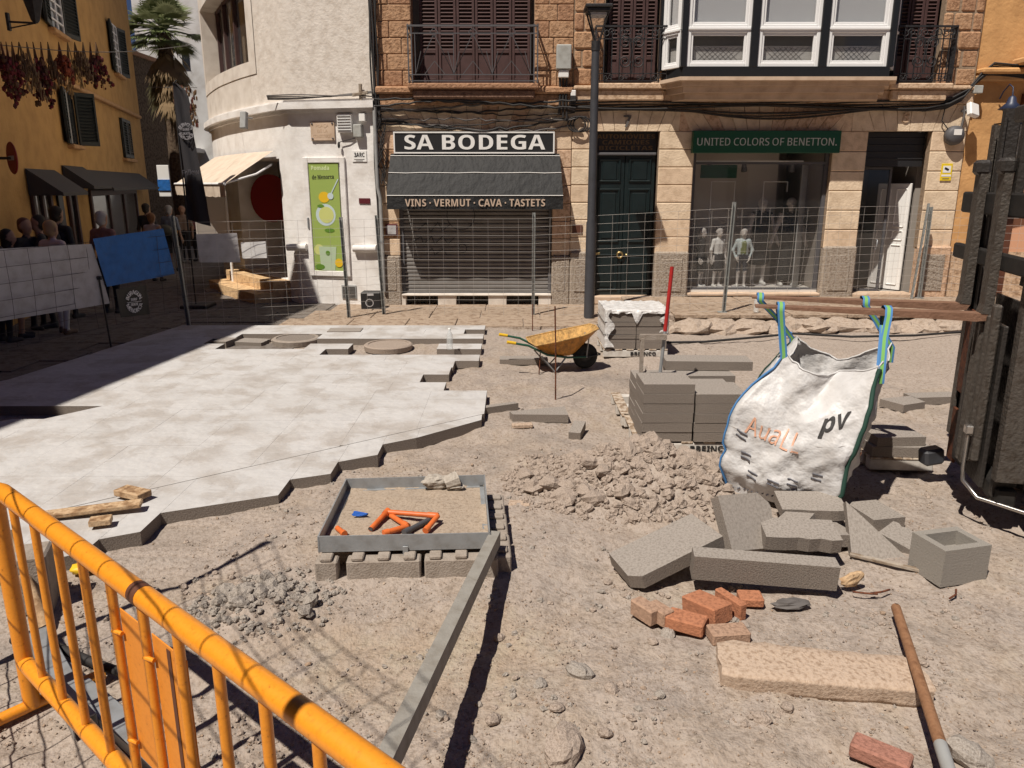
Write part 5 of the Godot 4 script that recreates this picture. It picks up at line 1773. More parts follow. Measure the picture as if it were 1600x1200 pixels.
func build_far_street() -> void:
	# pale house closing the street
	var o := thing("street_end_house", "pale house with white barred windows closing the side street behind the palm", "building")
	var z := -36.0
	part(o, "wall", B.new().box(Vector3(-16.332 + 6.0, 7.0, z - 2.0), Vector3(12.0, 14.2, 4.0)), M.far_wall)
	part(o, "band", B.new().box(Vector3(-15.974, 4.717, z + .04), Vector3(1.2, 1.1, .08)), M.far_tan)
	for w in [[Vector3(-16.151, 6.271, -36), Vector3(-15.714, 5.177, -36), 1], [Vector3(-16.104, 4.282, -36), Vector3(-15.843, 3.072, -36), 1], [Vector3(-14.385, 7.738, -36), Vector3(-14.089, 7.113, -36), 0], [Vector3(-14.828, 5.739, -36), Vector3(-14.262, 4.663, -36), 0]]:
		var n := Node3D.new()
		n.name = "window"
		o.add_child(n, true)
		var a: Vector3 = w[0]
		var b: Vector3 = w[1]
		part(n, "pane", B.new().box(Vector3((a.x + b.x) / 2, (a.y + b.y) / 2, z + .02), Vector3(b.x - a.x, a.y - b.y, .05)), M.painted_dark_pane)
		if w[2] == 1:
			var mb := B.new()
			for i in 5: mb.box(Vector3(lerpf(a.x, b.x, i / 4.0), (a.y + b.y) / 2, z + .06), Vector3(.05, a.y - b.y, .04))
			for i in 5: mb.box(Vector3((a.x + b.x) / 2, lerpf(a.y, b.y, i / 4.0), z + .058), Vector3(b.x - a.x, .05, .036))
			part(n, "glazing_bars", mb, M.white_frame)
	part(o, "canopy", B.new().cbox(Vector3(-14.592, 3.68, z + .5), Vector3(1.6, .2, 1.0), .03), M.far_wall)
	var br := thing("side_house", "dark brown house edge standing between the ochre house and the palm", "building")
	part(br, "wall", B.new().box(Vector3(-15.6, 3.4, -31.5), Vector3(2.9, 7.0, 5.0)), M.trunk)
	part(br, "roof", B.new().box(Vector3(-15.6, 6.98, -31.5), Vector3(3.1, .15, 5.2)), M.brownstone3)
	var sg := thing("shop_banner", "small blue and white shop banner far down the street", "banner")
	var s0 := Vector3(-13.337, 2.61, -30)
	part(sg, "white_field", B.new().cbox(Vector3(s0.x + .2, s0.y - .25, -30.0), Vector3(.45, 1.15, .05), .01), M.sign_white)
	part(sg, "blue_stripe", B.new().box(Vector3(s0.x + .2, s0.y - .4, -29.96), Vector3(.46, .4, .04)), M.banner_blue)
	# fan palm
	var t := thing("palm_tree", "tall fan palm with a skirt of dead leaves behind the flag banner", "tree", Vector3(-12.35, 0, -29.5))
	part(t, "trunk", B.new().tube([Vector3(0.15, -.1, 0), Vector3(.05, 2, 0), Vector3(0, 4.5, 0), Vector3(0, 7.4, 0)], [.42, .34, .27, .24], 12), M.trunk)
	var r := RandomNumberGenerator.new()
	r.seed = 8
	var g := B.new()
	var d := B.new()
	for i in 135:
		var dry := i >= 62
		var az := r.randf() * TAU
		var el := r.randf_range(-.5, 1.25) if not dry else r.randf_range(-1.35, -.75)
		var base := Vector3(0, 7.5 if not dry else r.randf_range(5.7, 7.4), 0)
		var dirv := Vector3(cos(az) * cos(el), sin(el), sin(az) * cos(el))
		var plen := r.randf_range(.6, 1.0) if not dry else r.randf_range(.3, .7)
		var tip := base + dirv * plen + Vector3(0, -.1, 0)
		var b := d if dry else g
		b.tube([base, (base + tip) / 2 + Vector3(0, .05, 0), tip], [.025, .02, .012], 4)
		var side := dirv.cross(Vector3.UP).normalized()
		for k in 21:
			var a := (k - 10) / 10.0 * (1.35 if not dry else .6)
			var dd := (dirv * cos(a) + side * sin(a)).normalized()
			var l := r.randf_range(.5, .78)
			var e := tip + dd * l + Vector3(0, -l * l * (.28 if not dry else .45), 0)
			var m := tip + dd * l * .55 + Vector3(0, -.04, 0)
			var wv := dd.cross(dirv.cross(side)).normalized() * .035
			if wv.length() < .01: wv = side * .03
			b.tri(tip, m + wv, m - wv, Vector3.UP)
			b.tri(m + wv, e, m - wv, Vector3.UP)
	part(t, "crown", g, M.frond)
	part(t, "dead_leaves", d, M.frond_dry)
	# second string of dried bunches by the palm
	var hb := thing("dried_garland", "row of small dark dried bunches strung beside the white corner house", "dried flowers")
	var bl := B.new(); bl.use_col = true
	for i in 12:
		var p := Vector3(-8.47, 4.585, -20.5).lerp(Vector3(-7.972, 4.585, -20.5), i / 11.0)
		for k in 10:
			bl.col = [Color(.1, .03, .02), Color(.13, .08, .04), Color(.06, .03, .02)][r.randi() % 3]
			bl.blob(p + Vector3(r.randf_range(-.03, .03), -r.randf_range(0.0, .35 + .3 * absf(sin(i * 1.3)) + .035 * i), r.randf_range(-.05, .05)), Vector3(.05, .14, .05), r.randi() % 500, .3, 3, 5)
	part(hb, "bunches", bl, M.dry_flower)
	part(hb, "line", B.new().tube([Vector3(-9.174, 4.6, -20.5), Vector3(-7.892, 4.585, -20.5)], .008, 4), M.cable_grey)
	# feather flag
	var ff := thing("feather_flag", "tall black feather flag with grey ring emblem standing behind the blue banner", "flag", Vector3(-5.88, 0, -14.3))
	part(ff, "pole", B.new().tube([Vector3(-.04, 0, 0), Vector3(-.04, 2.0, 0), Vector3(-.04, 3.6, 0), Vector3(-.03, 3.95, 0), Vector3(.03, 4.0, 0)], .014, 6), M.iron)
	var fl := []
	for i in 21:
		var y := lerpf(1.62, 3.95, i / 20.0)
		var xl := -.03
		var w := lerpf(.4, .2, i / 20.0) if y < 3.6 else .26 * sqrt(maxf(0.0, 1.0 - pow((y - 3.6) / .36, 2.0)))
		var row := []
		for j in 7: row.append(Vector3(xl + w * j / 6.0, y - .12 * j / 6.0 * (1.0 if y < 1.9 else 0.0), .03 * sin(j * 1.3 + y * 2.0)))
		fl.append(row)
	part(ff, "cloth", B.new().grid(fl, Vector3.BACK), M.flag_cloth)
	part(ff, "base", B.new().cbox(Vector3(0, .04, 0), Vector3(.5, .08, .5), .02), M.iron)
	arc_words(ff, "BURAGUN", Vector3(.13, 3.15, .06), .115, 150, 30, .06, M.flag_print)
	arc_words(ff, "MENORCA", Vector3(.13, 3.15, .06), .115, -150, -30, .06, M.flag_print)
	words(ff, "lettering", "SURF", .12, .04, M.flag_print, Vector3(.13, 3.18, .06))
	words(ff, "lettering", "SKATE", .13, .04, M.flag_print, Vector3(.13, 3.11, .06))
	words(ff, "lettering", "Follow", .3, .09, M.flag_print, Vector3(.13, 2.45, .06), eul(0, 0, 4), false)

func arc_words(p: Node, s: String, c: Vector3, r: float, a0: float, a1: float, h: float, m: Material, bs := Basis()) -> void:
	for i in s.length():
		var a := deg_to_rad(lerpf(a0, a1, float(i) / (s.length() - 1)))
		var up := a0 > 0
		var rot := (a - PI / 2) if up else (a + PI / 2)
		words(p, "letter", s[i], 0.0, h, m, c + bs * Vector3(cos(a) * r, sin(a) * r, 0), bs * Basis(Vector3(0, 0, 1), rot), true, "Droid Sans", .004)

func build_facade_things() -> void:
	var U := Vector3(-.9756, 0, -.2195)
	var Nn := Vector3(-.2195, 0, .9756)
	var wb := Basis(-U, Vector3.UP, Nn)
	var at := func(sy: Vector2, off: float) -> Vector3: return Vector3(-2.42, 0, -14.5) + U * sy.x + Vector3(0, sy.y, 0) + Nn * off
	# green poster
	var q0 := Vector2(1.383, 2.656)
	var q1 := Vector2(0.788, 0.641)
	var po := thing("drink_poster", "tall green advertising poster with lemons and a glass on the white house", "poster")
	var w := absf(q1.x - q0.x)
	var h := q0.y - q1.y
	var c := Vector2((q0.x + q1.x) / 2, (q0.y + q1.y) / 2)
	part(po, "sheet", B.new().cbox(at.call(c, .018), Vector3(w, h, .02), .002, wb), mat("poster_green", Color(.3, .4, .1), .45))
	var pt := func(x: float, y: float, off := .03) -> Vector3: return at.call(c, off) + wb * Vector3(x * w, y * h, 0)
	words(po, "lettering", "Pomada", w * .6, .075, mat("poster_pale", Color(.62, .7, .4), .5), pt.call(-.1, .44), wb, true, "Droid Sans", .003)
	words(po, "lettering", "de Menorca", w * .74, .075, M.sign_black, pt.call(-.02, .36), wb * Basis(Vector3(0, 0, 1), .03), true, "Droid Serif", .003)
	var disc := func(nm: String, x: float, y: float, rx: float, ry: float, m: Material, off: float) -> void:
		var b := B.new()
		var pl := []
		for i in 28: pl.append(Vector2(cos(TAU * i / 28) * rx, sin(TAU * i / 28) * ry))
		b.prism(pl, .002, Transform3D(wb, pt.call(x, y, off)))
		part(po, nm, b, m)
	mat("lemon", Color(.7, .45, .02), .5); mat("ice", Color(.5, .6, .62), .5); mat("pale_lemon", Color(.55, .58, .2), .5); mat("leaf_green", Color(.1, .22, .02), .6); mat("cloudy", Color(.42, .52, .36), .5)
	disc.call("glass_print", 0.0, .02, .2, .2, M.ice, .029)
	disc.call("lemon_print", -.02, .18, .11, .1, M.lemon, .031)
	disc.call("slice_print", .02, .02, .15, .15, M.pale_lemon, .032)
	disc.call("leaf_print", .1, -.12, .1, .04, M.leaf_green, .031)
	disc.call("leaf_print", -.15, .1, .07, .03, M.leaf_green, .033)
	disc.call("slice_print", -.3, -.3, .1, .1, M.pale_lemon, .029)
	part(po, "glass_print", B.new().prism([Vector2(-.26, -.49), Vector2(.22, -.49), Vector2(.3, -.27), Vector2(-.3, -.27)].map(func(v): return Vector2(v.x * w, v.y * h)), .002, Transform3D(wb, at.call(c, .032))), M.cloudy)
	disc.call("emblem_print", .0, -.33, .045, .045, M.leaf_green, .036)
	disc.call("lemon_print", .36, -.42, .08, .08, M.lemon, .036)
	disc.call("leaf_print", -.3, -.46, .1, .05, M.leaf_green, .036)
	part(po, "spoon_print", B.new().bar(pt.call(.2, .2, .034), pt.call(.48, .34, .034), .02, .003, Nn), M.ice)
	disc.call("spoon_print", .2, .19, .06, .06, M.ice, .035)
	# street name plaque
	var pl := thing("street_plaque", "cream stone street name plaque with bolted corners on the white house", "plaque")
	var p0 := Vector2(1.052, 3.182)
	part(pl, "slab", B.new().cbox(at.call(p0, .02), Vector3(.47, .33, .03), .006, wb), M.trim_clean)
	var nm := ["PLAÇA", "DE LA", "CONSTITUCIÓ"]
	for i in 3: words(pl, "lettering", nm[i], [.26, .2, .36][i], .055, M.trim, at.call(p0 + Vector2(0, .09 - i * .09), .037), wb, false, "Droid Sans", .002)
	for sx in [-1, 1]:
		for sy in [-1, 1]: part(pl, "bolt", B.new().lathe([Vector2(0, .02), Vector2(.015, .015), Vector2(.018, 0)], 8, Transform3D(wb * Basis(Vector3.RIGHT, PI / 2), at.call(p0 + Vector2(sx * .2, sy * .13), .034))), M.iron_grey)
	var b3 := thing("small_sign", "small white square sign with dark letters right of the poster", "sign")
	part(b3, "plate", B.new().cbox(at.call(Vector2(0.363, 2.74), .01), Vector3(.28, .2, .012), .003, wb), M.sign_white)
	words(b3, "lettering", "3ARC", .2, .075, M.sign_black, at.call(Vector2(0.361, 2.762), .018), wb)
	for k in 2: part(b3, "fine_print", B.new().box(at.call(Vector2(0.366, 2.684) + Vector2(0, -.025 * k), .018), Vector3(.2 - .06 * k, .009, .003), wb), M.cable_grey)
	var rp := thing("wall_plaque", "small dark red plaque on the white house right of the poster", "plaque")
	part(rp, "plate", B.new().cbox(at.call(Vector2(0.304, 1.946), .01), Vector3(.22, .1, .014), .003, wb), M.plaque_red)
	var vb := thing("vent_box", "white louvred vent box beside the street plaque", "vent")
	var vp: Vector3 = at.call(Vector2(0.593, 3.308), .05)
	part(vb, "case", B.new().cbox(vp, Vector3(.28, .32, .09), .008, wb), M.sign_white)
	for i in 6: part(vb, "louvre", B.new().cbox(vp + Nn * .05 + Vector3(0, -.12 + i * .048, 0), Vector3(.25, .012, .02), .003, wb), M.grey_pvc)
	var jb := thing("junction_box", "grey junction box hanging below the vent box by the drainpipe", "box")
	part(jb, "case", B.new().cbox(at.call(Vector2(0.339, 3.172), .06), Vector3(.16, .22, .12), .012, wb), M.pale_box)
	part(jb, "lid", B.new().cbox(at.call(Vector2(0.241, 3.4), .06), Vector3(.12, .14, .1), .01, wb), M.sign_white)
	part(jb, "pendant", B.new().tube([at.call(Vector2(0.42, 3.052), .03), at.call(Vector2(0.559, 3.02), .05), at.call(Vector2(0.712, 2.988), .05), at.call(Vector2(0.73, 2.899), .06)], .008, 5), M.cable)
	part(jb, "bulb_holder", B.new().blob(at.call(Vector2(0.728, 2.933), .07), Vector3(.05, .12, .05), 5, .05, 6, 8, wb, false), M.cable)
	var ft := thing("wall_floodlight", "small grey bracket light on the white house cornice", "lamp")
	part(ft, "head", B.new().cbox(at.call(Vector2(2.456, 3.371), .3), Vector3(.12, .3, .1), .01, wb * eul(-12, 0, 0)), M.grey_pvc)
	part(ft, "bracket", B.new().tube([at.call(Vector2(2.451, 3.427), .02), at.call(Vector2(2.451, 3.427), .3)], .015, 5), M.grey_pvc)
	# plaques on the bodega
	var s1 := thing("menu_plaque", "white framed notice on the bodega's left pier", "notice")
	part(s1, "frame", B.new().cbox(Vector3(-2.231, 1.428, ZF + .012), Vector3(.22, .21, .02), .004), M.plaque_red)
	part(s1, "sheet", B.new().box(Vector3(-2.231, 1.428, ZF + .026), Vector3(.17, .16, .006)), M.banner_white)
	solo("bronze_plaque", "small brown plaque on the stone pier left of the street lamp", "plaque", B.new().cbox(Vector3(1.21, 1.44, ZF + .014), Vector3(.19, .15, .02), .004), M.plaque_brown)
	var yw := thing("camera_notice", "yellow video surveillance notice on the right-hand stone pier", "notice")
	var yp := Vector2(7.898, 2.458)
	part(yw, "plate", B.new().cbox(Vector3(yp.x, yp.y, ZF + .014), Vector3(.2, .3, .012), .003), M.warn_yellow)
	part(yw, "white_field", B.new().box(Vector3(yp.x, yp.y + .05, ZF + .022), Vector3(.14, .12, .004)), M.sign_white)
	part(yw, "camera_mark", B.new().box(Vector3(yp.x - .005, yp.y + .055, ZF + .026), Vector3(.08, .035, .004), eul(0, 0, -25)), M.sign_black)
	part(yw, "white_strip", B.new().box(Vector3(yp.x, yp.y - .06, ZF + .022), Vector3(.17, .035, .004)), M.sign_white)
	part(yw, "fine_print", B.new().box(Vector3(yp.x, yp.y - .115, ZF + .022), Vector3(.12, .012, .003)), M.cable_grey)
	# meter box between the balconies
	var mb := thing("meter_box", "pale grey cable distribution box with black conduits between the balconies", "box")
	var mp := Vector2(0.9, 4.377)
	part(mb, "case", B.new().cbox(Vector3(mp.x, mp.y, ZF + .14), Vector3(.26, .4, .2), .015), M.pale_box)
	part(mb, "socket", B.new().cbox(Vector3(mp.x, mp.y - .27, ZF + .14), Vector3(.18, .12, .14), .01), M.sign_white)
	for i in 3: part(mb, "conduit", B.new().tube([Vector3(mp.x - .06 + i * .06, mp.y - .33, ZF + .12), Vector3(mp.x - .05 + i * .05, mp.y - .55, ZF + .1), Vector3(mp.x - .06 + i * .07, 3.45 - .06 * i, ZF + .08)], .022, 7), M.cable)
	part(mb, "splice_box", B.new().cbox(Vector3(mp.x + .18, mp.y - .7, ZF + .1), Vector3(.1, .16, .1), .01), M.cable)
	part(mb, "white_clip", B.new().cbox(Vector3(mp.x + .18, mp.y - .58, ZF + .1), Vector3(.09, .1, .08), .01), M.sign_white)
	var rm := thing("cable_housing", "round dark grey cable housing with a paper label hanging by the ochre house", "box")
	var rpz := Vector2(7.923, 3.091)
	part(rm, "shell", B.new().lathe([Vector2(0, .09), Vector2(.12, .08), Vector2(.165, .03), Vector2(.17, -.06), Vector2(0, -.06)], 24, Transform3D(Basis(Vector3.RIGHT, PI / 2), Vector3(rpz.x, rpz.y, ZF + .08))), M.iron_grey)
	part(rm, "hanger", B.new().tube([Vector3(rpz.x + .08, rpz.y + .1, ZF + .1), Vector3(rpz.x + .12, rpz.y + .35, ZF + .08), Vector3(rpz.x + .1, rpz.y + .5, ZF + .08)], .02, 6), M.cable_grey)
	part(rm, "paper_label", B.new().cbox(Vector3(rpz.x, rpz.y + .05, ZF + .172), Vector3(.14, .1, .004), .001), M.sign_white)
	part(rm, "loop", B.new().tube([Vector3(rpz.x - .12, rpz.y + .1, ZF + .06), Vector3(rpz.x - .25, rpz.y + .25, ZF + .05), Vector3(rpz.x - .22, rpz.y + .5, ZF + .05)], .01, 5), M.cable)
	var wa := thing("wall_antenna", "white tilted box antenna on the ochre house corner", "antenna")
	var wp := Vector2(8.084, 3.504)
	part(wa, "case", B.new().cbox(Vector3(wp.x, wp.y, -14.25), Vector3(.22, .24, .1), .02, eul(-20, 25, -12)), M.sign_white)
	part(wa, "bracket", B.new().tube([Vector3(wp.x, wp.y, -14.25), Vector3(wp.x - .05, wp.y, -14.52)], .025, 6), M.galv)
	solo("small_box", "small grey-green box on the ochre wall above the white antenna", "box", B.new().cbox(Vector3(8.198, 3.859, ZF + .08), Vector3(.16, .13, .14), .01), M.pale_box)
	# black speaker box by the shutter
	var bs := thing("black_crate", "black plastic crate with a pale round emblem by the white house corner", "crate", Vector3(-2.578, 0, -14.081))
	part(bs, "body", B.new().cbox(Vector3(0, .17, 0), Vector3(.36, .34, .3), .015), M.sign_black)
	part(bs, "ring_mark", B.new().lathe([Vector2(.06, .002), Vector2(.075, .002), Vector2(.075, -.002), Vector2(.06, -.002), Vector2(.06, .002)], 24, Transform3D(Basis(Vector3.RIGHT, PI / 2), Vector3(-.02, .15, .153)), false), M.banner_white)
	part(bs, "handle", B.new().cbox(Vector3(0, .3, .152), Vector3(.12, .04, .006), .002), M.banner_white)
	# street lamp
	var lp := thing("street_lamp", "grey steel street lamp with an open square lantern beside the green door", "street lamp", Vector3(1.314, 0.03, -12.996))
	var ht := 4.262
	part(lp, "pole", B.new().tube([Vector3(0, 0, 0), Vector3(0, 1.6, 0), Vector3(0, 1.62, 0), Vector3(0, ht, 0)], [.088, .082, .07, .062], 16), M.lamp_grey)
	part(lp, "collar", B.new().tube([Vector3(0, ht - .02, 0), Vector3(0, ht + .12, 0)], .07, 14), M.iron)
	var hd := Node3D.new()
	hd.name = "lantern"
	lp.add_child(hd)
	hd.position = Vector3(0.02, ht + .1, 0)
	for s in [[-1, -1], [1, -1], [1, 1], [-1, 1]]:
		part(hd, "strut", B.new().tube([Vector3(.03 * s[0], 0, .03 * s[1]), Vector3(.16 * s[0], .45, .16 * s[1])], .015, 6), M.iron)
	part(hd, "cap", B.new().cbox(Vector3(0, .5, 0), Vector3(.42, .05, .42), .012), M.iron)
	part(hd, "cap_rim", B.new().cbox(Vector3(0, .45, 0), Vector3(.36, .05, .36), .01), M.iron)
	part(hd, "diffuser", B.new().cbox(Vector3(0, .4, 0), Vector3(.26, .05, .26), .008), M.banner_white)
	part(hd, "glass", B.new().lathe([Vector2(.05, .02), Vector2(.2, .38)], 4, Transform3D(yaw(45), Vector3.ZERO), false), M.glass)
	# cable bundles
	var cb := thing("facade_cables", "tangled black cable bundles stapled along the stone facades", "cables")
	var r := RandomNumberGenerator.new()
	r.seed = 12
	for i in 9:
		var pts := []
		var yo := 3.28 + .045 * i
		for k in 30:
			var t := k / 29.0
			var x := lerpf(-2.42, 1.12, t)
			pts.append(Vector3(x, yo + .05 * sin(t * 6.0 + i * 1.7) - .12 * sin(PI * t) * r.randf_range(.6, 1.0) * (1.0 if i < 4 else -.3) + .012 * sin(k * 2.1 + i), ZF + .05 + .012 * (i % 4) + (.12 if yo > 3.55 else 0.0)))
		part(cb, "cable", B.new().tube(pts, r.randf_range(.01, .019), 5), M.cable if i % 3 else M.cable_grey)
	for i in 8:
		var pts := []
		for k in 40:
			var t := k / 39.0
			var x := lerpf(1.0, 7.35, t)
			pts.append(Vector3(x, 3.5 + .022 * i + .03 * sin(t * 9.0 + i) - (.1 * sin(PI * clampf((t - .35) / .5, 0, 1)) if i < 3 else 0.0), ZF + .05 + .015 * (i % 4)))
		for q in [[7.7, 3.55], [7.95, 3.68], [8.15, 3.95], [8.35, 4.12], [8.8, 4.08], [9.6, 3.98]]:
			pts.append(Vector3(q[0] + .01 * i, q[1] + .025 * i, ZF + .08 + .015 * (i % 4)))
		part(cb, "cable", B.new().tube(pts, r.randf_range(.012, .02), 5), M.cable)
	for i in 3:
		var pts := []
		for k in 14: pts.append(Vector3(1.15 + .16 * cos(k * .55 + i) + i * .05, 3.28 + .13 * sin(k * .55 + i), ZF + .06 + .01 * k / 3.0))
		part(cb, "cable_loop", B.new().tube(pts, .013, 5), M.cable)
	for i in 5:
		var pts := []
		for k in 25:
			var y := lerpf(9.0, .5 if i < 2 else 3.2, k / 24.0)
			pts.append(Vector3(-2.47 + .03 * i + .012 * sin(k * 1.3 + i * 2.0), y, ZF + .07 + .02 * (i % 3)))
		part(cb, "cable", B.new().tube(pts, .016, 5), M.cable)
	for i in 4:
		var pts := []
		for k in 16: 
			var t := k / 15.0
			pts.append(at.call(Vector2(lerpf(0, 2.05, t), 3.74 + .02 * i + .05 * sin(t * 5.0 + i) * (1 - t)), .12 + .01 * i))
		part(cb, "cable", B.new().tube(pts, .011, 5), M.cable_grey)
	for i in 5:
		var pts := []
		for k in 12: pts.append(Vector3(-2.38 + .05 * sin(k * 1.1 + i * 1.9) + .02 * i, 3.5 - k * .1 - i * .05, ZF + .1 + .03 * sin(k * .9 + i)))
		part(cb, "cable", B.new().tube(pts, .01, 5), M.cable)
	var dp := thing("drainpipe", "pale drainpipe running down between the white house and the bodega", "pipe")
	part(dp, "pipe", B.new().tube([Vector3(-2.44, 3.6, ZF + .1), Vector3(-2.44, 2.2, ZF + .1), Vector3(-2.4, 2.0, ZF + .1), Vector3(-2.4, .3, ZF + .1)], .035, 8), M.grey_pvc)
	part(dp, "clamp", B.new().tube([Vector3(-2.4, 1.2, ZF + .1), Vector3(-2.4, 1.24, ZF + .1)], .042, 8), M.galv)
	var an := thing("wall_bracket", "weathered wooden cross bracket on the white house's upper corner", "bracket")
	var ap := at.call(Vector2(0.244, 3.822), .1)
	part(an, "upright", B.new().cbox(ap, Vector3(.05, .28, .05), .006, wb), M.timber_grey)
	part(an, "crosspiece", B.new().cbox(ap + Vector3(0, -.03, .04), Vector3(.3, .05, .05), .006, wb * eul(0, 0, 8)), M.timber_grey)

# ---------------------------------------------------------------- mesh fence, banners, people
func mesh_panel(p: Node, a: Vector3, b: Vector3, h: float, dx: float, dy: float, m: Material, seed_: int, r := .0021, y0 := .03) -> void:
	var q := RandomNumberGenerator.new()
	q.seed = seed_
	var w := B.new()
	var d := b - a
	var L := Vector2(d.x, d.z).length()
	var sd := d.cross(Vector3.UP).normalized()
	var bend := func(t: float, y: float) -> Vector3: return a + d * t + Vector3(0, y, 0) + sd * (.03 * sin(t * L * 2.3 + seed_) * y + .012 * sin(y * 5.0 + t * 9.0))
	var nv := int(L / dx)
	for i in nv + 1:
		var t := (i + .02) / (nv + .04)
		var pts := []
		for k in 7: pts.append(bend.call(t, y0 + (h - y0) * k / 6.0))
		w.tube(pts, r, 3, false)
	var nh := int((h - y0) / dy)
	for j in nh + 1:
		var pts := []
		var n := maxi(4, int(L * 3))
		for k in n + 1: pts.append(bend.call(float(k) / n, y0 + (h - y0) * j / nh) + sd * r * 1.6)
		w.tube(pts, r, 3, false)
	part(p, "wire_mesh", w, m)

func cloth_patch(c: Array, out: Vector3, amp: float, sd: float, n := 16) -> B:
	# c: top left, top right, bottom right, bottom left
	var rows := []
	for i in n + 1:
		var t := float(i) / n
		var row := []
		for j in n + 1:
			var s := float(j) / n
			var top: Vector3 = c[0].lerp(c[1], s); var bot: Vector3 = c[3].lerp(c[2], s)
			row.append(top.lerp(bot, t) + out * amp * (sin(s * 7.0 + sd + t * 2.0) + .6 * sin(t * 6.0 + s * 9.0 + sd)))
		rows.append(row)
	return B.new().grid(rows, out)

func build_fence() -> void:
	var base := [Vector3(-5.108, 0, -12.083), Vector3(-2.756, 0, -12.977), Vector3(-2.207, 0, -13.304), Vector3(0.37, 0, -13.304), Vector3(3.481, 0.19, -12.624), Vector3(7.581, 0.19, -14.245)]
	var lean := [Vector3(-.08, 1.78, 0), Vector3(-.05, 1.72, 0), Vector3(-.06, 1.74, 0), Vector3(0, 1.78, 0), Vector3(.05, 1.78, 0), Vector3(.0, 1.66, 0)]
	var pl := ["slightly leaning steel fence post beside the blue banner", "thin steel fence post in front of the green poster", "steel fence post in front of the white house's right corner", "steel fence post in front of the roller shutter", "steel fence post in front of the clothes shop window", "steel fence post in front of the open white door"]
	for i in 6:
		var o := thing("fence_post", pl[i], "fence post", base[i], 0, "steel posts of the mesh fence")
		var bb := B.new()
		bb.box(lean[i] / 2 + Vector3(.022, 0, 0), Vector3(.008, lean[i].y, .05))
		bb.box(lean[i] / 2 + Vector3(-.022, 0, 0), Vector3(.008, lean[i].y, .05))
		bb.box(lean[i] / 2 + Vector3(0, 0, -.02), Vector3(.036, lean[i].y - .002, .008))
		var sh := part(o, "channel", bb, M.post_grey)
		sh.rotation.z = -atan2(lean[i].x, lean[i].y)
		part(o, "foot_plate", B.new().cbox(Vector3(0, .006, 0), Vector3(.14, .012, .12), .003), M.post_grey)
	var extra := thing("fence_post", "spare steel post leaning close beside the post at the open white door", "fence post", Vector3(7.397, 0.19, -14.163), 0, "steel posts of the mesh fence")
	part(extra, "channel", B.new().bar(Vector3.ZERO, Vector3(.14, 1.72, -.1), .04, .03), M.post_grey)
	var ml := ["mesh fence panel between the blue banner and the green poster", "narrow mesh fence panel at the white house's right corner", "mesh fence panel in front of the roller shutter", "mesh fence panel in front of the green door and stone pier", "mesh fence panel in front of the shop window and open doorway"]
	for i in 5:
		var o := thing("mesh_fence", ml[i], "fence", Vector3.ZERO, 0, "wire mesh fence panels")
		mesh_panel(o, base[i] + Vector3(0, 0, .04), base[i + 1] + Vector3(0, 0, .04), 1.68, .245, .128, M.wire, i + 1)
	var o6 := thing("mesh_fence", "mesh fence panel running behind the forklift mast to the right", "fence", Vector3.ZERO, 0, "wire mesh fence panels")
	mesh_panel(o6, base[5] + Vector3(0, 0, .04), Vector3(13.5, .19, -13.2), 1.6, .245, .128, M.wire, 9)
	# left-hand run, nearer, with the banners
	var A := Vector3(-5.1, 0, -12.1)
	var U := Vector3(-.285, 0, .9586)
	var N := Vector3(.9586, 0, .285)
	var o7 := thing("mesh_fence", "dark mesh fence panel holding the white and blue banners", "fence", Vector3.ZERO, 0, "wire mesh fence panels")
	mesh_panel(o7, A + N * .03, A + U * 4.4 + N * .03, 1.5, .3, .17, M.wire_dark, 4, .003, .35)
	var st := thing("rebar_stake", "thin black rebar stake holding the white banner's fence", "stake", A + U * 1.75 + N * .06)
	part(st, "rod", B.new().tube([Vector3.ZERO, Vector3(-.04, 1.0, 0)], .012, 6), M.iron)
	part(st, "hook", B.new().cbox(Vector3(-.04, 1.02, 0), Vector3(.08, .05, .04), .008), M.iron)
	var P := func(v: Vector2, off := 0.0) -> Vector3: return A + U * v.x + Vector3(0, v.y, 0) + N * off
	solo("white_banner", "large plain white banner tied to the mesh fence at the photo's left edge", "banner", cloth_patch([P.call(Vector2(3.603, 1.529)), P.call(Vector2(1.788, 1.477)), P.call(Vector2(1.608, 0.652)), P.call(Vector2(3.763, 0.69))], N, .006, 1.0), M.banner_white)
	solo("blue_banner", "plain bright blue banner hanging askew on the mesh fence", "banner", cloth_patch([P.call(Vector2(1.798, 1.545), .035), P.call(Vector2(0.453, 1.608), .035), P.call(Vector2(0.303, 0.916), .035), P.call(Vector2(1.658, 0.888), .035)], N, .006, 2.0), M.banner_blue)
	var bk := thing("emblem_sign", "small black square sign with white ring lettering hung below the blue banner", "sign")
	var c := [P.call(Vector2(1.507, 0.834), .03), P.call(Vector2(0.923, 0.825), .03), P.call(Vector2(0.918, 0.39), .03), P.call(Vector2(1.482, 0.435), .03)]
	part(bk, "board", cloth_patch(c, N, .001, 0.0, 4), M.sign_black)
	var ce: Vector3 = (c[0] + c[1] + c[2] + c[3]) / 4 + N * .012
	var bx: Vector3 = ((c[1] - c[0]) + (c[2] - c[3])).normalized()
	var by: Vector3 = ((c[0] - c[3]) + (c[1] - c[2])).normalized()
	by = (by - bx * by.dot(bx)).normalized()
	var bb := Basis(bx, by, bx.cross(by))
	var hw: float = c[0].distance_to(c[3])
	arc_words(bk, "BURAGUN", ce, hw * .33, 155, 25, hw * .15, M.sign_white, bb)
	arc_words(bk, "MENORCA", ce, hw * .33, -155, -25, hw * .15, M.sign_white, bb)
	words(bk, "lettering", "SURF", hw * .3, hw * .09, M.sign_white, ce + by * hw * .08, bb)
	words(bk, "lettering", "SKATE", hw * .34, hw * .09, M.sign_white, ce - by * hw * .1, bb)
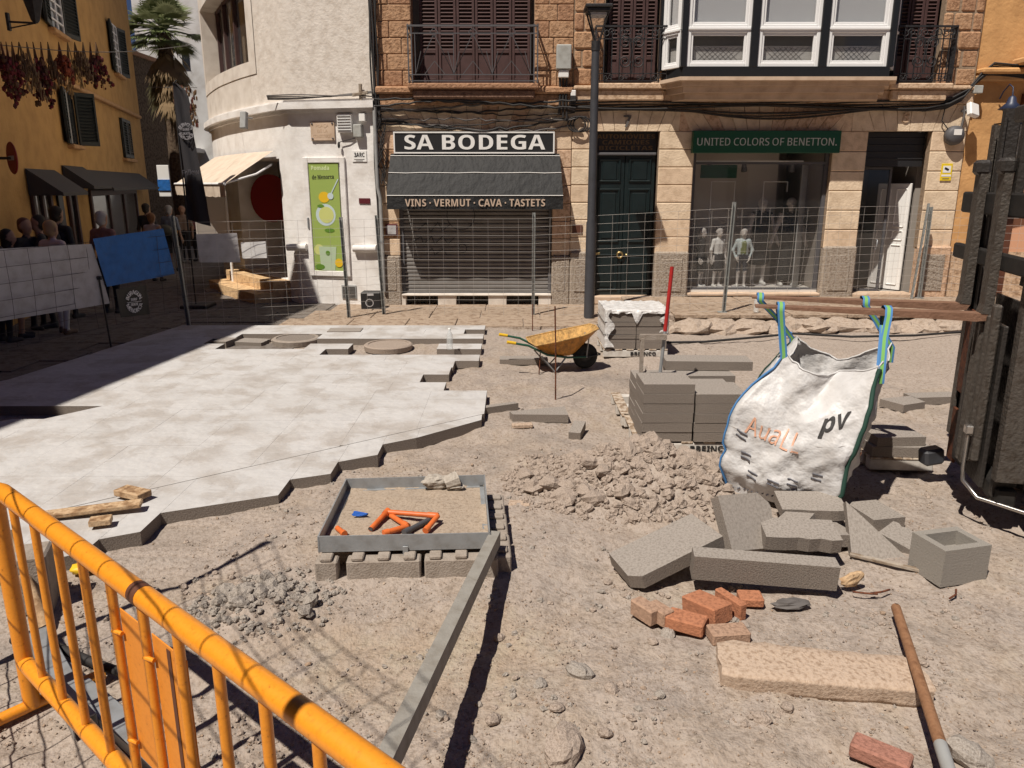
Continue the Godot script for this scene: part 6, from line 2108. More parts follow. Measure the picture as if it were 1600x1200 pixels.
	part(bk, "rule", B.new().box(ce - by * hw * .01, Vector3(hw * .7, hw * .015, .003), bb), M.sign_white)
	var KU := Vector3(.9345, 0, -.356)
	var KN := Vector3(.356, 0, .9345)
	var K := func(v: Vector2, off := 0.0) -> Vector3: return A + KU * v.x + Vector3(0, v.y, 0) + KN * off
	solo("white_board", "white rectangular panel on the mesh fence in front of the doorway steps", "panel", cloth_patch([K.call(Vector2(0.187, 1.492)), K.call(Vector2(0.791, 1.498)), K.call(Vector2(0.809, 1.035)), K.call(Vector2(0.201, 1.056))], KN, .003, 3.0), M.banner_white)
	solo("small_white_board", "smaller white panel on the mesh fence right of the larger white panel", "panel", cloth_patch([K.call(Vector2(0.835, 1.347)), K.call(Vector2(1.216, 1.358)), K.call(Vector2(1.216, 1.092)), K.call(Vector2(0.843, 1.095))], KN, .002, 4.0), M.sign_white)
	# site fence beside the photographer, outside the picture: its wires throw the net of thin shadows on the barrier and soil
	var sf := thing("mesh_fence", "tall site mesh fence standing outside the picture beside the orange barrier", "fence", Vector3.ZERO, 0, "wire mesh fence panels")
	mesh_panel(sf, Vector3(-2.75, 0, -3.0), Vector3(-1.1, 0, -.75), 3.2, .2, .2, M.wire_dark, 12, .0045)
	for q in [Vector3(-2.75, 0, -3.0), Vector3(-1.1, 0, -.75)]:
		part(sf, "post", B.new().tube([q, q + Vector3(0, 3.25, 0)], .024, 8), M.post_grey)

# continuous body: capsules blended by a smooth minimum and meshed as surface nets
func figure_mesh(bones: Array, cell: float, k := .035) -> ArrayMesh:
	var lo := Vector3(1e9, 1e9, 1e9)
	var hi := -lo
	for b in bones:
		var r: float = maxf(b[2], b[3]) + cell * 2.5
		for e in [b[0], b[1]]:
			lo = lo.min(e - Vector3.ONE * r); hi = hi.max(e + Vector3.ONE * r)
	var nx := int((hi.x - lo.x) / cell) + 2
	var ny := int((hi.y - lo.y) / cell) + 2
	var nzz := int((hi.z - lo.z) / cell) + 2
	var f := PackedFloat32Array(); f.resize(nx * ny * nzz); f.fill(9.0)
	var own := PackedInt32Array(); own.resize(f.size())
	var bd := PackedFloat32Array(); bd.resize(f.size()); bd.fill(9.0)
	for bi in bones.size():
		var b: Array = bones[bi]
		var p0: Vector3 = b[0]; var p1: Vector3 = b[1]
		var r0: float = b[2]; var r1: float = b[3]
		var m := maxf(r0, r1) + k + cell * 2.0
		var l := (p0.min(p1) - Vector3.ONE * m - lo) / cell
		var h := (p0.max(p1) + Vector3.ONE * m - lo) / cell
		var d := p1 - p0
		var dd := maxf(d.length_squared(), 1e-9)
		for x in range(maxi(0, int(l.x)), mini(nx - 1, int(h.x) + 1) + 1):
			for y in range(maxi(0, int(l.y)), mini(ny - 1, int(h.y) + 1) + 1):
				for z in range(maxi(0, int(l.z)), mini(nzz - 1, int(h.z) + 1) + 1):
					var p := lo + Vector3(x, y, z) * cell
					var t := clampf((p - p0).dot(d) / dd, 0.0, 1.0)
					var di := (p - p0 - d * t).length() - lerpf(r0, r1, t)
					var i := (x * ny + y) * nzz + z
					var o := f[i]
					var hh := maxf(k - absf(o - di), 0.0) / k
					f[i] = minf(o, di) - hh * hh * k * .25
					if di < bd[i]:
						bd[i] = di; own[i] = bi
	var q := B.new()
	q.use_col = true
	var idx := {}
	var sx := ny * nzz
	for x in nx - 1:
		for y in ny - 1:
			for z in nzz - 1:
				var i := x * sx + y * nzz + z
				if f[i] > cell * 3.0: continue
				var c := [i, i + sx, i + nzz, i + sx + nzz, i + 1, i + sx + 1, i + nzz + 1, i + sx + nzz + 1]
				var neg := 0
				for e in c:
					if f[e] < 0.0: neg += 1
				if neg == 0 or neg == 8: continue
				var acc := Vector3.ZERO
				var n := 0
				for e in [[0, 1], [2, 3], [4, 5], [6, 7], [0, 2], [1, 3], [4, 6], [5, 7], [0, 4], [1, 5], [2, 6], [3, 7]]:
					var a: float = f[c[e[0]]]; var b2: float = f[c[e[1]]]
					if (a < 0.0) != (b2 < 0.0):
						var t := a / (a - b2)
						var pa := Vector3(e[0] & 1, (e[0] >> 1) & 1, (e[0] >> 2) & 1)
						var pb := Vector3(e[1] & 1, (e[1] >> 1) & 1, (e[1] >> 2) & 1)
						acc += pa.lerp(pb, t); n += 1
				var g := Vector3(f[c[1]] - f[c[0]], f[c[2]] - f[c[0]], f[c[4]] - f[c[0]]) + Vector3(f[c[7]] - f[c[6]], f[c[7]] - f[c[5]], f[c[7]] - f[c[3]])
				q.col = bones[own[i]][4]
				idx[i] = q.vert(lo + (Vector3(x, y, z) + acc / n) * cell, g.normalized())
	for i in idx:
		for e in [[sx, nzz, 1], [nzz, 1, sx], [1, sx, nzz]]:
			var j: int = i + e[0]
			if j >= f.size() or (f[i] < 0.0) == (f[j] < 0.0): continue
			var a = idx.get(i); var b = idx.get(i - e[1]); var c = idx.get(i - e[1] - e[2]); var d = idx.get(i - e[2])
			if a == null or b == null or c == null or d == null: continue
			q.itri(a, b, c); q.itri(a, c, d)
	# fingers
	for b in bones:
		if b.size() > 5:
			q.col = b[4]
			var w: Vector3 = b[1]
			var dirn: Vector3 = (b[1] - b[0]).normalized()
			var side := Vector3(0, 0, 1)
			for fi in 4:
				var o := side * (fi - 1.5) * .019
				var l: float = [.06, .072, .068, .052][fi]
				q.tube([w + o - dirn * .01, w + o + dirn * l * .5, w + o + dirn * l + Vector3(-b[5] * .012, 0, 0)], [.0095, .009, .006], 5)
			q.tube([w - dirn * .04 + side * .03, w - dirn * .01 + side * .05, w + dirn * .02 + side * .052], [.011, .01, .007], 5)
	return q.mesh()

func body(h: float, o: Dictionary, cell := .024) -> ArrayMesh:
	var s := h / 1.72
	var hs: float = o.get("head", 1.0)
	var skin: Color = o.get("skin", Color(.42, .25, .17))
	var top: Color = o.top
	var bot: Color = o.bot
	var hair: Color = o.get("hair", Color(.03, .02, .015))
	var shoe: Color = o.get("shoe", Color(.05, .05, .05))
	var fore: Color = o.get("fore", skin)
	var shin: Color = o.get("shin", bot)
	var v := func(x: float, y: float, z: float) -> Vector3: return Vector3(x, y, z) * s
	var st: float = o.get("stride", 0.0)
	var b := []
	for e in [-1.0, 1.0]:
		b.append([v.call(.055 * e, 1.0, 0), v.call(.065 * e, 1.27, -.005), .092 * s, .103 * s, top])
		b.append([v.call(.02 * e, 1.37, -.01), v.call(.155 * e, 1.375, -.015), .065 * s, .058 * s, top])
		b.append([v.call(.05 * e, .93, 0), v.call(.07 * e, .9, 0), .1 * s, .1 * s, bot])
		var ar: Array = o.get("arm_l" if e < 0 else "arm_r", [Vector3(.235, 1.1, -.03), Vector3(.25, .86, .05)])
		var el := Vector3(ar[0].x * e, ar[0].y, ar[0].z); var wr := Vector3(ar[1].x * e, ar[1].y, ar[1].z)
		var up: Vector3 = v.call(.175 * e, 1.36, -.015)
		b.append([up, el * s, .052 * s, .041 * s, o.get("sleeve", top)])
		b.append([el * s, wr * s, .04 * s, .027 * s, fore])
		var hd := (wr - el).normalized()
		b.append([wr * s, (wr + hd * .07) * s, .027 * s, .032 * s, skin, e])
		var zz: float = st * e
		b.append([v.call(.085 * e, .88, 0), v.call(.095 * e, .49, zz * .55 + .02), .086 * s, .058 * s, bot])
		b.append([v.call(.095 * e, .49, zz * .55 + .02), v.call(.1 * e, .09, zz - .02), .056 * s, .036 * s, shin])
		b.append([v.call(.1 * e, .045, zz - .04), v.call(.115 * e, .04, zz + .13), .043 * s, .036 * s, shoe])
		if o.get("skirt", 0.0) > 0.0:
			var hm: float = o.skirt
			b.append([v.call(.05 * e, .92, 0), v.call(.11 * e, hm, .02), .1 * s, .1 * s, bot])
			b.append([v.call(.03 * e, .85, .03), v.call(.04 * e, hm, .07), .1 * s, .1 * s, bot])
	b.append([v.call(0, 1.4, -.01), v.call(0, 1.49, .005), .05 * s, .047 * s, skin])
	var hc := Vector3(0, 1.585 + (hs - 1) * .09, .012)
	b.append([v.call(0, hc.y - .045 * hs, .03), v.call(0, hc.y + .03 * hs, .005), .068 * s * hs, .088 * s * hs, skin])
	b.append([v.call(0, hc.y - .005, .1 * hs), v.call(0, hc.y - .03, .112 * hs), .01 * s, .014 * s, skin])
	for e in [-1.0, 1.0]:
		b.append([v.call(.08 * hs * e, hc.y + .01, 0), v.call(.088 * hs * e, hc.y - .02, -.005), .014 * s, .012 * s, skin])
	if not o.get("bald", false):
		b.append([v.call(0, hc.y + .05 * hs, -.018), v.call(0, hc.y - (.03 if not o.get("long", false) else .12), -.045), .09 * s * hs, .07 * s * hs, hair])
	if o.get("cap", false):
		b.append([v.call(0, hc.y + .06 * hs, .02), v.call(0, hc.y + .045 * hs, .13), .07 * s, .02 * s, hair])
	if o.get("collar", false):
		b.append([v.call(-.04, 1.33, .09), v.call(-.06, 1.02, .1), .03 * s, .03 * s, o.shirt])
		b.append([v.call(.04, 1.33, .09), v.call(.05, 1.02, .1), .03 * s, .03 * s, o.shirt])
	return figure_mesh(b, cell)

func person(label: String, at: Vector3, turn: float, h: float, o: Dictionary) -> Node3D:
	var t := thing("person", label, "person", at, deg_to_rad(turn), "people in the street")
	part(t, "body", body(h, o, .026), M.figure)
	if o.has("bag"):
		var bg := B.new()
		bg.use_col = true
		bg.col = o.bag[0]
		bg.blob(o.bag[1], o.bag[2], 3, .06, 8, 10, Basis(), false)
		part(t, "bag", bg, M.figure)
	return t

func build_people() -> void:
	var blk := Color(.018, .018, .022)
	person("person in a dark jacket at the photo's left edge by the ochre wall", Vector3(-7.382, 0, -11.06), 150, 1.7, {"top": Color(.03, .02, .025), "bot": blk, "hair": Color(.08, .03, .02)})
	person("short person with dark hair and dark top behind the white banner's left part", Vector3(-7.364, 0, -11.398), 120, 1.62, {"top": blk, "bot": Color(.2, .1, .09), "long": true, "shin": Color(.42, .25, .17)})
	person("person with reddish hair and black top, left of the two talking together", Vector3(-7.519, 0, -12.083), 80, 1.75, {"top": blk, "bot": blk, "hair": Color(.13, .05, .03), "bald": false})
	person("person with dark hair in a black T-shirt with one bare arm raised", Vector3(-7.413, 0, -12.252), -60, 1.79, {"top": blk, "bot": blk, "arm_r": [Vector3(.24, 1.15, .1), Vector3(.2, 1.05, .32)]})
	person("tall person wearing a black backpack beside the ochre house's door", Vector3(-7.597, 0, -13.106), 170, 1.9, {"top": blk, "bot": blk, "bag": [Color(.02, .02, .025), Vector3(0, 1.32, -.2), Vector3(.34, .48, .22)]})
	person("blond person in a pale patterned top and white trousers seen from behind", Vector3(-6.899, 0, -11.705), 165, 1.73, {"top": Color(.62, .5, .47), "bot": Color(.6, .6, .62), "hair": Color(.5, .32, .16), "stride": .06, "shoe": Color(.15, .1, .07)})
	person("white-haired person in a dusty pink shirt seen from behind", Vector3(-7.139, 0, -13.647), 170, 1.8, {"top": Color(.22, .11, .1), "bot": blk, "hair": Color(.45, .43, .4)})
	person("person in a white sleeveless top beyond the blue banner", Vector3(-8.412, 0, -18.311), 175, 1.6, {"top": Color(.42, .38, .4), "bot": Color(.1, .1, .12), "hair": Color(.25, .13, .06), "sleeve": Color(.42, .25, .17)})
	person("dark-haired person in dark clothes in the depth of the street", Vector3(-9.262, 0, -19.924), 175, 1.78, {"top": Color(.03, .025, .025), "bot": blk})
	person("grey-haired person in a blue-grey shirt and shorts with an olive shoulder bag", Vector3(-8.955, 0, -20.524), 175, 1.72, {"top": Color(.16, .18, .22), "bot": Color(.04, .04, .045), "shin": Color(.35, .2, .14), "hair": Color(.3, .29, .28), "bag": [Color(.1, .1, .08), Vector3(.05, 1.08, -.18), Vector3(.4, .3, .2)]})
	person("dark-haired person in a beige shirt carrying yellow and orange bags", Vector3(-9.539, 0, -22.745), 10, 1.66, {"top": Color(.3, .22, .17), "bot": blk, "shoe": Color(.2, .2, .2), "stride": .12, "arm_l": [Vector3(.23, 1.12, .05), Vector3(.16, 1.05, .28)], "bag": [Color(.7, .3, .02), Vector3(-.26, .95, .2), Vector3(.26, .42, .2)]})
	person("person in a pink top standing in the shade behind the flag", Vector3(-9.41, 0, -23.326), 0, 1.64, {"top": Color(.32, .13, .13), "bot": blk})
	# shop window figures
	var sk := Color(.48, .45, .42)
	var mg := "mannequins in the clothes shop window"
	var mk := func(label: String, px: Vector3, turn: float, h: float, o: Dictionary) -> void:
		o["skin"] = sk; o["bald"] = true; o["fore"] = o.get("fore", sk)
		var t := thing("mannequin", label, "mannequin", px, deg_to_rad(turn), mg)
		part(t, "body", body(h, o, .021), M.figure)
		part(t, "stand", B.new().cbox(Vector3(0, .008, 0), Vector3(.32, .016, .3), .004), M.banner_white)
	mk.call("small mannequin in a dark jacket and skirt at the shop window's left end", Vector3(3.658, .3, -15.0), 55, 1.12, {"top": Color(.03, .03, .035), "bot": Color(.02, .02, .022), "fore": Color(.03, .03, .035), "shin": sk, "shoe": Color(.6, .6, .58), "skirt": .58, "head": 1.25})
	mk.call("child mannequin in a white T-shirt and black skirt", Vector3(3.969, .3, -14.95), 25, 1.13, {"top": Color(.62, .62, .6), "bot": blk, "shin": sk, "shoe": Color(.6, .6, .58), "skirt": .6, "head": 1.25, "arm_l": [Vector3(.26, 1.1, 0), Vector3(.25, .85, .02)]})
	mk.call("child mannequin in an open denim jacket over a green shirt", Vector3(4.442, .3, -14.95), -8, 1.12, {"top": Color(.4, .47, .48), "fore": Color(.4, .47, .48), "bot": Color(.015, .017, .03), "shin": sk, "shoe": Color(.6, .6, .58), "head": 1.25, "collar": true, "shirt": Color(.12, .15, .04), "arm_l": [Vector3(.28, 1.1, -.02), Vector3(.2, .9, .06)], "arm_r": [Vector3(.28, 1.1, -.02), Vector3(.2, .9, .06)]})
	mk.call("tall mannequin in a black sleeveless dress ending at the knee", Vector3(4.864, .3, -15.3), 0, 1.72, {"top": Color(.008, .008, .009), "bot": Color(.008, .008, .009), "sleeve": sk, "shin": sk, "shoe": Color(.55, .55, .53), "skirt": .5, "arm_r": [Vector3(.26, 1.12, 0), Vector3(.33, .88, .05)], "arm_l": [Vector3(.23, 1.12, 0), Vector3(.24, .88, .05)]})
	mk.call("tall mannequin in a long black dress at the shop window's right end", Vector3(5.389, .3, -15.2), 0, 1.72, {"top": Color(.008, .008, .009), "bot": Color(.008, .008, .009), "sleeve": sk, "shin": sk, "shoe": Color(.6, .6, .58), "skirt": .2, "arm_l": [Vector3(.26, 1.12, 0), Vector3(.34, .88, .05)], "arm_r": [Vector3(.25, 1.12, 0), Vector3(.32, .86, .05)]})

# ---------------------------------------------------------------- building site
func build_barrier() -> void:
	var h := 1.07
	var a := Vector3(-2.109, 1.07, -2.913)
	var b0 := Vector3(-0.419, 1.07, -1.464)
	var d := (b0 - a).normalized()
	var L := 3.74
	var o := thing("crowd_barrier", "orange tubular steel crowd barrier in the near foreground", "barrier", Vector3(a.x, 0, a.z), atan2(-d.z, d.x))
	var R := .034
	var top := [Vector3(0, h - .12, 0), Vector3(.012, h - .05, 0), Vector3(.05, h - .012, 0), Vector3(.12, h, 0)]
	for i in 11: top.append(Vector3(lerpf(.2, L - .2, i / 10.0), h, 0))
	top.append_array([Vector3(L - .12, h, 0), Vector3(L - .05, h - .012, 0), Vector3(L - .012, h - .05, 0), Vector3(L, h - .12, 0)])
	part(o, "top_rail", B.new().tube(top, R, 18), M.orange_paint)
	part(o, "lower_rail", B.new().tube([Vector3(0, .25, 0), Vector3(L, .25, 0)], R * .98, 16), M.orange_paint)
	for x in [0.0, L]:
		part(o, "end_post", B.new().tube([Vector3(x, h - .118, 0), Vector3(x, .03, 0)], R, 16), M.orange_paint)
		part(o, "foot", B.new().tube([Vector3(x, .03, -.3), Vector3(x, .035, 0), Vector3(x, .03, .3)], R * .8, 10), M.orange_paint)
	var n := 16
	for i in n:
		var x := lerpf(0, L, (i + 1.0) / (n + 1.0))
		part(o, "upright_bar", B.new().tube([Vector3(x, .25, 0), Vector3(x, h - .01, 0)], .0155, 12), M.orange_paint)
	# dark tape ring, two sheet plates
	var u := L / (n + 1.0)
	part(o, "tape_ring", B.new().tube([Vector3(u * 6.0 - .02, h, 0), Vector3(u * 6.0 + .03, h, 0)], R + .001, 18, false), M.plaque_brown)
	for k in 2:
		var x0 := u * (5 + k) + .018
		var x1 := u * (6 + k) - .018 + (.03 if k == 1 else 0.0)
		var pb := B.new()
		pb.cbox(Vector3((x0 + x1) / 2, .66, -.012), Vector3(x1 - x0, .56, .004), .001)
		var pp := part(o, "sign_plate", pb, M.orange_plate)
		if k == 1:
			part(pp, "dark_stripe", B.new().box(Vector3((x0 + x1) / 2, .66, -.0085), Vector3(.022, .54, .002)), M.plaque_brown)
		for yy in [.45, .86]:
			part(pp, "clip", B.new().tube([Vector3(x0 - .02, yy, .012), Vector3(x0 + .02, yy, 0)], .008, 6), M.orange_paint)

func build_forklift() -> void:
	var o := thing("forklift", "worn dark forklift mast and carriage with rusty forks holding the white bag", "forklift")
	o.transform = Transform3D(Basis(Vector3(.97, 0, .243), Vector3.UP, Vector3(-.243, 0, .97)), Vector3(3.1, 0, -5.06))
	var fh := 1.42
	for z in [0.0, -.46]:
		var f := Node3D.new()
		f.name = "fork"
		o.add_child(f, true)
		var bl := B.new()
		bl.prism([Vector2(-1.42, fh), Vector2(-1.42, fh - .012), Vector2(-.02, fh - .05), Vector2(.05, fh - .04), Vector2(.07, fh), Vector2(0, fh + .004)], .11, Transform3D(Basis(), Vector3(0, 0, z - .055)))
		part(f, "blade", bl, M.fork_steel)
		var sh := B.new()
		sh.prism([Vector2(0, fh + .004), Vector2(.07, fh), Vector2(.062, 2.28), Vector2(.05, 2.33), Vector2(.012, 2.33), Vector2(.012, fh + .06)], .115, Transform3D(Basis(), Vector3(0, 0, z - .057)))
		part(f, "shank", sh, M.mast_wear)
		part(f, "hook", B.new().cbox(Vector3(.03, 2.36, z), Vector3(.09, .1, .13), .02), M.mast)
	# carriage bars
	part(o, "carriage_bar", B.new().cbox(Vector3(.095, 2.12, .0), Vector3(.05, .15, 1.9), .012), M.mast_black)
	part(o, "carriage_bar", B.new().cbox(Vector3(.095, 1.76, .0), Vector3(.05, .11, 2.0), .012), M.mast_black)
	for z in [-.28, .35]:
		part(o, "carriage_plate", B.new().prism([Vector2(-.09, 1.64), Vector2(.09, 1.64), Vector2(.06, 1.82), Vector2(.06, 2.02), Vector2(.09, 2.24), Vector2(-.09, 2.24), Vector2(-.06, 2.02), Vector2(-.06, 1.82)], .03, Transform3D(Basis(Vector3(0, 0, 1), Vector3(0, 1, 0), Vector3(1, 0, 0)), Vector3(.121, 0, z))), M.mast_black)
	# load guard above the carriage
	part(o, "guard_post", B.new().cbox(Vector3(.11, 2.42, .02), Vector3(.05, .5, .08), .01), M.mast)
	part(o, "guard_post", B.new().cbox(Vector3(.11, 2.42, .5), Vector3(.05, .5, .08), .01), M.mast)
	part(o, "guard_bar", B.new().cbox(Vector3(.11, 2.68, .35), Vector3(.07, .1, 1.0), .012, eul(0, 0, 0)), M.mast)
	# mast channels: outer pair, inner pair, ribs of worn steel
	for s in [[-.68, 1.0], [.4, -1.0]]:
		var z: float = s[0]
		var q: float = s[1]
		var ch := B.new()
		ch.box(Vector3(.2, 1.52, z), Vector3(.16, 2.26, .022))
		ch.box(Vector3(.128, 1.52, z + q * .041), Vector3(.018, 2.26, .06))
		ch.box(Vector3(.272, 1.52, z + q * .041), Vector3(.018, 2.26, .06))
		part(o, "outer_channel", ch, M.mast_wear)
		var ic := B.new()
		ic.box(Vector3(.2, 1.5, z + q * .1), Vector3(.11, 2.5, .02))
		ic.box(Vector3(.155, 1.5, z + q * .13), Vector3(.016, 2.5, .045))
		part(o, "inner_channel", ic, M.mast)
	var rb := [[.09, -.13, .06, .1, 1.2], [.06, -.04, .06, .02, 1.36], [.05, .04, .05, .0, 1.36], [.05, .12, .06, .0, 1.36], [.06, .2, .06, .05, 1.42], [.06, .29, .07, .08, 1.5]]
	for r in rb:
		part(o, "worn_rib", B.new().cbox(Vector3(r[0], (r[3] + .36 + r[4]) / 2, r[1] - .14), Vector3(.05, r[4] - r[3] - .36, r[2]), .012), M.mast_wear if r[1] > .0 else M.mast)
	part(o, "shield_plate", B.new().cbox(Vector3(.32, .9, -.12), Vector3(.02, 1.15, 1.1), .004), M.mast)
	part(o, "front_plate", B.new().cbox(Vector3(.11, .82, -.1), Vector3(.03, 1.1, .62), .006), M.mast)
	part(o, "brown_panel", B.new().cbox(Vector3(.12, 1.06, -.5), Vector3(.02, .62, .16), .004), M.mast_brown)
	part(o, "brown_panel", B.new().cbox(Vector3(.12, .42, -.5), Vector3(.02, .4, .16), .004), M.mast_brown)
	part(o, "cross_member", B.new().cbox(Vector3(.22, .26, -.1), Vector3(.12, .12, .9), .012), M.mast_black)
	part(o, "cross_member", B.new().cbox(Vector3(.32, 2.5, .05), Vector3(.1, .14, .9), .012), M.mast_black)
	part(o, "cylinder", B.new().tube([Vector3(.33, .25, .06), Vector3(.33, 2.3, .06)], .045, 12), M.mast_black)
	part(o, "hydraulic_pipe", B.new().tube([Vector3(0, .62, .16), Vector3(0, .38, .16), Vector3(.01, .3, .17), Vector3(.08, .22, .27), Vector3(.4, .2, .5)], .014, 8), M.chrome)
	part(o, "pipe_nut", B.new().cbox(Vector3(0.0, .66, .16), Vector3(.05, .06, .06), .008), M.chrome)
	part(o, "roller_bracket", B.new().cbox(Vector3(.02, .2, -.62), Vector3(.16, .13, .12), .02, eul(0, 20, 8)), M.lamp_grey)
	# truck behind, outside the picture
	part(o, "chassis", B.new().cbox(Vector3(1.5, .65, .05), Vector3(1.7, .7, 1.0), .06), M.mast_brown)
	part(o, "counterweight", B.new().cbox(Vector3(2.5, .8, .05), Vector3(.5, 1.0, 1.05), .12), M.mast_black)
	part(o, "axle", B.new().tube([Vector3(.72, .36, -.62), Vector3(.72, .36, .72)], .06, 10), M.mast_black)
	for z in [-.62, .72]:
		for x in [.72, 2.2]:
			var w := part(o, "wheel", B.new().lathe([Vector2(.1, -.11), Vector2(.3, -.12), Vector2(.36, -.08), Vector2(.36, .08), Vector2(.3, .12), Vector2(.1, .11)], 28, Transform3D(Basis(Vector3.RIGHT, PI / 2), Vector3(x, .36, z))), M.rubber)
			part(w, "rim", B.new().lathe([Vector2(0, -.09), Vector2(.18, -.09), Vector2(.18, .09), Vector2(0, .09)], 20, Transform3D(Basis(Vector3.RIGHT, PI / 2), Vector3(x, .36, z)), false), M.warn_yellow)

# ---- big bag
var bag_o := Vector3(2.1, .02, -5.42)
var bag_yaw := deg_to_rad(-28.0)

func bag_pt(u: float, v: float) -> Vector3:
	# u runs round the square section (0..4, one face per unit, face 0 looks to the camera), v from bottom 0 to rim 1
	u = fposmod(u, 4.0)
	var f := int(u)
	var t := u - f
	var cs := [Vector2(-1, 1), Vector2(1, 1), Vector2(1, -1), Vector2(-1, -1)]
	var p: Vector2 = cs[f].lerp(cs[(f + 1) % 4], t)
	# round the corners a little
	var l := p.length()
	p = p.lerp(p / l * 1.16, .22)
	var hx := .39
	var mid := sin(PI * clampf(v, 0.0, 1.0))
	var w := hx * (1.0 + .13 * pow(mid, .8)) * lerpf(.86, 1.0, smoothstep(0.0, .22, v))
	w *= lerpf(1.0, .86, smoothstep(.6, 1.0, v))
	var e := absf(t - .5) * 2.0
	# slack faces: dented panels, folds running from the lifted corners
	var fold := .035 * sin(t * 9.0 + v * 5.0 + f * 1.7) * smoothstep(.25, .9, v) + .03 * sin((t + v * .8) * 12.0 + f) * mid * .5
	fold += .05 * nz.get_noise_3d(u * 2.4 + 7.0, v * 2.6, 3.0) + .016 * nz2.get_noise_3d(u * 4.0, v * 4.0, 1.0) - .05 * maxf(0.0, .14 - absf(nz.get_noise_3d(u * .8 + v * 1.3, v * .5 - u * .4, 8.0))) * 2.6
	if f == 0:
		fold += -.07 * exp(-pow((t - .42 - (v - .6) * .5) / .16, 2.0)) * smoothstep(.2, .6, v)
	var nrm := p.normalized()
	p = p * w + nrm * fold
	var rim := 1.08 - .2 * pow(1.0 - e, .7) * (1.0 + .2 * sin(f * 2.1))
	if f == 0: rim += .05 * (1 - e)
	var y := .015 + v * rim + .02 * nz.get_noise_2d(u * 3.0, v * 5.0) * v
	# leans away to the hanging point
	var q := Vector3(p.x, y, p.y).rotated(Vector3.UP, bag_yaw) + Vector3(.26 * v * v - .04, 0, 0)
	return bag_o + q

func bag_n(u: float, v: float) -> Vector3:
	var a := bag_pt(u + .02, v) - bag_pt(u - .02, v)
	var b := bag_pt(u, v + .02) - bag_pt(u, v - .02)
	return a.cross(b).normalized()

func bag_text(p: Node, s: String, u0: float, u1: float, v0: float, cap: float, m: Material, tilt := 0.0, bold := true) -> void:
	var f := SystemFont.new()
	f.font_names = PackedStringArray(["Droid Sans"])
	f.font_weight = 700 if bold else 400
	var t := TextMesh.new()
	t.text = s
	t.font = f
	t.font_size = 48
	t.pixel_size = .01
	t.depth = 0.0
	t.curve_step = 1.5
	var arr := t.get_mesh_arrays()
	var vs: PackedVector3Array = arr[Mesh.ARRAY_VERTEX]
	var idx: PackedInt32Array = arr[Mesh.ARRAY_INDEX]
	var ab := t.get_aabb()
	var b := B.new()
	var mp := func(q: Vector3) -> Vector3:
		var tx := (q.x - ab.position.x) / ab.size.x
		var ty := (q.y - ab.position.y) / ab.size.y
		var u := lerpf(u0, u1, tx)
		var v := v0 + ty * cap + tilt * tx
		return bag_pt(u, v) + bag_n(u, v) * .006
	for i in range(0, idx.size(), 3):
		split_tri(b, vs[idx[i]], vs[idx[i + 1]], vs[idx[i + 2]], mp, 1)
	part(p, "print", b, m)

func split_tri(b: B, p: Vector3, q: Vector3, r: Vector3, mp: Callable, lev: int) -> void:
	if lev == 0:
		b.tri(mp.call(p), mp.call(q), mp.call(r), Vector3(-.3, .1, 1))
		return
	var pq := (p + q) / 2; var qr := (q + r) / 2; var rp := (r + p) / 2
	split_tri(b, p, pq, rp, mp, lev - 1); split_tri(b, pq, q, qr, mp, lev - 1)
	split_tri(b, rp, qr, r, mp, lev - 1); split_tri(b, pq, qr, rp, mp, lev - 1)

func strap(p: Node, pts: Array, wdir: Vector3, w: float) -> void:
	var s := Node3D.new()
	s.name = "lifting_strap"
	p.add_child(s, true)
	for k in [[-.5, -.22, 0], [-.22, .22, 1], [.22, .5, 0]]:
		var rows := []
		for q in pts:
			var dd: Vector3 = wdir.normalized() * w
			rows.append([q + dd * k[0], q + dd * k[1]])
		part(s, "webbing", B.new().grid(rows, Vector3(0, .2, 1)), M.strap_green if k[2] else M.strap_blue)

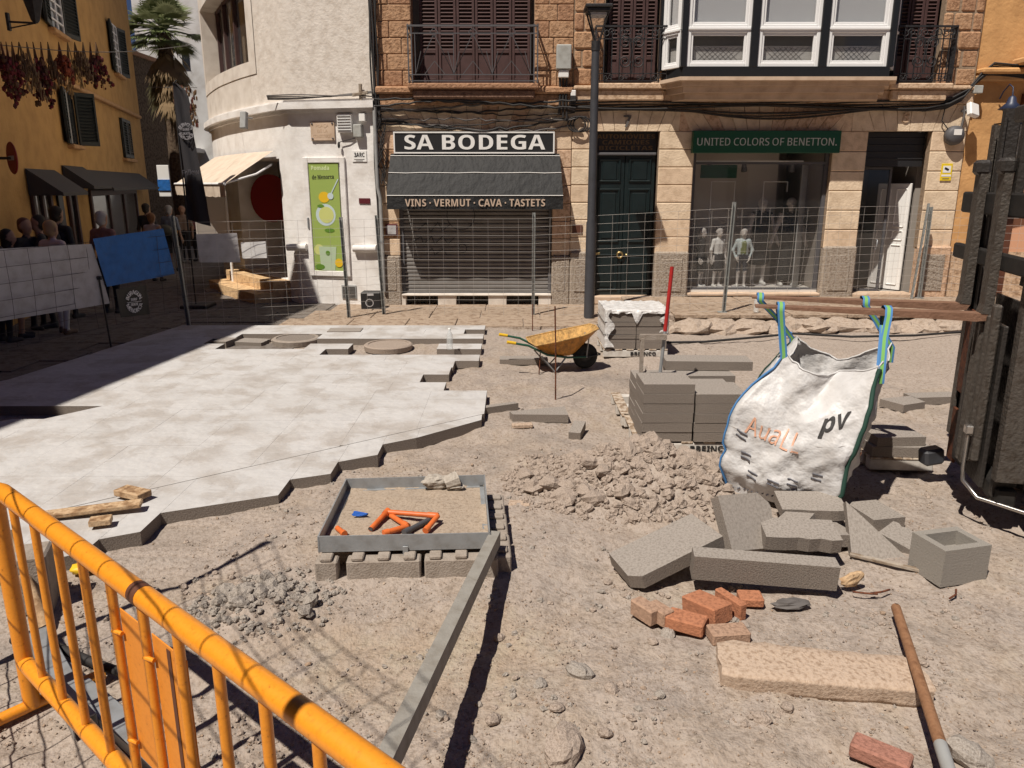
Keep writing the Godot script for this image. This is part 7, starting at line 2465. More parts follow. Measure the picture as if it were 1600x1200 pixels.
func build_bag() -> void:
	var o := thing("bulk_bag", "white woven bulk bag hanging half slack from the forklift forks", "bag")
	var rows := []
	for i in 41:
		var row := []
		for j in 96: row.append(bag_pt(j / 24.0, i / 40.0))
		rows.append(row)
	var g := B.new()
	g.grid(rows, Vector3.ZERO, true)
	part(o, "body", g, M.bag)
	var bt := B.new()
	for j in 96: bt.tri(bag_o + Vector3(0, .012, 0), bag_pt(j / 24.0, 0), bag_pt((j + 1) / 24.0, 0), Vector3.DOWN)
	part(o, "bottom", bt, M.bag)
	# fill inside
	var fl := B.new()
	for j in 48: fl.tri(bag_o + Vector3(0.05, .52, 0), bag_pt(j / 12.0, .5), bag_pt((j + 1) / 12.0, .5), Vector3.UP)
	part(o, "contents", fl, M.lump_grey)
	# seams and dark edge straps
	for c in 4:
		var pts := []
		for i in 17: pts.append(bag_pt(c, .05 + .9 * i / 16.0) + bag_n(c, .05 + .9 * i / 16.0) * .006)
		part(o, "edge_strap", B.new().tube(pts, .009 if c != 1 else .016, 5), M.strap_dark if c != 0 else M.strap_blue)
	for vv in [.06]:
		for k in 40:
			var u := k / 40.0 * 2.0
			var a := bag_pt(u, vv) + bag_n(u, vv) * .004
			var b := bag_pt(u + .022, vv + .012) + bag_n(u + .022, vv) * .004
			part(o, "stitch", B.new().tube([a, b], .005, 4), M.bag_letter_grey)
	var rm := []
	for j in 97: rm.append(bag_pt(j / 24.0, 1.0))
	part(o, "rim_hem", B.new().tube(rm, .007, 5), M.bag)
	bag_text(o, "AuaLL", .12, .58, .5, .13, M.bag_letter_orange, -.05, false)
	bag_text(o, "pv", .68, .88, .56, .14, M.bag_letter_black, .03)
	bag_text(o, "aL", 1.25, 1.75, .42, .16, M.bag_letter_orange, 0.0, false)
	for k in 6:
		var u0: float = [.06, .14, .24, .42, .56, .74][k]
		var v0: float = [.5, .36, .24, .22, .24, .3][k]
		for l in 2:
			var a := []
			for i in 6: a.append(bag_pt(u0 + .018 * i, v0 - l * .035 - .004 * i) + bag_n(u0 + .018 * i, v0) * .006)
			part(o, "print", B.new().tube(a, .0055, 4), M.bag_letter_grey)
	# four webbing loops over the forks
	var u := Vector3(.97, 0, .243)
	var w := Vector3(-.243, 0, .97)
	var Hf := Vector3(3.1, 1.42, -5.06)
	var hang := [[3.0, Hf - u * 1.36 - w * .46], [0.0, Hf - u * 1.25], [2.0, Hf - u * .62 - w * .46], [1.0, Hf - u * .56]]
	for hg in hang:
		var c := bag_pt(hg[0], .97)
		var tp: Vector3 = hg[1]
		strap(o, [c + Vector3(0, -.12, 0) + bag_n(hg[0], .85) * .012, c + bag_n(hg[0], .95) * .01, c.lerp(tp, .5) + w * .02, tp + w * .075 + Vector3(0, -.03, 0), tp + w * .06 + Vector3(0, .02, 0), tp + Vector3(0, .03, 0)], u, .048)
		strap(o, [tp + Vector3(0, .03, 0), tp - w * .06 + Vector3(0, .02, 0), tp - w * .075 + Vector3(0, -.03, 0), c.lerp(tp, .5) - w * .03, c - w * .01], u, .048)

func slab_box(w: float, h: float, d: float) -> ArrayMesh:
	return slab_mesh([Vector2(-w / 2, -d / 2), Vector2(w / 2, -d / 2), Vector2(w / 2, d / 2), Vector2(-w / 2, d / 2)], 0.0, h, M.slab_top, M.slab_side)

func pallet(label: String, at: Vector3, turn: float, w: float, d: float, text: String) -> Node3D:
	var o := thing("pallet", label, "pallet", at, turn, "pallets under the paving stones")
	for i in 3:
		part(o, "runner", B.new().cbox(Vector3(0, .045, lerpf(-d / 2 + .05, d / 2 - .05, i / 2.0)), Vector3(w, .09, .09), .006), M.pallet_white)
	for i in 6:
		part(o, "deck_board", B.new().cbox(Vector3(lerpf(-w / 2 + .05, w / 2 - .05, i / 5.0), .1, 0), Vector3(.1, .018, d), .004), M.pallet)
	if text != "":
		words(o, "lettering", text, .34, .05, M.sign_black, Vector3(.1, .045, d / 2 + .003))
	return o

func build_stacks() -> void:
	var s := slab_box(.43, .082, .42)
	var n := 0
	var F := Vector3(1.101, 0, -6.205)
	var z0 := F.z - .05
	pallet("pallet under the tall front stack of paving stones", Vector3(F.x + .5, 0, z0 - .42), 0, 1.06, .84, "BREINCO")
	var lv := ["bottom", "second", "third", "fourth", "fifth", "sixth"]
	var cols := [[F.x + .225, z0 - .21, 6, .11, "tall front stack, left column"], [F.x + .67, z0 - .2, 5, .11, "tall front stack, right column"], [F.x + .24, z0 - .66, 5, .11, "stack under the red-handled clamp"], [F.x + .7, z0 - .66, 4, .11, "low rear stack behind the tall stack's right column"]]
	for c in cols:
		for i in c[2]:
			n += 1
			var r := rng.randf_range(-.004, .004)
			solo("paving_stone", "grey paving stone, %s of the %s" % [lv[i] + " layer", c[4]], "paving stone", s, null, Vector3(c[0] + r, c[3] + i * .085, c[1] + rng.randf_range(-.004, .004)), yaw(rng.randf_range(-.3, .3)), "stacked paving stones")
	# rear row and loose top stones
	var lg := slab_box(.85, .09, .3)
	solo("paving_stone", "long grey kerb stone lying across the rear stack", "paving stone", lg, null, Vector3(F.x + .86, .46, z0 - 1.3), yaw(-3), "stacked paving stones")
	for i in 4: solo("paving_stone", "grey paving stone, %s layer of the hindmost stack below the long kerb stone" % lv[i], "paving stone", slab_box(.6, .083, .5), null, Vector3(F.x + .76 + rng.randf_range(-.02, .02), .11 + i * .087, z0 - 1.2), yaw(rng.randf_range(-2, 2)), "stacked paving stones")
	pallet("pallet under the hindmost low stack of paving stones", Vector3(F.x + .5, 0, z0 - 1.2), 0, 1.1, .84, "")
	# red handled stone clamp on the stack
	var cl := thing("stone_clamp", "stone clamp with a long red handle and grey steel frame on the rear stack", "clamp", Vector3(F.x + .2, .535, z0 - .6))
	part(cl, "handle", B.new().tube([Vector3(.09, .42, -.02), Vector3(.13, 1.0, -.05)], .018, 8), M.red_paint)
	part(cl, "lever", B.new().tube([Vector3(.06, 0.02, 0), Vector3(.09, .43, -.02)], .016, 8), M.galv)
	part(cl, "frame", B.new().bar(Vector3(-.12, 0, .02), Vector3(-.12, .36, .02), .05, .03), M.concrete)
	part(cl, "frame_top", B.new().bar(Vector3(-.145, .375, .02), Vector3(.1, .375, .02), .03, .05), M.concrete)
	part(cl, "jaw", B.new().bar(Vector3(-.12, .015, .02), Vector3(-.04, .015, -.3), .05, .03), M.concrete)
	# wrapped pallet by the kerb
	var Wp := Vector3(1.658, 0, -10.07)
	pallet("pallet under the plastic-wrapped paving stones", Wp + Vector3(0, 0, -.42), 0, .86, .84, "BREINCO")
	var ss := slab_box(.4, .083, .4)
	for i in 6:
		for j in 2:
			for k in 2:
				solo("paving_stone", "grey paving stone, %s layer, %s %s corner of the wrapped pallet" % [lv[i], ["rear", "front"][k], ["left", "right"][j]], "paving stone", ss, null, Wp + Vector3(-.205 + j * .41 + rng.randf_range(-.004, .004), .11 + i * .085, -.62 + k * .41), Basis(), "stones on the wrapped pallet")
	var wr := thing("plastic_wrap", "torn white plastic sheet over the pallet of stones by the kerb", "plastic sheet", Wp)
	var top := []
	for i in 25:
		var row := []
		for j in 21:
			var x := lerpf(-.425, .425, i / 24.0)
			var t := j / 20.0
			var z := lerpf(-.84, .0, t)
			var y := .635 + .012 * nz2.get_noise_2d(x * 14.0, z * 14.0) + .02 * nz.get_noise_2d(x * 5.0, z * 5.0)
			row.append(Vector3(x, y, z))
		# torn front flap hanging over the edge
		var fx := i / 24.0
		var dr := .03 + .05 * absf(nz2.get_noise_1d(i * 2.3)) + (.16 if fx > .42 and fx < .58 else 0.0) * (1.0 - absf(fx - .5) * 10.0)
		for k in 4:
			var x := lerpf(-.425, .425, fx)
			row.append(Vector3(x, .635 - dr * (k + 1) / 4.0, .012 + .006 * sin(i * 1.1 + k)))
		top.append(row)
	part(wr, "top_sheet", B.new().grid(top, Vector3.UP), M.wrap)
	for e in [-1.0, 1.0]:
		var sd := []
		for i in 13:
			var row := []
			for j in 15:
				var y := lerpf(.64, .12 if e < 0 else .3, i / 12.0)
				row.append(Vector3(e * (.425 + .014 * nz2.get_noise_2d(y * 16.0, j * .9)), y, lerpf(-.84, .012, j / 14.0)))
			for k in 4:
				var y := lerpf(.64, .14 if e < 0 else .34, i / 12.0)
				row.append(Vector3(e * (.425 - (k + 1) * .022 + .015 * sin(i * .9) * k), y, .016 + .012 * absf(sin(i * 1.7 + k))))
			sd.append(row)
		part(wr, "side_sheet", B.new().grid(sd, Vector3(e, 0, .3)), M.wrap)
	for y in [.31, .48]:
		part(wr, "band", B.new().tube([Vector3(-.44, y, -.8), Vector3(-.44, y, .022), Vector3(.44, y, .022), Vector3(.44, y, -.8)], .005, 4), M.cable)

func build_tray() -> void:
	var h1 := .27
	var h0 := .17
	var FL := Vector3(-1.126, 0.27, -4.093)
	var FR := Vector3(-0.132, 0.27, -4.143)
	var BL := Vector3(-1.151, 0.27, -4.993)
	var BR := Vector3(-0.194, 0.27, -5.066)
	var o := thing("sand_tray", "shallow galvanised steel frame filled with sand set on concrete blocks", "frame")
	for e in [[FL, FR], [FR, BR], [BR, BL], [BL, FL]]:
		var a: Vector3 = e[0]; var b: Vector3 = e[1]
		a.y = (h0 + h1) / 2; b.y = a.y
		part(o, "side_plate", B.new().bar(a, b + (b - a).normalized() * .006, .008, h1 - h0), M.galv)
		var inn := (Vector3(-.68, a.y, -4.6) - (a + b) / 2)
		inn.y = 0
		inn = inn - (b - a).normalized() * inn.dot((b - a).normalized())
		part(o, "flange", B.new().bar(a + inn.normalized() * .02 + Vector3(0, -.03, 0), b + inn.normalized() * .02 + Vector3(0, -.03, 0), .03, .006), M.galv)
	# sand inside
	var rows := []
	for i in 25:
		var row := []
		for j in 25:
			var p := BL.lerp(BR, j / 24.0).lerp(FL.lerp(FR, j / 24.0), i / 24.0)
			p.y = .195 + .012 * nz2.get_noise_2d(p.x * 6.0, p.z * 6.0) + .015 * nz.get_noise_2d(p.x * 2.0, p.z * 2.0)
			row.append(p)
		rows.append(row)
	var sand := part(o, "sand_fill", B.new().grid(rows, Vector3.UP), M.sandbed)
	var tg := B.new().cbox(FL.lerp(FR, .505) + Vector3(0, -.115, .012), Vector3(.03, .09, .006), .001)
	part(o, "tab", tg, M.galv)
	# concrete kerb blocks under the frame
	var dx := (FR - FL).normalized()
	var dz := (FL - BL).normalized()
	var bk := [[FL + dx * -.02, .14, "short concrete kerb block under the drain frame's near left corner"], [FL + dx * .16, .44, "long concrete kerb block under the middle of the drain frame's near side"], [FL + dx * .61, .44, "long concrete kerb block under the drain frame's near right corner"]]
	for b in bk:
		var c: Vector3 = b[0] + dx * b[1] * .5
		var t := thing("kerb_block", b[2], "concrete block", Vector3(c.x, 0, c.z + .035), atan2(-dx.z, dx.x), "concrete blocks under the drain frame")
		part(t, "body", B.new().cbox(Vector3(0, .06, -.01), Vector3(b[1] - .012, .16, .1), .008), M.concrete)
		var nl := 1 if b[1] < .3 else 3
		for i in nl:
			part(t, "lug", B.new().cbox(Vector3(lerpf(-b[1] / 2 + .07, b[1] / 2 - .07, (i + .0) / maxf(1, nl - 1)), .152, -.01), Vector3(.07, .024, .098), .006), M.concrete)
	for i in 3:
		var c := FR.lerp(BR, .14 + i * .34) + dx * .06
		var t := thing("kerb_block", "concrete kerb block under the drain frame's right side, %s" % ["the nearest", "the middle one", "the farthest"][i], "concrete block", Vector3(c.x, 0, c.z), atan2(-dx.z, dx.x), "concrete blocks under the drain frame")
		part(t, "body", B.new().cbox(Vector3(.01, .05, 0), Vector3(.12, .15, .3), .008), M.concrete)
		for k in 2: part(t, "lug", B.new().cbox(Vector3(.0, .135, -.08 + k * .16), Vector3(.1, .022, .06), .006), M.concrete)
	var fill := B.new()
	var cm := (FL + FR + BL + BR) / 4
	fill.box(Vector3(cm.x, .06, cm.z - .02), Vector3(.92, .2, .78))
	part(o, "fill", fill, M.sandbed)
	# orange and grey pipe pieces, blue cord, crumpled bag lying on the sand
	var y := .225
	var pipes := [[[Vector3(-0.859, 0.22, -4.292), Vector3(-0.789, 0.24, -4.521)], "orange", "orange plastic pipe length, the left arm of the bent pipes"], [[Vector3(-0.786, 0.24, -4.501), Vector3(-0.465, 0.24, -4.443)], "orange", "long orange plastic pipe lying across the back of the drain frame's sand"], [[Vector3(-0.462, 0.25, -4.421), Vector3(-0.523, 0.22, -4.274)], "orange", "short orange plastic pipe at the right end of the bent pipes"], [[Vector3(-0.785, 0.22, -4.517), Vector3(-0.64, 0.22, -4.337)], "orange", "orange plastic pipe slanting down to the middle elbow"], [[Vector3(-0.64, 0.22, -4.337), Vector3(-0.769, 0.22, -4.239)], "orange", "orange plastic pipe from the middle elbow to the near plate"], [[Vector3(-0.514, 0.215, -4.45), Vector3(-0.649, 0.215, -4.258)], "grey", "dark grey plastic pipe under the orange pipes"], [[Vector3(-1.068, 0.215, -4.321), Vector3(-1.008, 0.215, -4.241)], "orange", "small orange pipe offcut in the drain frame's near left corner"]]
	for p in pipes:
		var a: Vector3 = p[0][0]; var b: Vector3 = p[0][1]
		var t := thing("plastic_pipe", p[2], "pipe", Vector3.ZERO, 0, "pipe pieces in the drain frame")
		var m: Material = M.pvc_orange if p[1] == "orange" else M.pvc_grey
		part(t, "tube", B.new().tube([a, a.lerp(b, .5), b], .0165, 12, false), m)
		part(t, "bore", B.new().tube([a, b], .0135, 10), M.pvc_grey)
		part(t, "socket", B.new().tube([a.lerp(b, .8), b + (b - a).normalized() * .004], .0205, 12), m)
	var bc := thing("cord_hank", "small hank of bright blue cord on the sand in the drain frame", "cord", Vector3(-0.97, 0.205, -4.521))
	for i in 5:
		var pts := []
		for k in 16: pts.append(Vector3(.05 * cos(k * .8 + i * .5) * (1 - k * .01) + .003 * i, .008 + .006 * i * .6, .02 * sin(k * .8 + i * .9)))
		part(bc, "strand", B.new().tube(pts, .004, 5), M.blue_cord)
	var bag := thing("cement_bag", "crumpled empty grey cement sack on the drain frame's far edge", "sack", Vector3(-0.491, 0.2, -5.001))
	part(bag, "sack", B.new().blob(Vector3(-.03, .045, 0), Vector3(.2, .1, .11), 41, .22, 14, 20, eul(0, 15, -8)), M.paper_grey)
	part(bag, "torn_end", B.new().lathe([Vector2(.045, -.05), Vector2(.055, .0), Vector2(.06, .05), Vector2(.05, .05), Vector2(.045, .0), Vector2(.03, -.04)], 9, Transform3D(eul(0, 20, -75), Vector3(.07, .05, .01)), false), M.paper_grey)
	part(bag, "flap", B.new().blob(Vector3(.1, .018, .02), Vector3(.12, .03, .08), 43, .3, 8, 12), M.paper_grey)
	# long screed bar resting on the frame's corner
	var e0 := Vector3(-0.103, 0.21, -4.182)
	var e1 := Vector3(-.5, .46, -1.55)
	var sb := solo("screed_bar", "long grey screed bar slanting from the drain frame towards the barrier", "bar", B.new().bar(e0 + (e0 - e1).normalized() * .02, e1, .062, .085), M.bar_grey)
	var tr := thing("trestle_block", "concrete block propping the screed bar's near end outside the picture", "concrete block", Vector3(-.48, 0, -1.62), .15)
	part(tr, "body", B.new().cbox(Vector3(0, .1, 0), Vector3(.4, .22, .2), .01), M.block)
	part(tr, "cap", B.new().cbox(Vector3(0, .31, 0), Vector3(.4, .2, .2), .01), M.block)

func build_barrow() -> void:
	var o := thing("wheelbarrow", "dusty yellow wheelbarrow with green handles standing on grey sand", "wheelbarrow", Vector3(0.578, 0, -9.371), deg_to_rad(12))
	o.scale = Vector3.ONE * .88
	var s := 1.0
	# tub: open pan, rim loop to bottom loop
	var rim := [Vector3(-.4, .42, .3), Vector3(-.1, .47, .33), Vector3(.3, .54, .3), Vector3(.52, .6, .2), Vector3(.54, .61, 0), Vector3(.52, .6, -.2), Vector3(.3, .54, -.3), Vector3(-.1, .47, -.33), Vector3(-.4, .42, -.3), Vector3(-.43, .42, 0)]
	var bot := [Vector3(-.2, .24, .16), Vector3(-.05, .23, .17), Vector3(.12, .23, .16), Vector3(.22, .26, .1), Vector3(.24, .27, 0), Vector3(.22, .26, -.1), Vector3(.12, .23, -.16), Vector3(-.05, .23, -.17), Vector3(-.2, .24, -.16), Vector3(-.22, .24, 0)]
	for k in 2:
		var sc := 1.0 if k == 0 else .985
		var off := Vector3(0, 0.0 if k == 0 else .006, 0)
		var b := B.new()
		var rr := []
		for i in 7:
			var row := []
			for j in 10: row.append((rim[j].lerp(bot[j], i / 6.0)) * sc + off)
			rr.append(row)
		b.grid(rr, Vector3.ZERO, true)
		for j in 10: b.tri(Vector3(.01, .232, 0) * sc + off, bot[j] * sc + off, bot[(j + 1) % 10] * sc + off, Vector3.DOWN if k == 0 else Vector3.UP)
		part(o, "tub" if k == 0 else "tub_lining", b, M.barrow if k == 0 else M.barrow_in)
	var rl := rim.duplicate(); rl.append(rim[0])
	part(o, "rim", B.new().tube(rl, .011, 6), M.barrow_in)
	for e in [-1.0, 1.0]:
		part(o, "handle", B.new().tube([Vector3(.4, .178, .06 * e), Vector3(.1, .2, .15 * e), Vector3(-.22, .27, .24 * e), Vector3(-.5, .42, .27 * e), Vector3(-.78, .48, .28 * e)], .016, 8), M.barrow_green)
		part(o, "grip", B.new().tube([Vector3(-.68, .462, .28 * e), Vector3(-.8, .485, .28 * e)], .022, 8), M.yellow_plastic)
		part(o, "leg", B.new().tube([Vector3(.08, .22, .15 * e), Vector3(-.1, .01, .2 * e), Vector3(-.3, .25, .22 * e)], .013, 6), M.galv)
		part(o, "fork_stay", B.new().tube([Vector3(.4, .178, .06 * e), Vector3(.42, .5, .1 * e)], .01, 6), M.galv)
	part(o, "axle", B.new().tube([Vector3(.4, .178, -.08), Vector3(.4, .178, .08)], .012, 6), M.galv)
	var w := part(o, "wheel", B.new().lathe([Vector2(.08, -.03), Vector2(.14, -.04), Vector2(.175, -.025), Vector2(.185, 0), Vector2(.175, .025), Vector2(.14, .04), Vector2(.08, .03)], 24, Transform3D(Basis(Vector3.RIGHT, PI / 2), Vector3(.4, .178, 0))), M.rubber)
	part(w, "rim_disc", B.new().lathe([Vector2(0, -.025), Vector2(.1, -.02), Vector2(.1, .02), Vector2(0, .025)], 16, Transform3D(Basis(Vector3.RIGHT, PI / 2), Vector3(.4, .178, 0)), false), M.iron)
	part(o, "front_guard", B.new().tube([Vector3(.4, .178, .07), Vector3(.6, .2, .06), Vector3(.62, .2, 0), Vector3(.6, .2, -.06), Vector3(.4, .178, -.07)], .011, 6), M.iron)
	# stakes
	var s1 := solo("rebar_stake", "tall rusty rebar stake standing before the wheelbarrow", "stake", B.new().tube([Vector3(0.467, 0, -7.93) + Vector3(0, -.05, 0), Vector3(0.467, 0, -7.93) + Vector3(-.005, .5, 0), Vector3(0.467, 0, -7.93) + Vector3(-.02, 1.02, 0)], .009, 6), M.rusty)
	var s2 := solo("rebar_stake", "short rusty rebar stake left of the wheelbarrow's leg", "stake", B.new().tube([Vector3(0.329, 0, -9.136) + Vector3(0, -.05, 0), Vector3(0.329, 0, -9.136) + Vector3(.02, .36, 0)], .008, 6), M.rusty)
	var s3 := solo("rebar_stake", "thin rebar stake on the pavement before the roller shutter", "stake", B.new().tube([Vector3(0.326, 0, -12.028) + Vector3(0, -.05, 0), Vector3(0.326, 0, -12.028) + Vector3(0, .42, 0)], .009, 6), M.rusty)

func rock_mesh(sd: int, rough: float, lat := 4, lon := 6) -> ArrayMesh:
	return B.new().blob(Vector3.ZERO, Vector3.ONE, sd, rough, lat, lon).mesh()

func scatter(p: Node, nm: String, mesh: Mesh, m: Material, xf: Array, cols := []) -> void:
	var mm := MultiMesh.new()
	mm.transform_format = MultiMesh.TRANSFORM_3D
	mm.use_colors = cols.size() > 0
	mm.mesh = mesh
	mm.instance_count = xf.size()
	for i in xf.size():
		mm.set_instance_transform(i, xf[i])
		if cols.size() > 0: mm.set_instance_color(i, cols[i])
	var o := MultiMeshInstance3D.new()
	o.name = nm
	o.multimesh = mm
	o.material_override = m
	p.add_child(o, true)
	o.set_meta("kind", "stuff")

func rnd_basis(r: RandomNumberGenerator, s: Vector3) -> Basis:
	return Basis.from_euler(Vector3(r.randf_range(-.5, .5), r.randf() * TAU, r.randf_range(-.5, .5))) * Basis.from_scale(s)

func paved(x: float, z: float) -> bool:
	if z > -12.1 and z < -3.0 and x < -.2 and seam(x, z) > -.32 and x < (-.8 if z < -7.95 else -.2): return true
	return false

func build_rubble() -> void:
	var r := RandomNumberGenerator.new()
	r.seed = 99
	var meshes := []
	for i in 6: meshes.append(rock_mesh(100 + i * 17, .3, 5, 7))
	var round_rocks := []
	for i in 4: round_rocks.append(rock_mesh(700 + i * 31, .16, 8, 11))
	# the heap of broken lime bedding
	var o := thing("rubble_heap", "heap of broken pale earth and mortar lumps left of the white bag", "rubble")
	var lists := [[], [], [], []]
	for i in 1500:
		var a := r.randf() * TAU
		var d := sqrt(r.randf())
		var x := .98 + cos(a) * d * 1.05
		var z := -5.5 + sin(a) * d * .68
		if x > 1.62 and z > -5.6: continue
		if z < -5.98 and x > 1.0: continue
		var s := r.randf_range(.018, .05) * (1.5 - d * .6) * (1.6 if r.randf() < .12 else 1.0)
		lists[i % 4].append(Transform3D(rnd_basis(r, Vector3(s * r.randf_range(1, 1.5), s * r.randf_range(.7, 1.1), s * r.randf_range(.9, 1.3))), Vector3(x, gh(x, z) + s * .2, z)))
	for k in 4: scatter(o, "small_lumps", meshes[k], M.lump, lists[k])
	for i in 60:
		var a := r.randf() * TAU
		var d := sqrt(r.randf())
		var x := 1.0 + cos(a) * d * .95
		var z := -5.45 + sin(a) * d * .6
		if (x > 1.55 and z > -5.6) or (z < -5.95 and x > 1.0): continue
		var s := r.randf_range(.07, .15)
		part(o, "lump", meshes[i % 6], M.lump, Vector3(x, gh(x, z) + s * .18, z), rnd_basis(r, Vector3(s * 1.3, s * .8, s)))
	# grey crumbs by the barrier
	var g := thing("mortar_heap", "small heap of grey mortar crumbs behind the orange barrier", "rubble")
	lists = [[], [], []]
	for i in 420:
		var a := r.randf() * TAU
		var d := pow(r.randf(), .6)
		var x := -1.35 + cos(a) * d * .42
		var z := -3.78 + sin(a) * d * .36
		var s := r.randf_range(.012, .04) * (1.4 - d * .6)
		lists[i % 3].append(Transform3D(rnd_basis(r, Vector3(s * 1.3, s * .9, s)), Vector3(x, gh(x, z) + s * .25, z)))
	for k in 3: scatter(g, "small_lumps", meshes[k + 2], M.lump_grey, lists[k])
	for i in 16:
		var x := -1.35 + r.randf_range(-.3, .3)
		var z := -3.8 + r.randf_range(-.25, .2)
		var s := r.randf_range(.06, .11)
		part(g, "lump", meshes[i % 6], M.lump_grey, Vector3(x, gh(x, z) + s * .25, z), rnd_basis(r, Vector3(s * 1.2, s * .7, s)))
	# gravel over the whole dug ground
	var gv := Node3D.new()
	gv.name = "gravel"
	add_child(gv)
	tag(gv, "loose pale gravel and grit strewn over the dug-up ground", "gravel", "", "stuff")
	var xs := [[], [], [], []]
	var cs := [[], [], [], []]
	var n := 0
	while n < 64000:
		var near := r.randf()
		var z := -2.3 - pow(near, 1.7) * 8.5
		var hw := .72 * -z + .5
		var x := r.randf_range(-hw, hw)
		if x < -4.6 or paved(x, z): 
			n += 1
			continue
		var den := nz2.get_noise_2d(x * 1.3 + 5.0, z * 1.3) * 1.4 + .55
		if r.randf() > den:
			n += 1
			continue
		var s := .004 + .01 * pow(r.randf(), 3.0)
		if r.randf() < .025: s *= 2.4
		var k := n % 4
		xs[k].append(Transform3D(rnd_basis(r, Vector3(s * r.randf_range(1, 1.6), s * r.randf_range(.6, 1), s * r.randf_range(.8, 1.2))), Vector3(x, gh(x, z) + s * .15, z)))
		var c := Color(1, .95, .9).lerp([Color(.72, .73, .75), Color(1.25, 1.2, 1.12), Color(1.0, .85, .7), Color(.85, .8, .76)][r.randi() % 4], r.randf())
		cs[k].append(c)
		n += 1
	for k in 4: scatter(gv, "grit", rock_mesh(300 + k, .3, 3, 5), M.pebble, xs[k], cs[k])
	var cl := [[], [], []]
	n = 0
	while n < 5200:
		n += 1
		var z := -2.35 - pow(r.randf(), 1.3) * 4.2
		var hw := .7 * -z
		var x := r.randf_range(-minf(hw, 2.2), hw)
		if paved(x, z) or nz2.get_noise_2d(x * 1.9 + 50.0, z * 1.9) < .12: continue
		var s := .012 + .028 * pow(r.randf(), 2.5)
		cl[n % 3].append(Transform3D(rnd_basis(r, Vector3(s * r.randf_range(1, 1.5), s * r.randf_range(.6, .9), s)), Vector3(x, gh(x, z) + s * .1, z)))
	for k in 3: scatter(gv, "stones", meshes[k], [M.lump, M.lump_grey, M.lump][k], cl[k])
	# single stones
	var st := [[Vector2(0.318, -3.17), .11, "pale lumpy stone in the middle foreground"], [Vector2(0.452, -3.029), .07, "rounded whitish stone below the lumpy stone"], [Vector2(0.208, -2.644), .16, "flat tan stone at the bottom edge of the photo"], [Vector2(0.666, -3.006), .05, "small grey stone in the near foreground"], [Vector2(0.391, -2.756), .06, "grey stone among pebbles near the bottom edge"], [Vector2(-0.066, -3.518), .055, "small pale stone right of the screed bar's shadow"], [Vector2(0.133, -3.075), .06, "brown-grey stone left of the lumpy stone"], [Vector2(1.083, -2.856), .07, "whitish stone below the limestone kerb"], [Vector2(1.223, -2.94), .06, "grey-white stone under the limestone kerb's middle"], [Vector2(1.842, -2.608), .15, "white chalky stone at the photo's bottom right corner"], [Vector2(0.565, -4.082), .05, "dark pebble left of the tilted slab"], [Vector2(0.718, -3.46), .05, "dark stone below the tan bricks"], [Vector2(-0.307, -2.877), .06, "pale stone beside the screed bar"], [Vector2(-0.083, -2.836), .07, "cream stone in the row of pebbles by the bar"], [Vector2(0.195, -2.877), .06, "grey pebble in the row near the bottom"], [Vector2(0.817, -3.547), .08, "grey rounded stone against the tan brick"]]
	for i in st.size():
		var e: Array = st[i]
		var p := Vector3(e[0].x, gh(e[0].x, e[0].y), e[0].y)
		solo("stone", e[2], "stone", round_rocks[i % 4], M.lump if i % 3 else M.lump_grey, p + Vector3(0, e[1] * .15, 0), rnd_basis(r, Vector3(e[1] * 1.3, e[1] * .7, e[1])), "loose stones on the ground")

func chunk(poly: Array, h: float, sd: int, broken := []) -> ArrayMesh:
	# slab fragment: polygon in xz, the edges listed in broken are ragged
	var r := RandomNumberGenerator.new()
	r.seed = sd
	var pp := []
	for i in poly.size():
		var a: Vector2 = poly[i]; var b: Vector2 = poly[(i + 1) % poly.size()]
		pp.append(a)
		if i in broken:
			for k in range(1, 7):
				var m := a.lerp(b, k / 7.0)
				var nn := (b - a).orthogonal().normalized()
				pp.append(m + nn * r.randf_range(-.014, .014))
	return slab_mesh(pp, 0.0, h, M.slab_top, M.slab_side)

func rect(w: float, d: float) -> Array:
	return [Vector2(-w / 2, -d / 2), Vector2(w / 2, -d / 2), Vector2(w / 2, d / 2), Vector2(-w / 2, d / 2)]

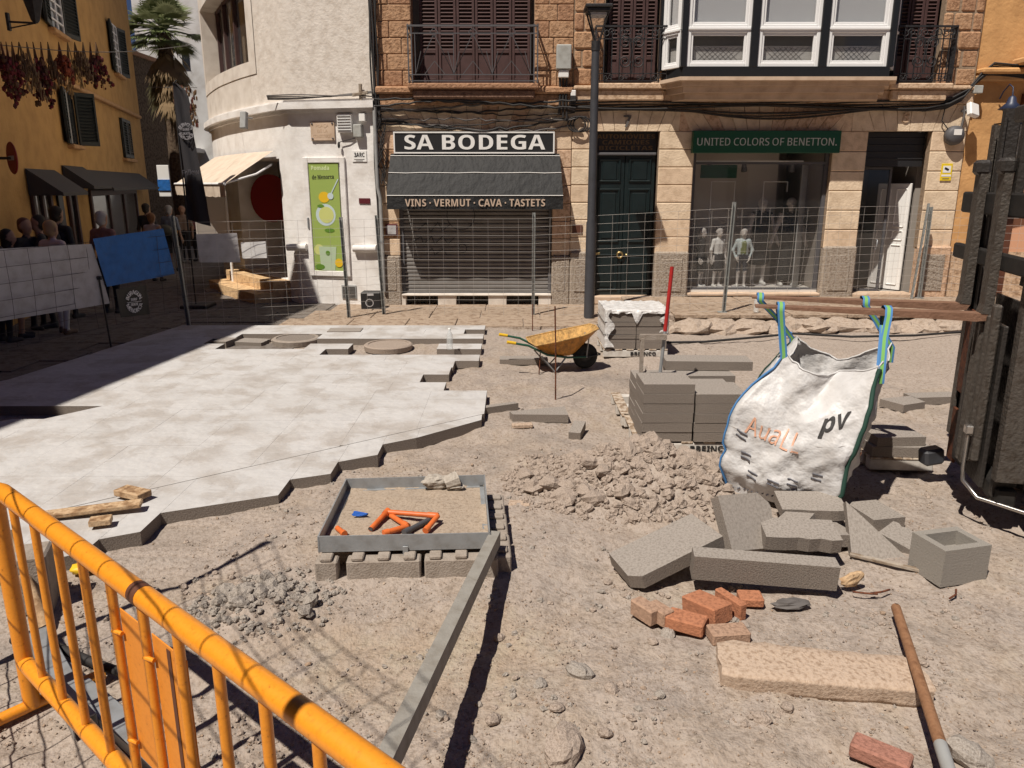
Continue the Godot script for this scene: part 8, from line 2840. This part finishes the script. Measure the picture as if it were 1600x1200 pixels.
func build_small() -> void:
	var gs := "broken slabs dumped below the white bag"
	# dumped slabs
	solo("broken_paver", "long grey slab tilted on its side at the left end of the dumped slabs", "slab", chunk([Vector2(-.3, -.16), Vector2(.3, -.16), Vector2(.3, .16), Vector2(-.26, .16), Vector2(-.32, .1)], .085, 1), null, Vector3(0.934, 0, -4.144) + Vector3(0, .085, -.06), eul(2, 22, 16), gs)
	solo("broken_paver", "square grey slab with one rounded corner standing tilted on top of the pile", "slab", chunk([Vector2(-.19, -.17), Vector2(.12, -.17), Vector2(.19, -.1), Vector2(.2, .1), Vector2(.14, .18), Vector2(-.19, .17)], .075, 2, [2, 3]), null, Vector3(1.434, 0, -4.38) + Vector3(0, .2, -.04), eul(54, 16, -10), gs)
	solo("broken_paver", "long narrow dark slab lying across the front of the pile above the bricks", "slab", chunk(rect(.8, .11), .15, 3), null, Vector3(1.43, 0, -3.936) + Vector3(0.0, .055, -.04), eul(4, -6, -2), gs)
	solo("broken_paver", "grey slab with a ragged near edge behind the long narrow slab", "slab", chunk(rect(.45, .22), .09, 4, [2]), null, Vector3(1.761, 0, -4.183) + Vector3(0, .12, -.16), eul(8, -4, -1), gs)
	solo("broken_paver", "small wedge of grey slab poking up behind the tilted square slab", "slab", chunk([Vector2(-.14, -.1), Vector2(.12, -.12), Vector2(.14, .08), Vector2(-.1, .12)], .085, 5, [3]), null, Vector3(1.793, 0, -4.432) + Vector3(0, .1, -.05), eul(-14, 35, 12), gs)
	solo("broken_paver", "flat grey slab with a chipped front edge right below the bag", "slab", chunk(rect(.42, .26), .075, 6, [2]), null, Vector3(2.025, 0, -4.848) + Vector3(0, .1, 0), eul(6, -6, 2), gs)
	solo("broken_paver", "grey slab piece leaning behind the chipped flat slab", "slab", chunk(rect(.26, .24), .08, 7, [0]), null, Vector3(2.041, 0, -4.557) + Vector3(0, .02, 0), eul(-4, 12, -6), gs)
	solo("broken_paver", "pale triangular slab propped upright at the right of the pile", "slab", chunk([Vector2(-.16, .16), Vector2(.24, .17), Vector2(-.13, -.26)], .05, 8), null, Vector3(2.282, 0, -4.449) + Vector3(0, .04, -.02), eul(48, -2, 0), gs)
	solo("broken_paver", "low grey slab half buried right of the triangular slab", "slab", chunk(rect(.2, .22), .07, 9, [1]), null, Vector3(2.5, 0, -4.539), eul(12, 40, 6), gs)
	solo("broken_paver", "small pale flat offcut between the dumped slabs", "slab", chunk(rect(.15, .08), .04, 10), null, Vector3(1.934, 0, -4.38) + Vector3(0, .06, 0), eul(2, -12, 0), gs)
	solo("broken_paver", "grey paving slab lying flat behind the triangular slab", "slab", chunk(rect(.24, .3), .09, 11), null, Vector3(2.49, 0, -4.879), eul(0, 12, 0), gs)
	# loose slabs further back
	var g2 := "loose slabs lying on the ground"
	solo("loose_paver", "grey slab lying askew on the ground right of the bag", "slab", chunk([Vector2(-.2, -.1), Vector2(.2, -.14), Vector2(.18, .1), Vector2(-.12, .16)], .08, 12), null, Vector3(4.057, 0, -7.662), eul(0, 12, 0), g2)
	solo("loose_paver", "long grey slab lying behind the askew slab near the forklift", "slab", chunk(rect(.52, .2), .08, 13), null, Vector3(4.472, 0, -7.88), eul(0, 6, 0), g2)
	solo("loose_paver", "wedge-shaped grey slab lying alone on the sand right of the new paving", "slab", chunk([Vector2(-.34, .02), Vector2(.2, -.2), Vector2(.24, .1), Vector2(-.3, .12)], .08, 14), null, Vector3(0.316, 0, -7.258), eul(0, -4, 0), g2)
	solo("loose_paver", "small grey block standing on the sand right of the wedge-shaped slab", "slab", chunk(rect(.11, .26), .075, 15), null, Vector3(0.607, 0, -6.796), eul(8, -16, 0), g2)
	solo("loose_paver", "thin tan stone strip on the sand below the wedge-shaped slab", "slab", B.new().cbox(Vector3(0, .02, 0), Vector3(.2, .04, .07), .008).mesh(), M.limestone, Vector3(0.098, 0, -6.99), yaw(8), g2)
	solo("loose_paver", "narrow grey slab strip continuing the paving's border course", "slab", chunk([Vector2(-.3, .08), Vector2(.26, -.16), Vector2(.3, -.1), Vector2(-.28, .16)], .07, 16), null, Vector3(-0.228, 0, -7.477), yaw(3), g2)
	solo("loose_paver", "flat grey slab under the wheelbarrow's handles", "slab", chunk(rect(.62, .22), .07, 17), null, Vector3(0.15, 0, -9.727), yaw(1), g2)
	solo("loose_paver", "tan flat stone on the ground right of the drain frame", "slab", B.new().cbox(Vector3(0, .015, 0), Vector3(.16, .04, .1), .01).mesh(), M.limestone, Vector3(0.055, 0, -5.128), yaw(-5), g2)
	# slabs on a pallet behind the bag
	pallet("pallet with two slabs standing behind the white bag", Vector3(3.167, 0, -6.048), deg_to_rad(-4), .5, .4, "")
	solo("paving_stone", "lower grey paving stone on the pallet behind the white bag", "paving stone", slab_box(.46, .085, .38), null, Vector3(3.157, 0, -6.048) + Vector3(0, .112, 0), yaw(-4), "stacked paving stones")
	solo("paving_stone", "upper grey paving stone on the pallet behind the white bag", "paving stone", slab_box(.4, .075, .34), null, Vector3(3.135, 0, -6.048) + Vector3(0, .2, 0), yaw(3), "stacked paving stones")
	# slabs left in the trench of the new paving
	solo("loose_paver", "grey slab standing at the far edge of the trench by the manhole", "slab", chunk(rect(.5, .3), .1, 18), null, Vector3(-2.545, 0, -11.55), yaw(2), g2)
	solo("loose_paver", "small grey slab in the trench's shaded left end", "slab", chunk(rect(.22, .3), .09, 19), null, Vector3(-4.124, 0, -10.829), yaw(-12), g2)
	solo("loose_paver", "flat cracked slab between the trench's left end and the dark manhole", "slab", chunk(rect(.42, .3), .05, 20, [1]), null, Vector3(-3.773, 0, -10.966), yaw(-10), g2)
	# manholes
	for k in 2:
		var c := Vector3(-3.152, 0, -11.013) if k == 0 else Vector3(-1.735, 0, -10.564)
		var t := thing("manhole", ["dark round manhole cover in the trench of the new paving", "round gravel-filled manhole in the trench nearer the wheelbarrow"][k], "manhole", c)
		part(t, "ring", B.new().lathe([Vector2(.33, .0), Vector2(.34, .07), Vector2(.32, .085), Vector2(.28, .085), Vector2(.28, .07)], 36, Transform3D(), false), M.concrete if k == 0 else M.lump)
		part(t, "cover", B.new().lathe([Vector2(.28, .075), Vector2(.15, .078), Vector2(0, .078)], 36, Transform3D(), false), M.slab_side if k == 0 else M.lump)
	# bricks
	var gb := "bricks lying before the dumped slabs"
	var br := [[Vector3(1.051, 0, -3.688), Vector3(.14, .1, .24), [-8, 32, 0], "brick", "large orange brick standing behind the others in the brick group"], [Vector3(0.913, 0, -3.577), Vector3(.2, .07, .12), [0, -28, 0], "brick", "orange brick lying flat in front of the standing brick"], [Vector3(1.184, 0, -3.733), Vector3(.05, .1, .2), [0, 28, 0], "brick", "orange half brick pressed against the standing brick's right side"], [Vector3(1.325, 0, -3.832), Vector3(.13, .05, .11), [0, -4, 0], "brick", "orange brick partly under the long narrow slab"], [Vector3(0.714, 0, -3.669), Vector3(.08, .09, .16), [0, 34, 0], "brick_dusty", "dusty tan brick, left of the pair at the group's left end"], [Vector3(0.786, 0, -3.65), Vector3(.08, .085, .14), [0, 34, 0], "brick_dusty", "dusty tan brick, right of the pair at the group's left end"], [Vector3(1.103, 0, -3.471), Vector3(.2, .065, .11), [0, 6, 0], "brick_dusty", "dusty pale brick lying nearest the limestone kerb"]]
	for b in br:
		var bb := B.new().cbox(Vector3(0, b[1].y / 2 - .005, 0), b[1], .007)
		solo("brick", b[4], "brick", bb, M[b[3]], b[0], eul(b[2][0], b[2][1], b[2][2]), gb)
	solo("brick", "reddish brick at the bottom edge of the photo right of centre", "brick", B.new().cbox(Vector3(0, .03, 0), Vector3(.22, .065, .1), .008), mat("brick_red", Color(.36, .17, .125), .93, "grain", 2.0, "n_fine", .6), Vector3(1.481, 0, -2.608), eul(0, -38, 0), gb)
	# limestone kerb
	var lk := B.new()
	var pts := []
	for i in 13:
		var t := i / 12.0
		var row := []
		for j in 16:
			var a := TAU * j / 16.0
			var sq := Vector2(clampf(cos(a) * 1.5, -1, 1), clampf(sin(a) * 1.5, -1, 1))
			var e := .012 * nz2.get_noise_2d(i * 1.7, j * 1.9)
			var en := 1.0 if i > 0 and i < 12 else .85
			row.append(Vector3(lerpf(-.46, .46, t) + (e * 2 if i == 0 or i == 12 else 0.0), .045 + sq.y * (.05 + e) * en, sq.x * (.11 + e + .02 * (1 - t)) * en))
		pts.append(row)
	lk.grid(pts, Vector3.ZERO, true)
	for k in [0, 12]:
		for j in 16: lk.tri(Vector3(pts[k][0].x, .045, 0), pts[k][j], pts[k][(j + 1) % 16], Vector3(-1 if k == 0 else 1, 0, 0))
	solo("limestone_kerbstone", "long rough cream limestone kerb lying beside the rusty pipe", "kerb stone", lk, M.limestone, Vector3(1.441, 0, -3.136) + Vector3(0, -.01, 0), eul(4, -9, 0))
	# rusty pipe
	var p0 := Vector3(2.04, 0.07, -3.648)
	var p1 := Vector3(1.555, 0.18, -2.231)
	var rp := thing("rusty_pipe", "long rusty steel pipe with a whitened end crossing the limestone kerb's right end", "pipe")
	part(rp, "pipe", B.new().tube([p0, p0.lerp(p1, .5), p0.lerp(p1, .8)], .024, 14), M.rust_pipe)
	part(rp, "whitened_end", B.new().tube([p0.lerp(p1, .8), p1], .025, 14), M.grey_pvc)
	part(rp, "rounded_end", B.new().blob(p0, Vector3(.05, .05, .05), 2, 0.0, 6, 12, Basis(), false), M.rust_pipe)
	# hollow concrete block
	var hb := thing("concrete_block", "hollow grey concrete block standing alone at the right", "concrete block", Vector3(2.595, 0, -4.159), deg_to_rad(14))
	var hbm := B.new()
	for e in [[Vector3(0, .11, .105), Vector3(.32, .23, .05)], [Vector3(0, .11, -.105), Vector3(.32, .23, .05)], [Vector3(-.137, .11, 0), Vector3(.046, .229, .159)], [Vector3(.137, .11, 0), Vector3(.046, .229, .159)]]:
		hbm.box(e[0], e[1])
	part(hb, "shell", hbm, M.block)
	part(hb, "web", B.new().box(Vector3(0, .07, 0), Vector3(.225, .13, .157)), M.block)
	# wood offcuts on the paving
	var tb := "wood offcuts on the new paving"
	solo("wood_offcut", "split weathered board lying along the paving's near edge", "wood", B.new().cbox(Vector3(0, .02, 0), Vector3(.62, .035, .1), .008), M.timber, Vector3(-2.826, 0.11, -4.792), eul(0, 15, 2), tb)
	solo("wood_offcut", "short pale chipboard piece behind the split board", "wood", B.new().cbox(Vector3(0, .025, 0), Vector3(.24, .045, .12), .004), M.timber, Vector3(-2.685, 0.11, -5.067), eul(0, -24, 0), tb)
	solo("wood_offcut", "small pale wood block nearest the orange barrier", "wood", B.new().cbox(Vector3(0, .02, 0), Vector3(.13, .04, .09), .004), M.timber, Vector3(-2.676, 0.11, -4.611), eul(0, 18, 0), tb)
	solo("wood_offcut", "thin weathered stick lying right of the dumped slabs", "wood", B.new().cbox(Vector3(0, .012, 0), Vector3(.42, .022, .03), .004), M.timber_grey, Vector3(2.288, 0, -4.263), eul(0, -32, 0), "sticks and bark by the dumped slabs")
	solo("wood_offcut", "curled tan bark chip at the right end of the long narrow slab", "wood", B.new().blob(Vector3(0, .04, 0), Vector3(.15, .09, .06), 77, .25, 8, 10, eul(10, 20, 12)), M.timber, Vector3(1.964, 0, -4.008), Basis(), "sticks and bark by the dumped slabs")
	solo("wood_offcut", "dark grey rag of bark under the long narrow slab", "wood", B.new().blob(Vector3(0, .02, 0), Vector3(.2, .05, .08), 78, .3, 8, 10), M.cable_grey, Vector3(1.531, 0, -3.779), Basis(), "sticks and bark by the dumped slabs")
	for k in 3:
		var c := [Vector3(1.99, 0, -3.901), Vector3(2.087, 0, -3.915), Vector3(2.489, 0, -3.887)]
		solo("twig", ["dark twig nearest the bark chip", "dark twig right of the first by the bark chip", "small twig below the hollow concrete block"][k], "twig", B.new().tube([Vector3(-.06, .01, 0), Vector3(0, .018, .01), Vector3(.07, .012, -.015)], .006, 5), M.rusty, c[k], yaw(-20 + 30 * k), "sticks and bark by the dumped slabs")
	# bottles
	for k in 2:
		var c := Vector3(-0.83, 0.11, -10.048) if k == 0 else Vector3(4.024, 0.2, -12.563)
		var t := thing("plastic_bottle", ["clear empty plastic bottle standing on the new paving", "clear plastic bottle standing on the raised old pavement"][k], "bottle", c)
		part(t, "body", B.new().lathe([Vector2(0, .002), Vector2(.042, .004), Vector2(.045, .03), Vector2(.04, .06), Vector2(.045, .09), Vector2(.04, .12), Vector2(.045, .16), Vector2(.04, .2), Vector2(.016, .255), Vector2(.015, .275)], 16), M.pet)
		part(t, "cap", B.new().lathe([Vector2(.017, .27), Vector2(.018, .29), Vector2(0, .292)], 12), M.box_white)
	# black hose along the kerb
	var hp := []
	for q in [Vector3(2.242, 0.03, -10.912), Vector3(2.791, 0.03, -10.959), Vector3(3.606, 0.05, -11.194), Vector3(4.263, 0.06, -11.444), Vector3(5.05, 0.05, -11.243), Vector3(6.054, 0.05, -11.343), Vector3(7.13, 0.05, -11.707), Vector3(8.192, 0.05, -11.815)]: hp.append(q)
	var hs := thing("black_hose", "black hose running along the foot of the broken kerb", "hose")
	part(hs, "hose", B.new().tube(hp, .018, 7), M.cable)
	part(hs, "coupling", B.new().tube([Vector3(4.11, 0.06, -11.393), Vector3(4.224, 0.06, -11.444)], .03, 8), M.strap_blue)
	# clutter behind the barrier
	var lc := "builder's clutter behind the orange barrier"
	var bx := thing("steel_profile", "long pale steel channel lying on the ground behind the barrier's lower rail", "steel profile", Vector3(-1.617, 0, -2.756), deg_to_rad(-38))
	part(bx, "web", B.new().box(Vector3(0, .05, 0), Vector3(1.3, .006, .1)), M.galv)
	part(bx, "flange", B.new().box(Vector3(0, .025, .05), Vector3(1.3, .05, .005)), M.galv)
	part(bx, "flange", B.new().box(Vector3(0, .025, -.05), Vector3(1.3, .05, .005)), M.galv)
	var bx2 := thing("steel_profile", "shorter pale steel channel crossing behind the barrier's left bars", "steel profile", Vector3(-2.095, 0, -3.098), deg_to_rad(-48))
	part(bx2, "web", B.new().box(Vector3(0, .08, 0), Vector3(.9, .006, .09)), M.galv)
	part(bx2, "flange", B.new().box(Vector3(0, .04, .045), Vector3(.9, .08, .005)), M.galv)
	part(bx2, "flange", B.new().box(Vector3(0, .04, -.045), Vector3(.9, .08, .005)), M.galv)
	solo("concrete_block", "tall pale concrete block behind the barrier's leftmost bars", "concrete block", B.new().cbox(Vector3(0, .16, 0), Vector3(.2, .34, .2), .012), M.concrete, Vector3(-2.624, 0, -3.798), yaw(20), lc)
	solo("cardboard_tube", "brown cardboard tube leaning on the concrete block behind the barrier", "tube", B.new().tube([Vector3(-2.426, 0, -3.547) + Vector3(0, .02, 0), Vector3(-2.729, 0, -3.866) + Vector3(-.04, .4, 0)], .03, 12), M.timber, Vector3.ZERO, Basis(), lc)
	var gl := thing("work_glove", "crumpled yellow rubber glove on the ground behind the barrier", "glove", Vector3(-2.572, 0, -4.159), .4)
	part(gl, "palm", B.new().blob(Vector3(0, .03, 0), Vector3(.13, .06, .1), 55, .15, 8, 12, Basis(), false), M.yellow_plastic)
	for k in 5:
		var a := -.5 + k * .28
		part(gl, "finger", B.new().tube([Vector3(.04 * cos(a), .03, .04 * sin(a)), Vector3(.09 * cos(a), .035, .09 * sin(a)), Vector3(.125 * cos(a), .015, .125 * sin(a))], [.014, .013, .009], 7), M.yellow_plastic)
	solo("drain_hose", "thick black hose looping on the ground behind the barrier", "hose", B.new().tube([Vector3(-2.545, 0, -3.46), Vector3(-2.349, 0, -3.404) + Vector3(0, .03, 0), Vector3(-1.995, 0, -3.22) + Vector3(0, .03, 0), Vector3(-1.668, 0, -3.075) + Vector3(0, .03, 0), Vector3(-1.407, 0, -2.836)], .022, 8), M.cable, Vector3.ZERO, Basis(), lc)
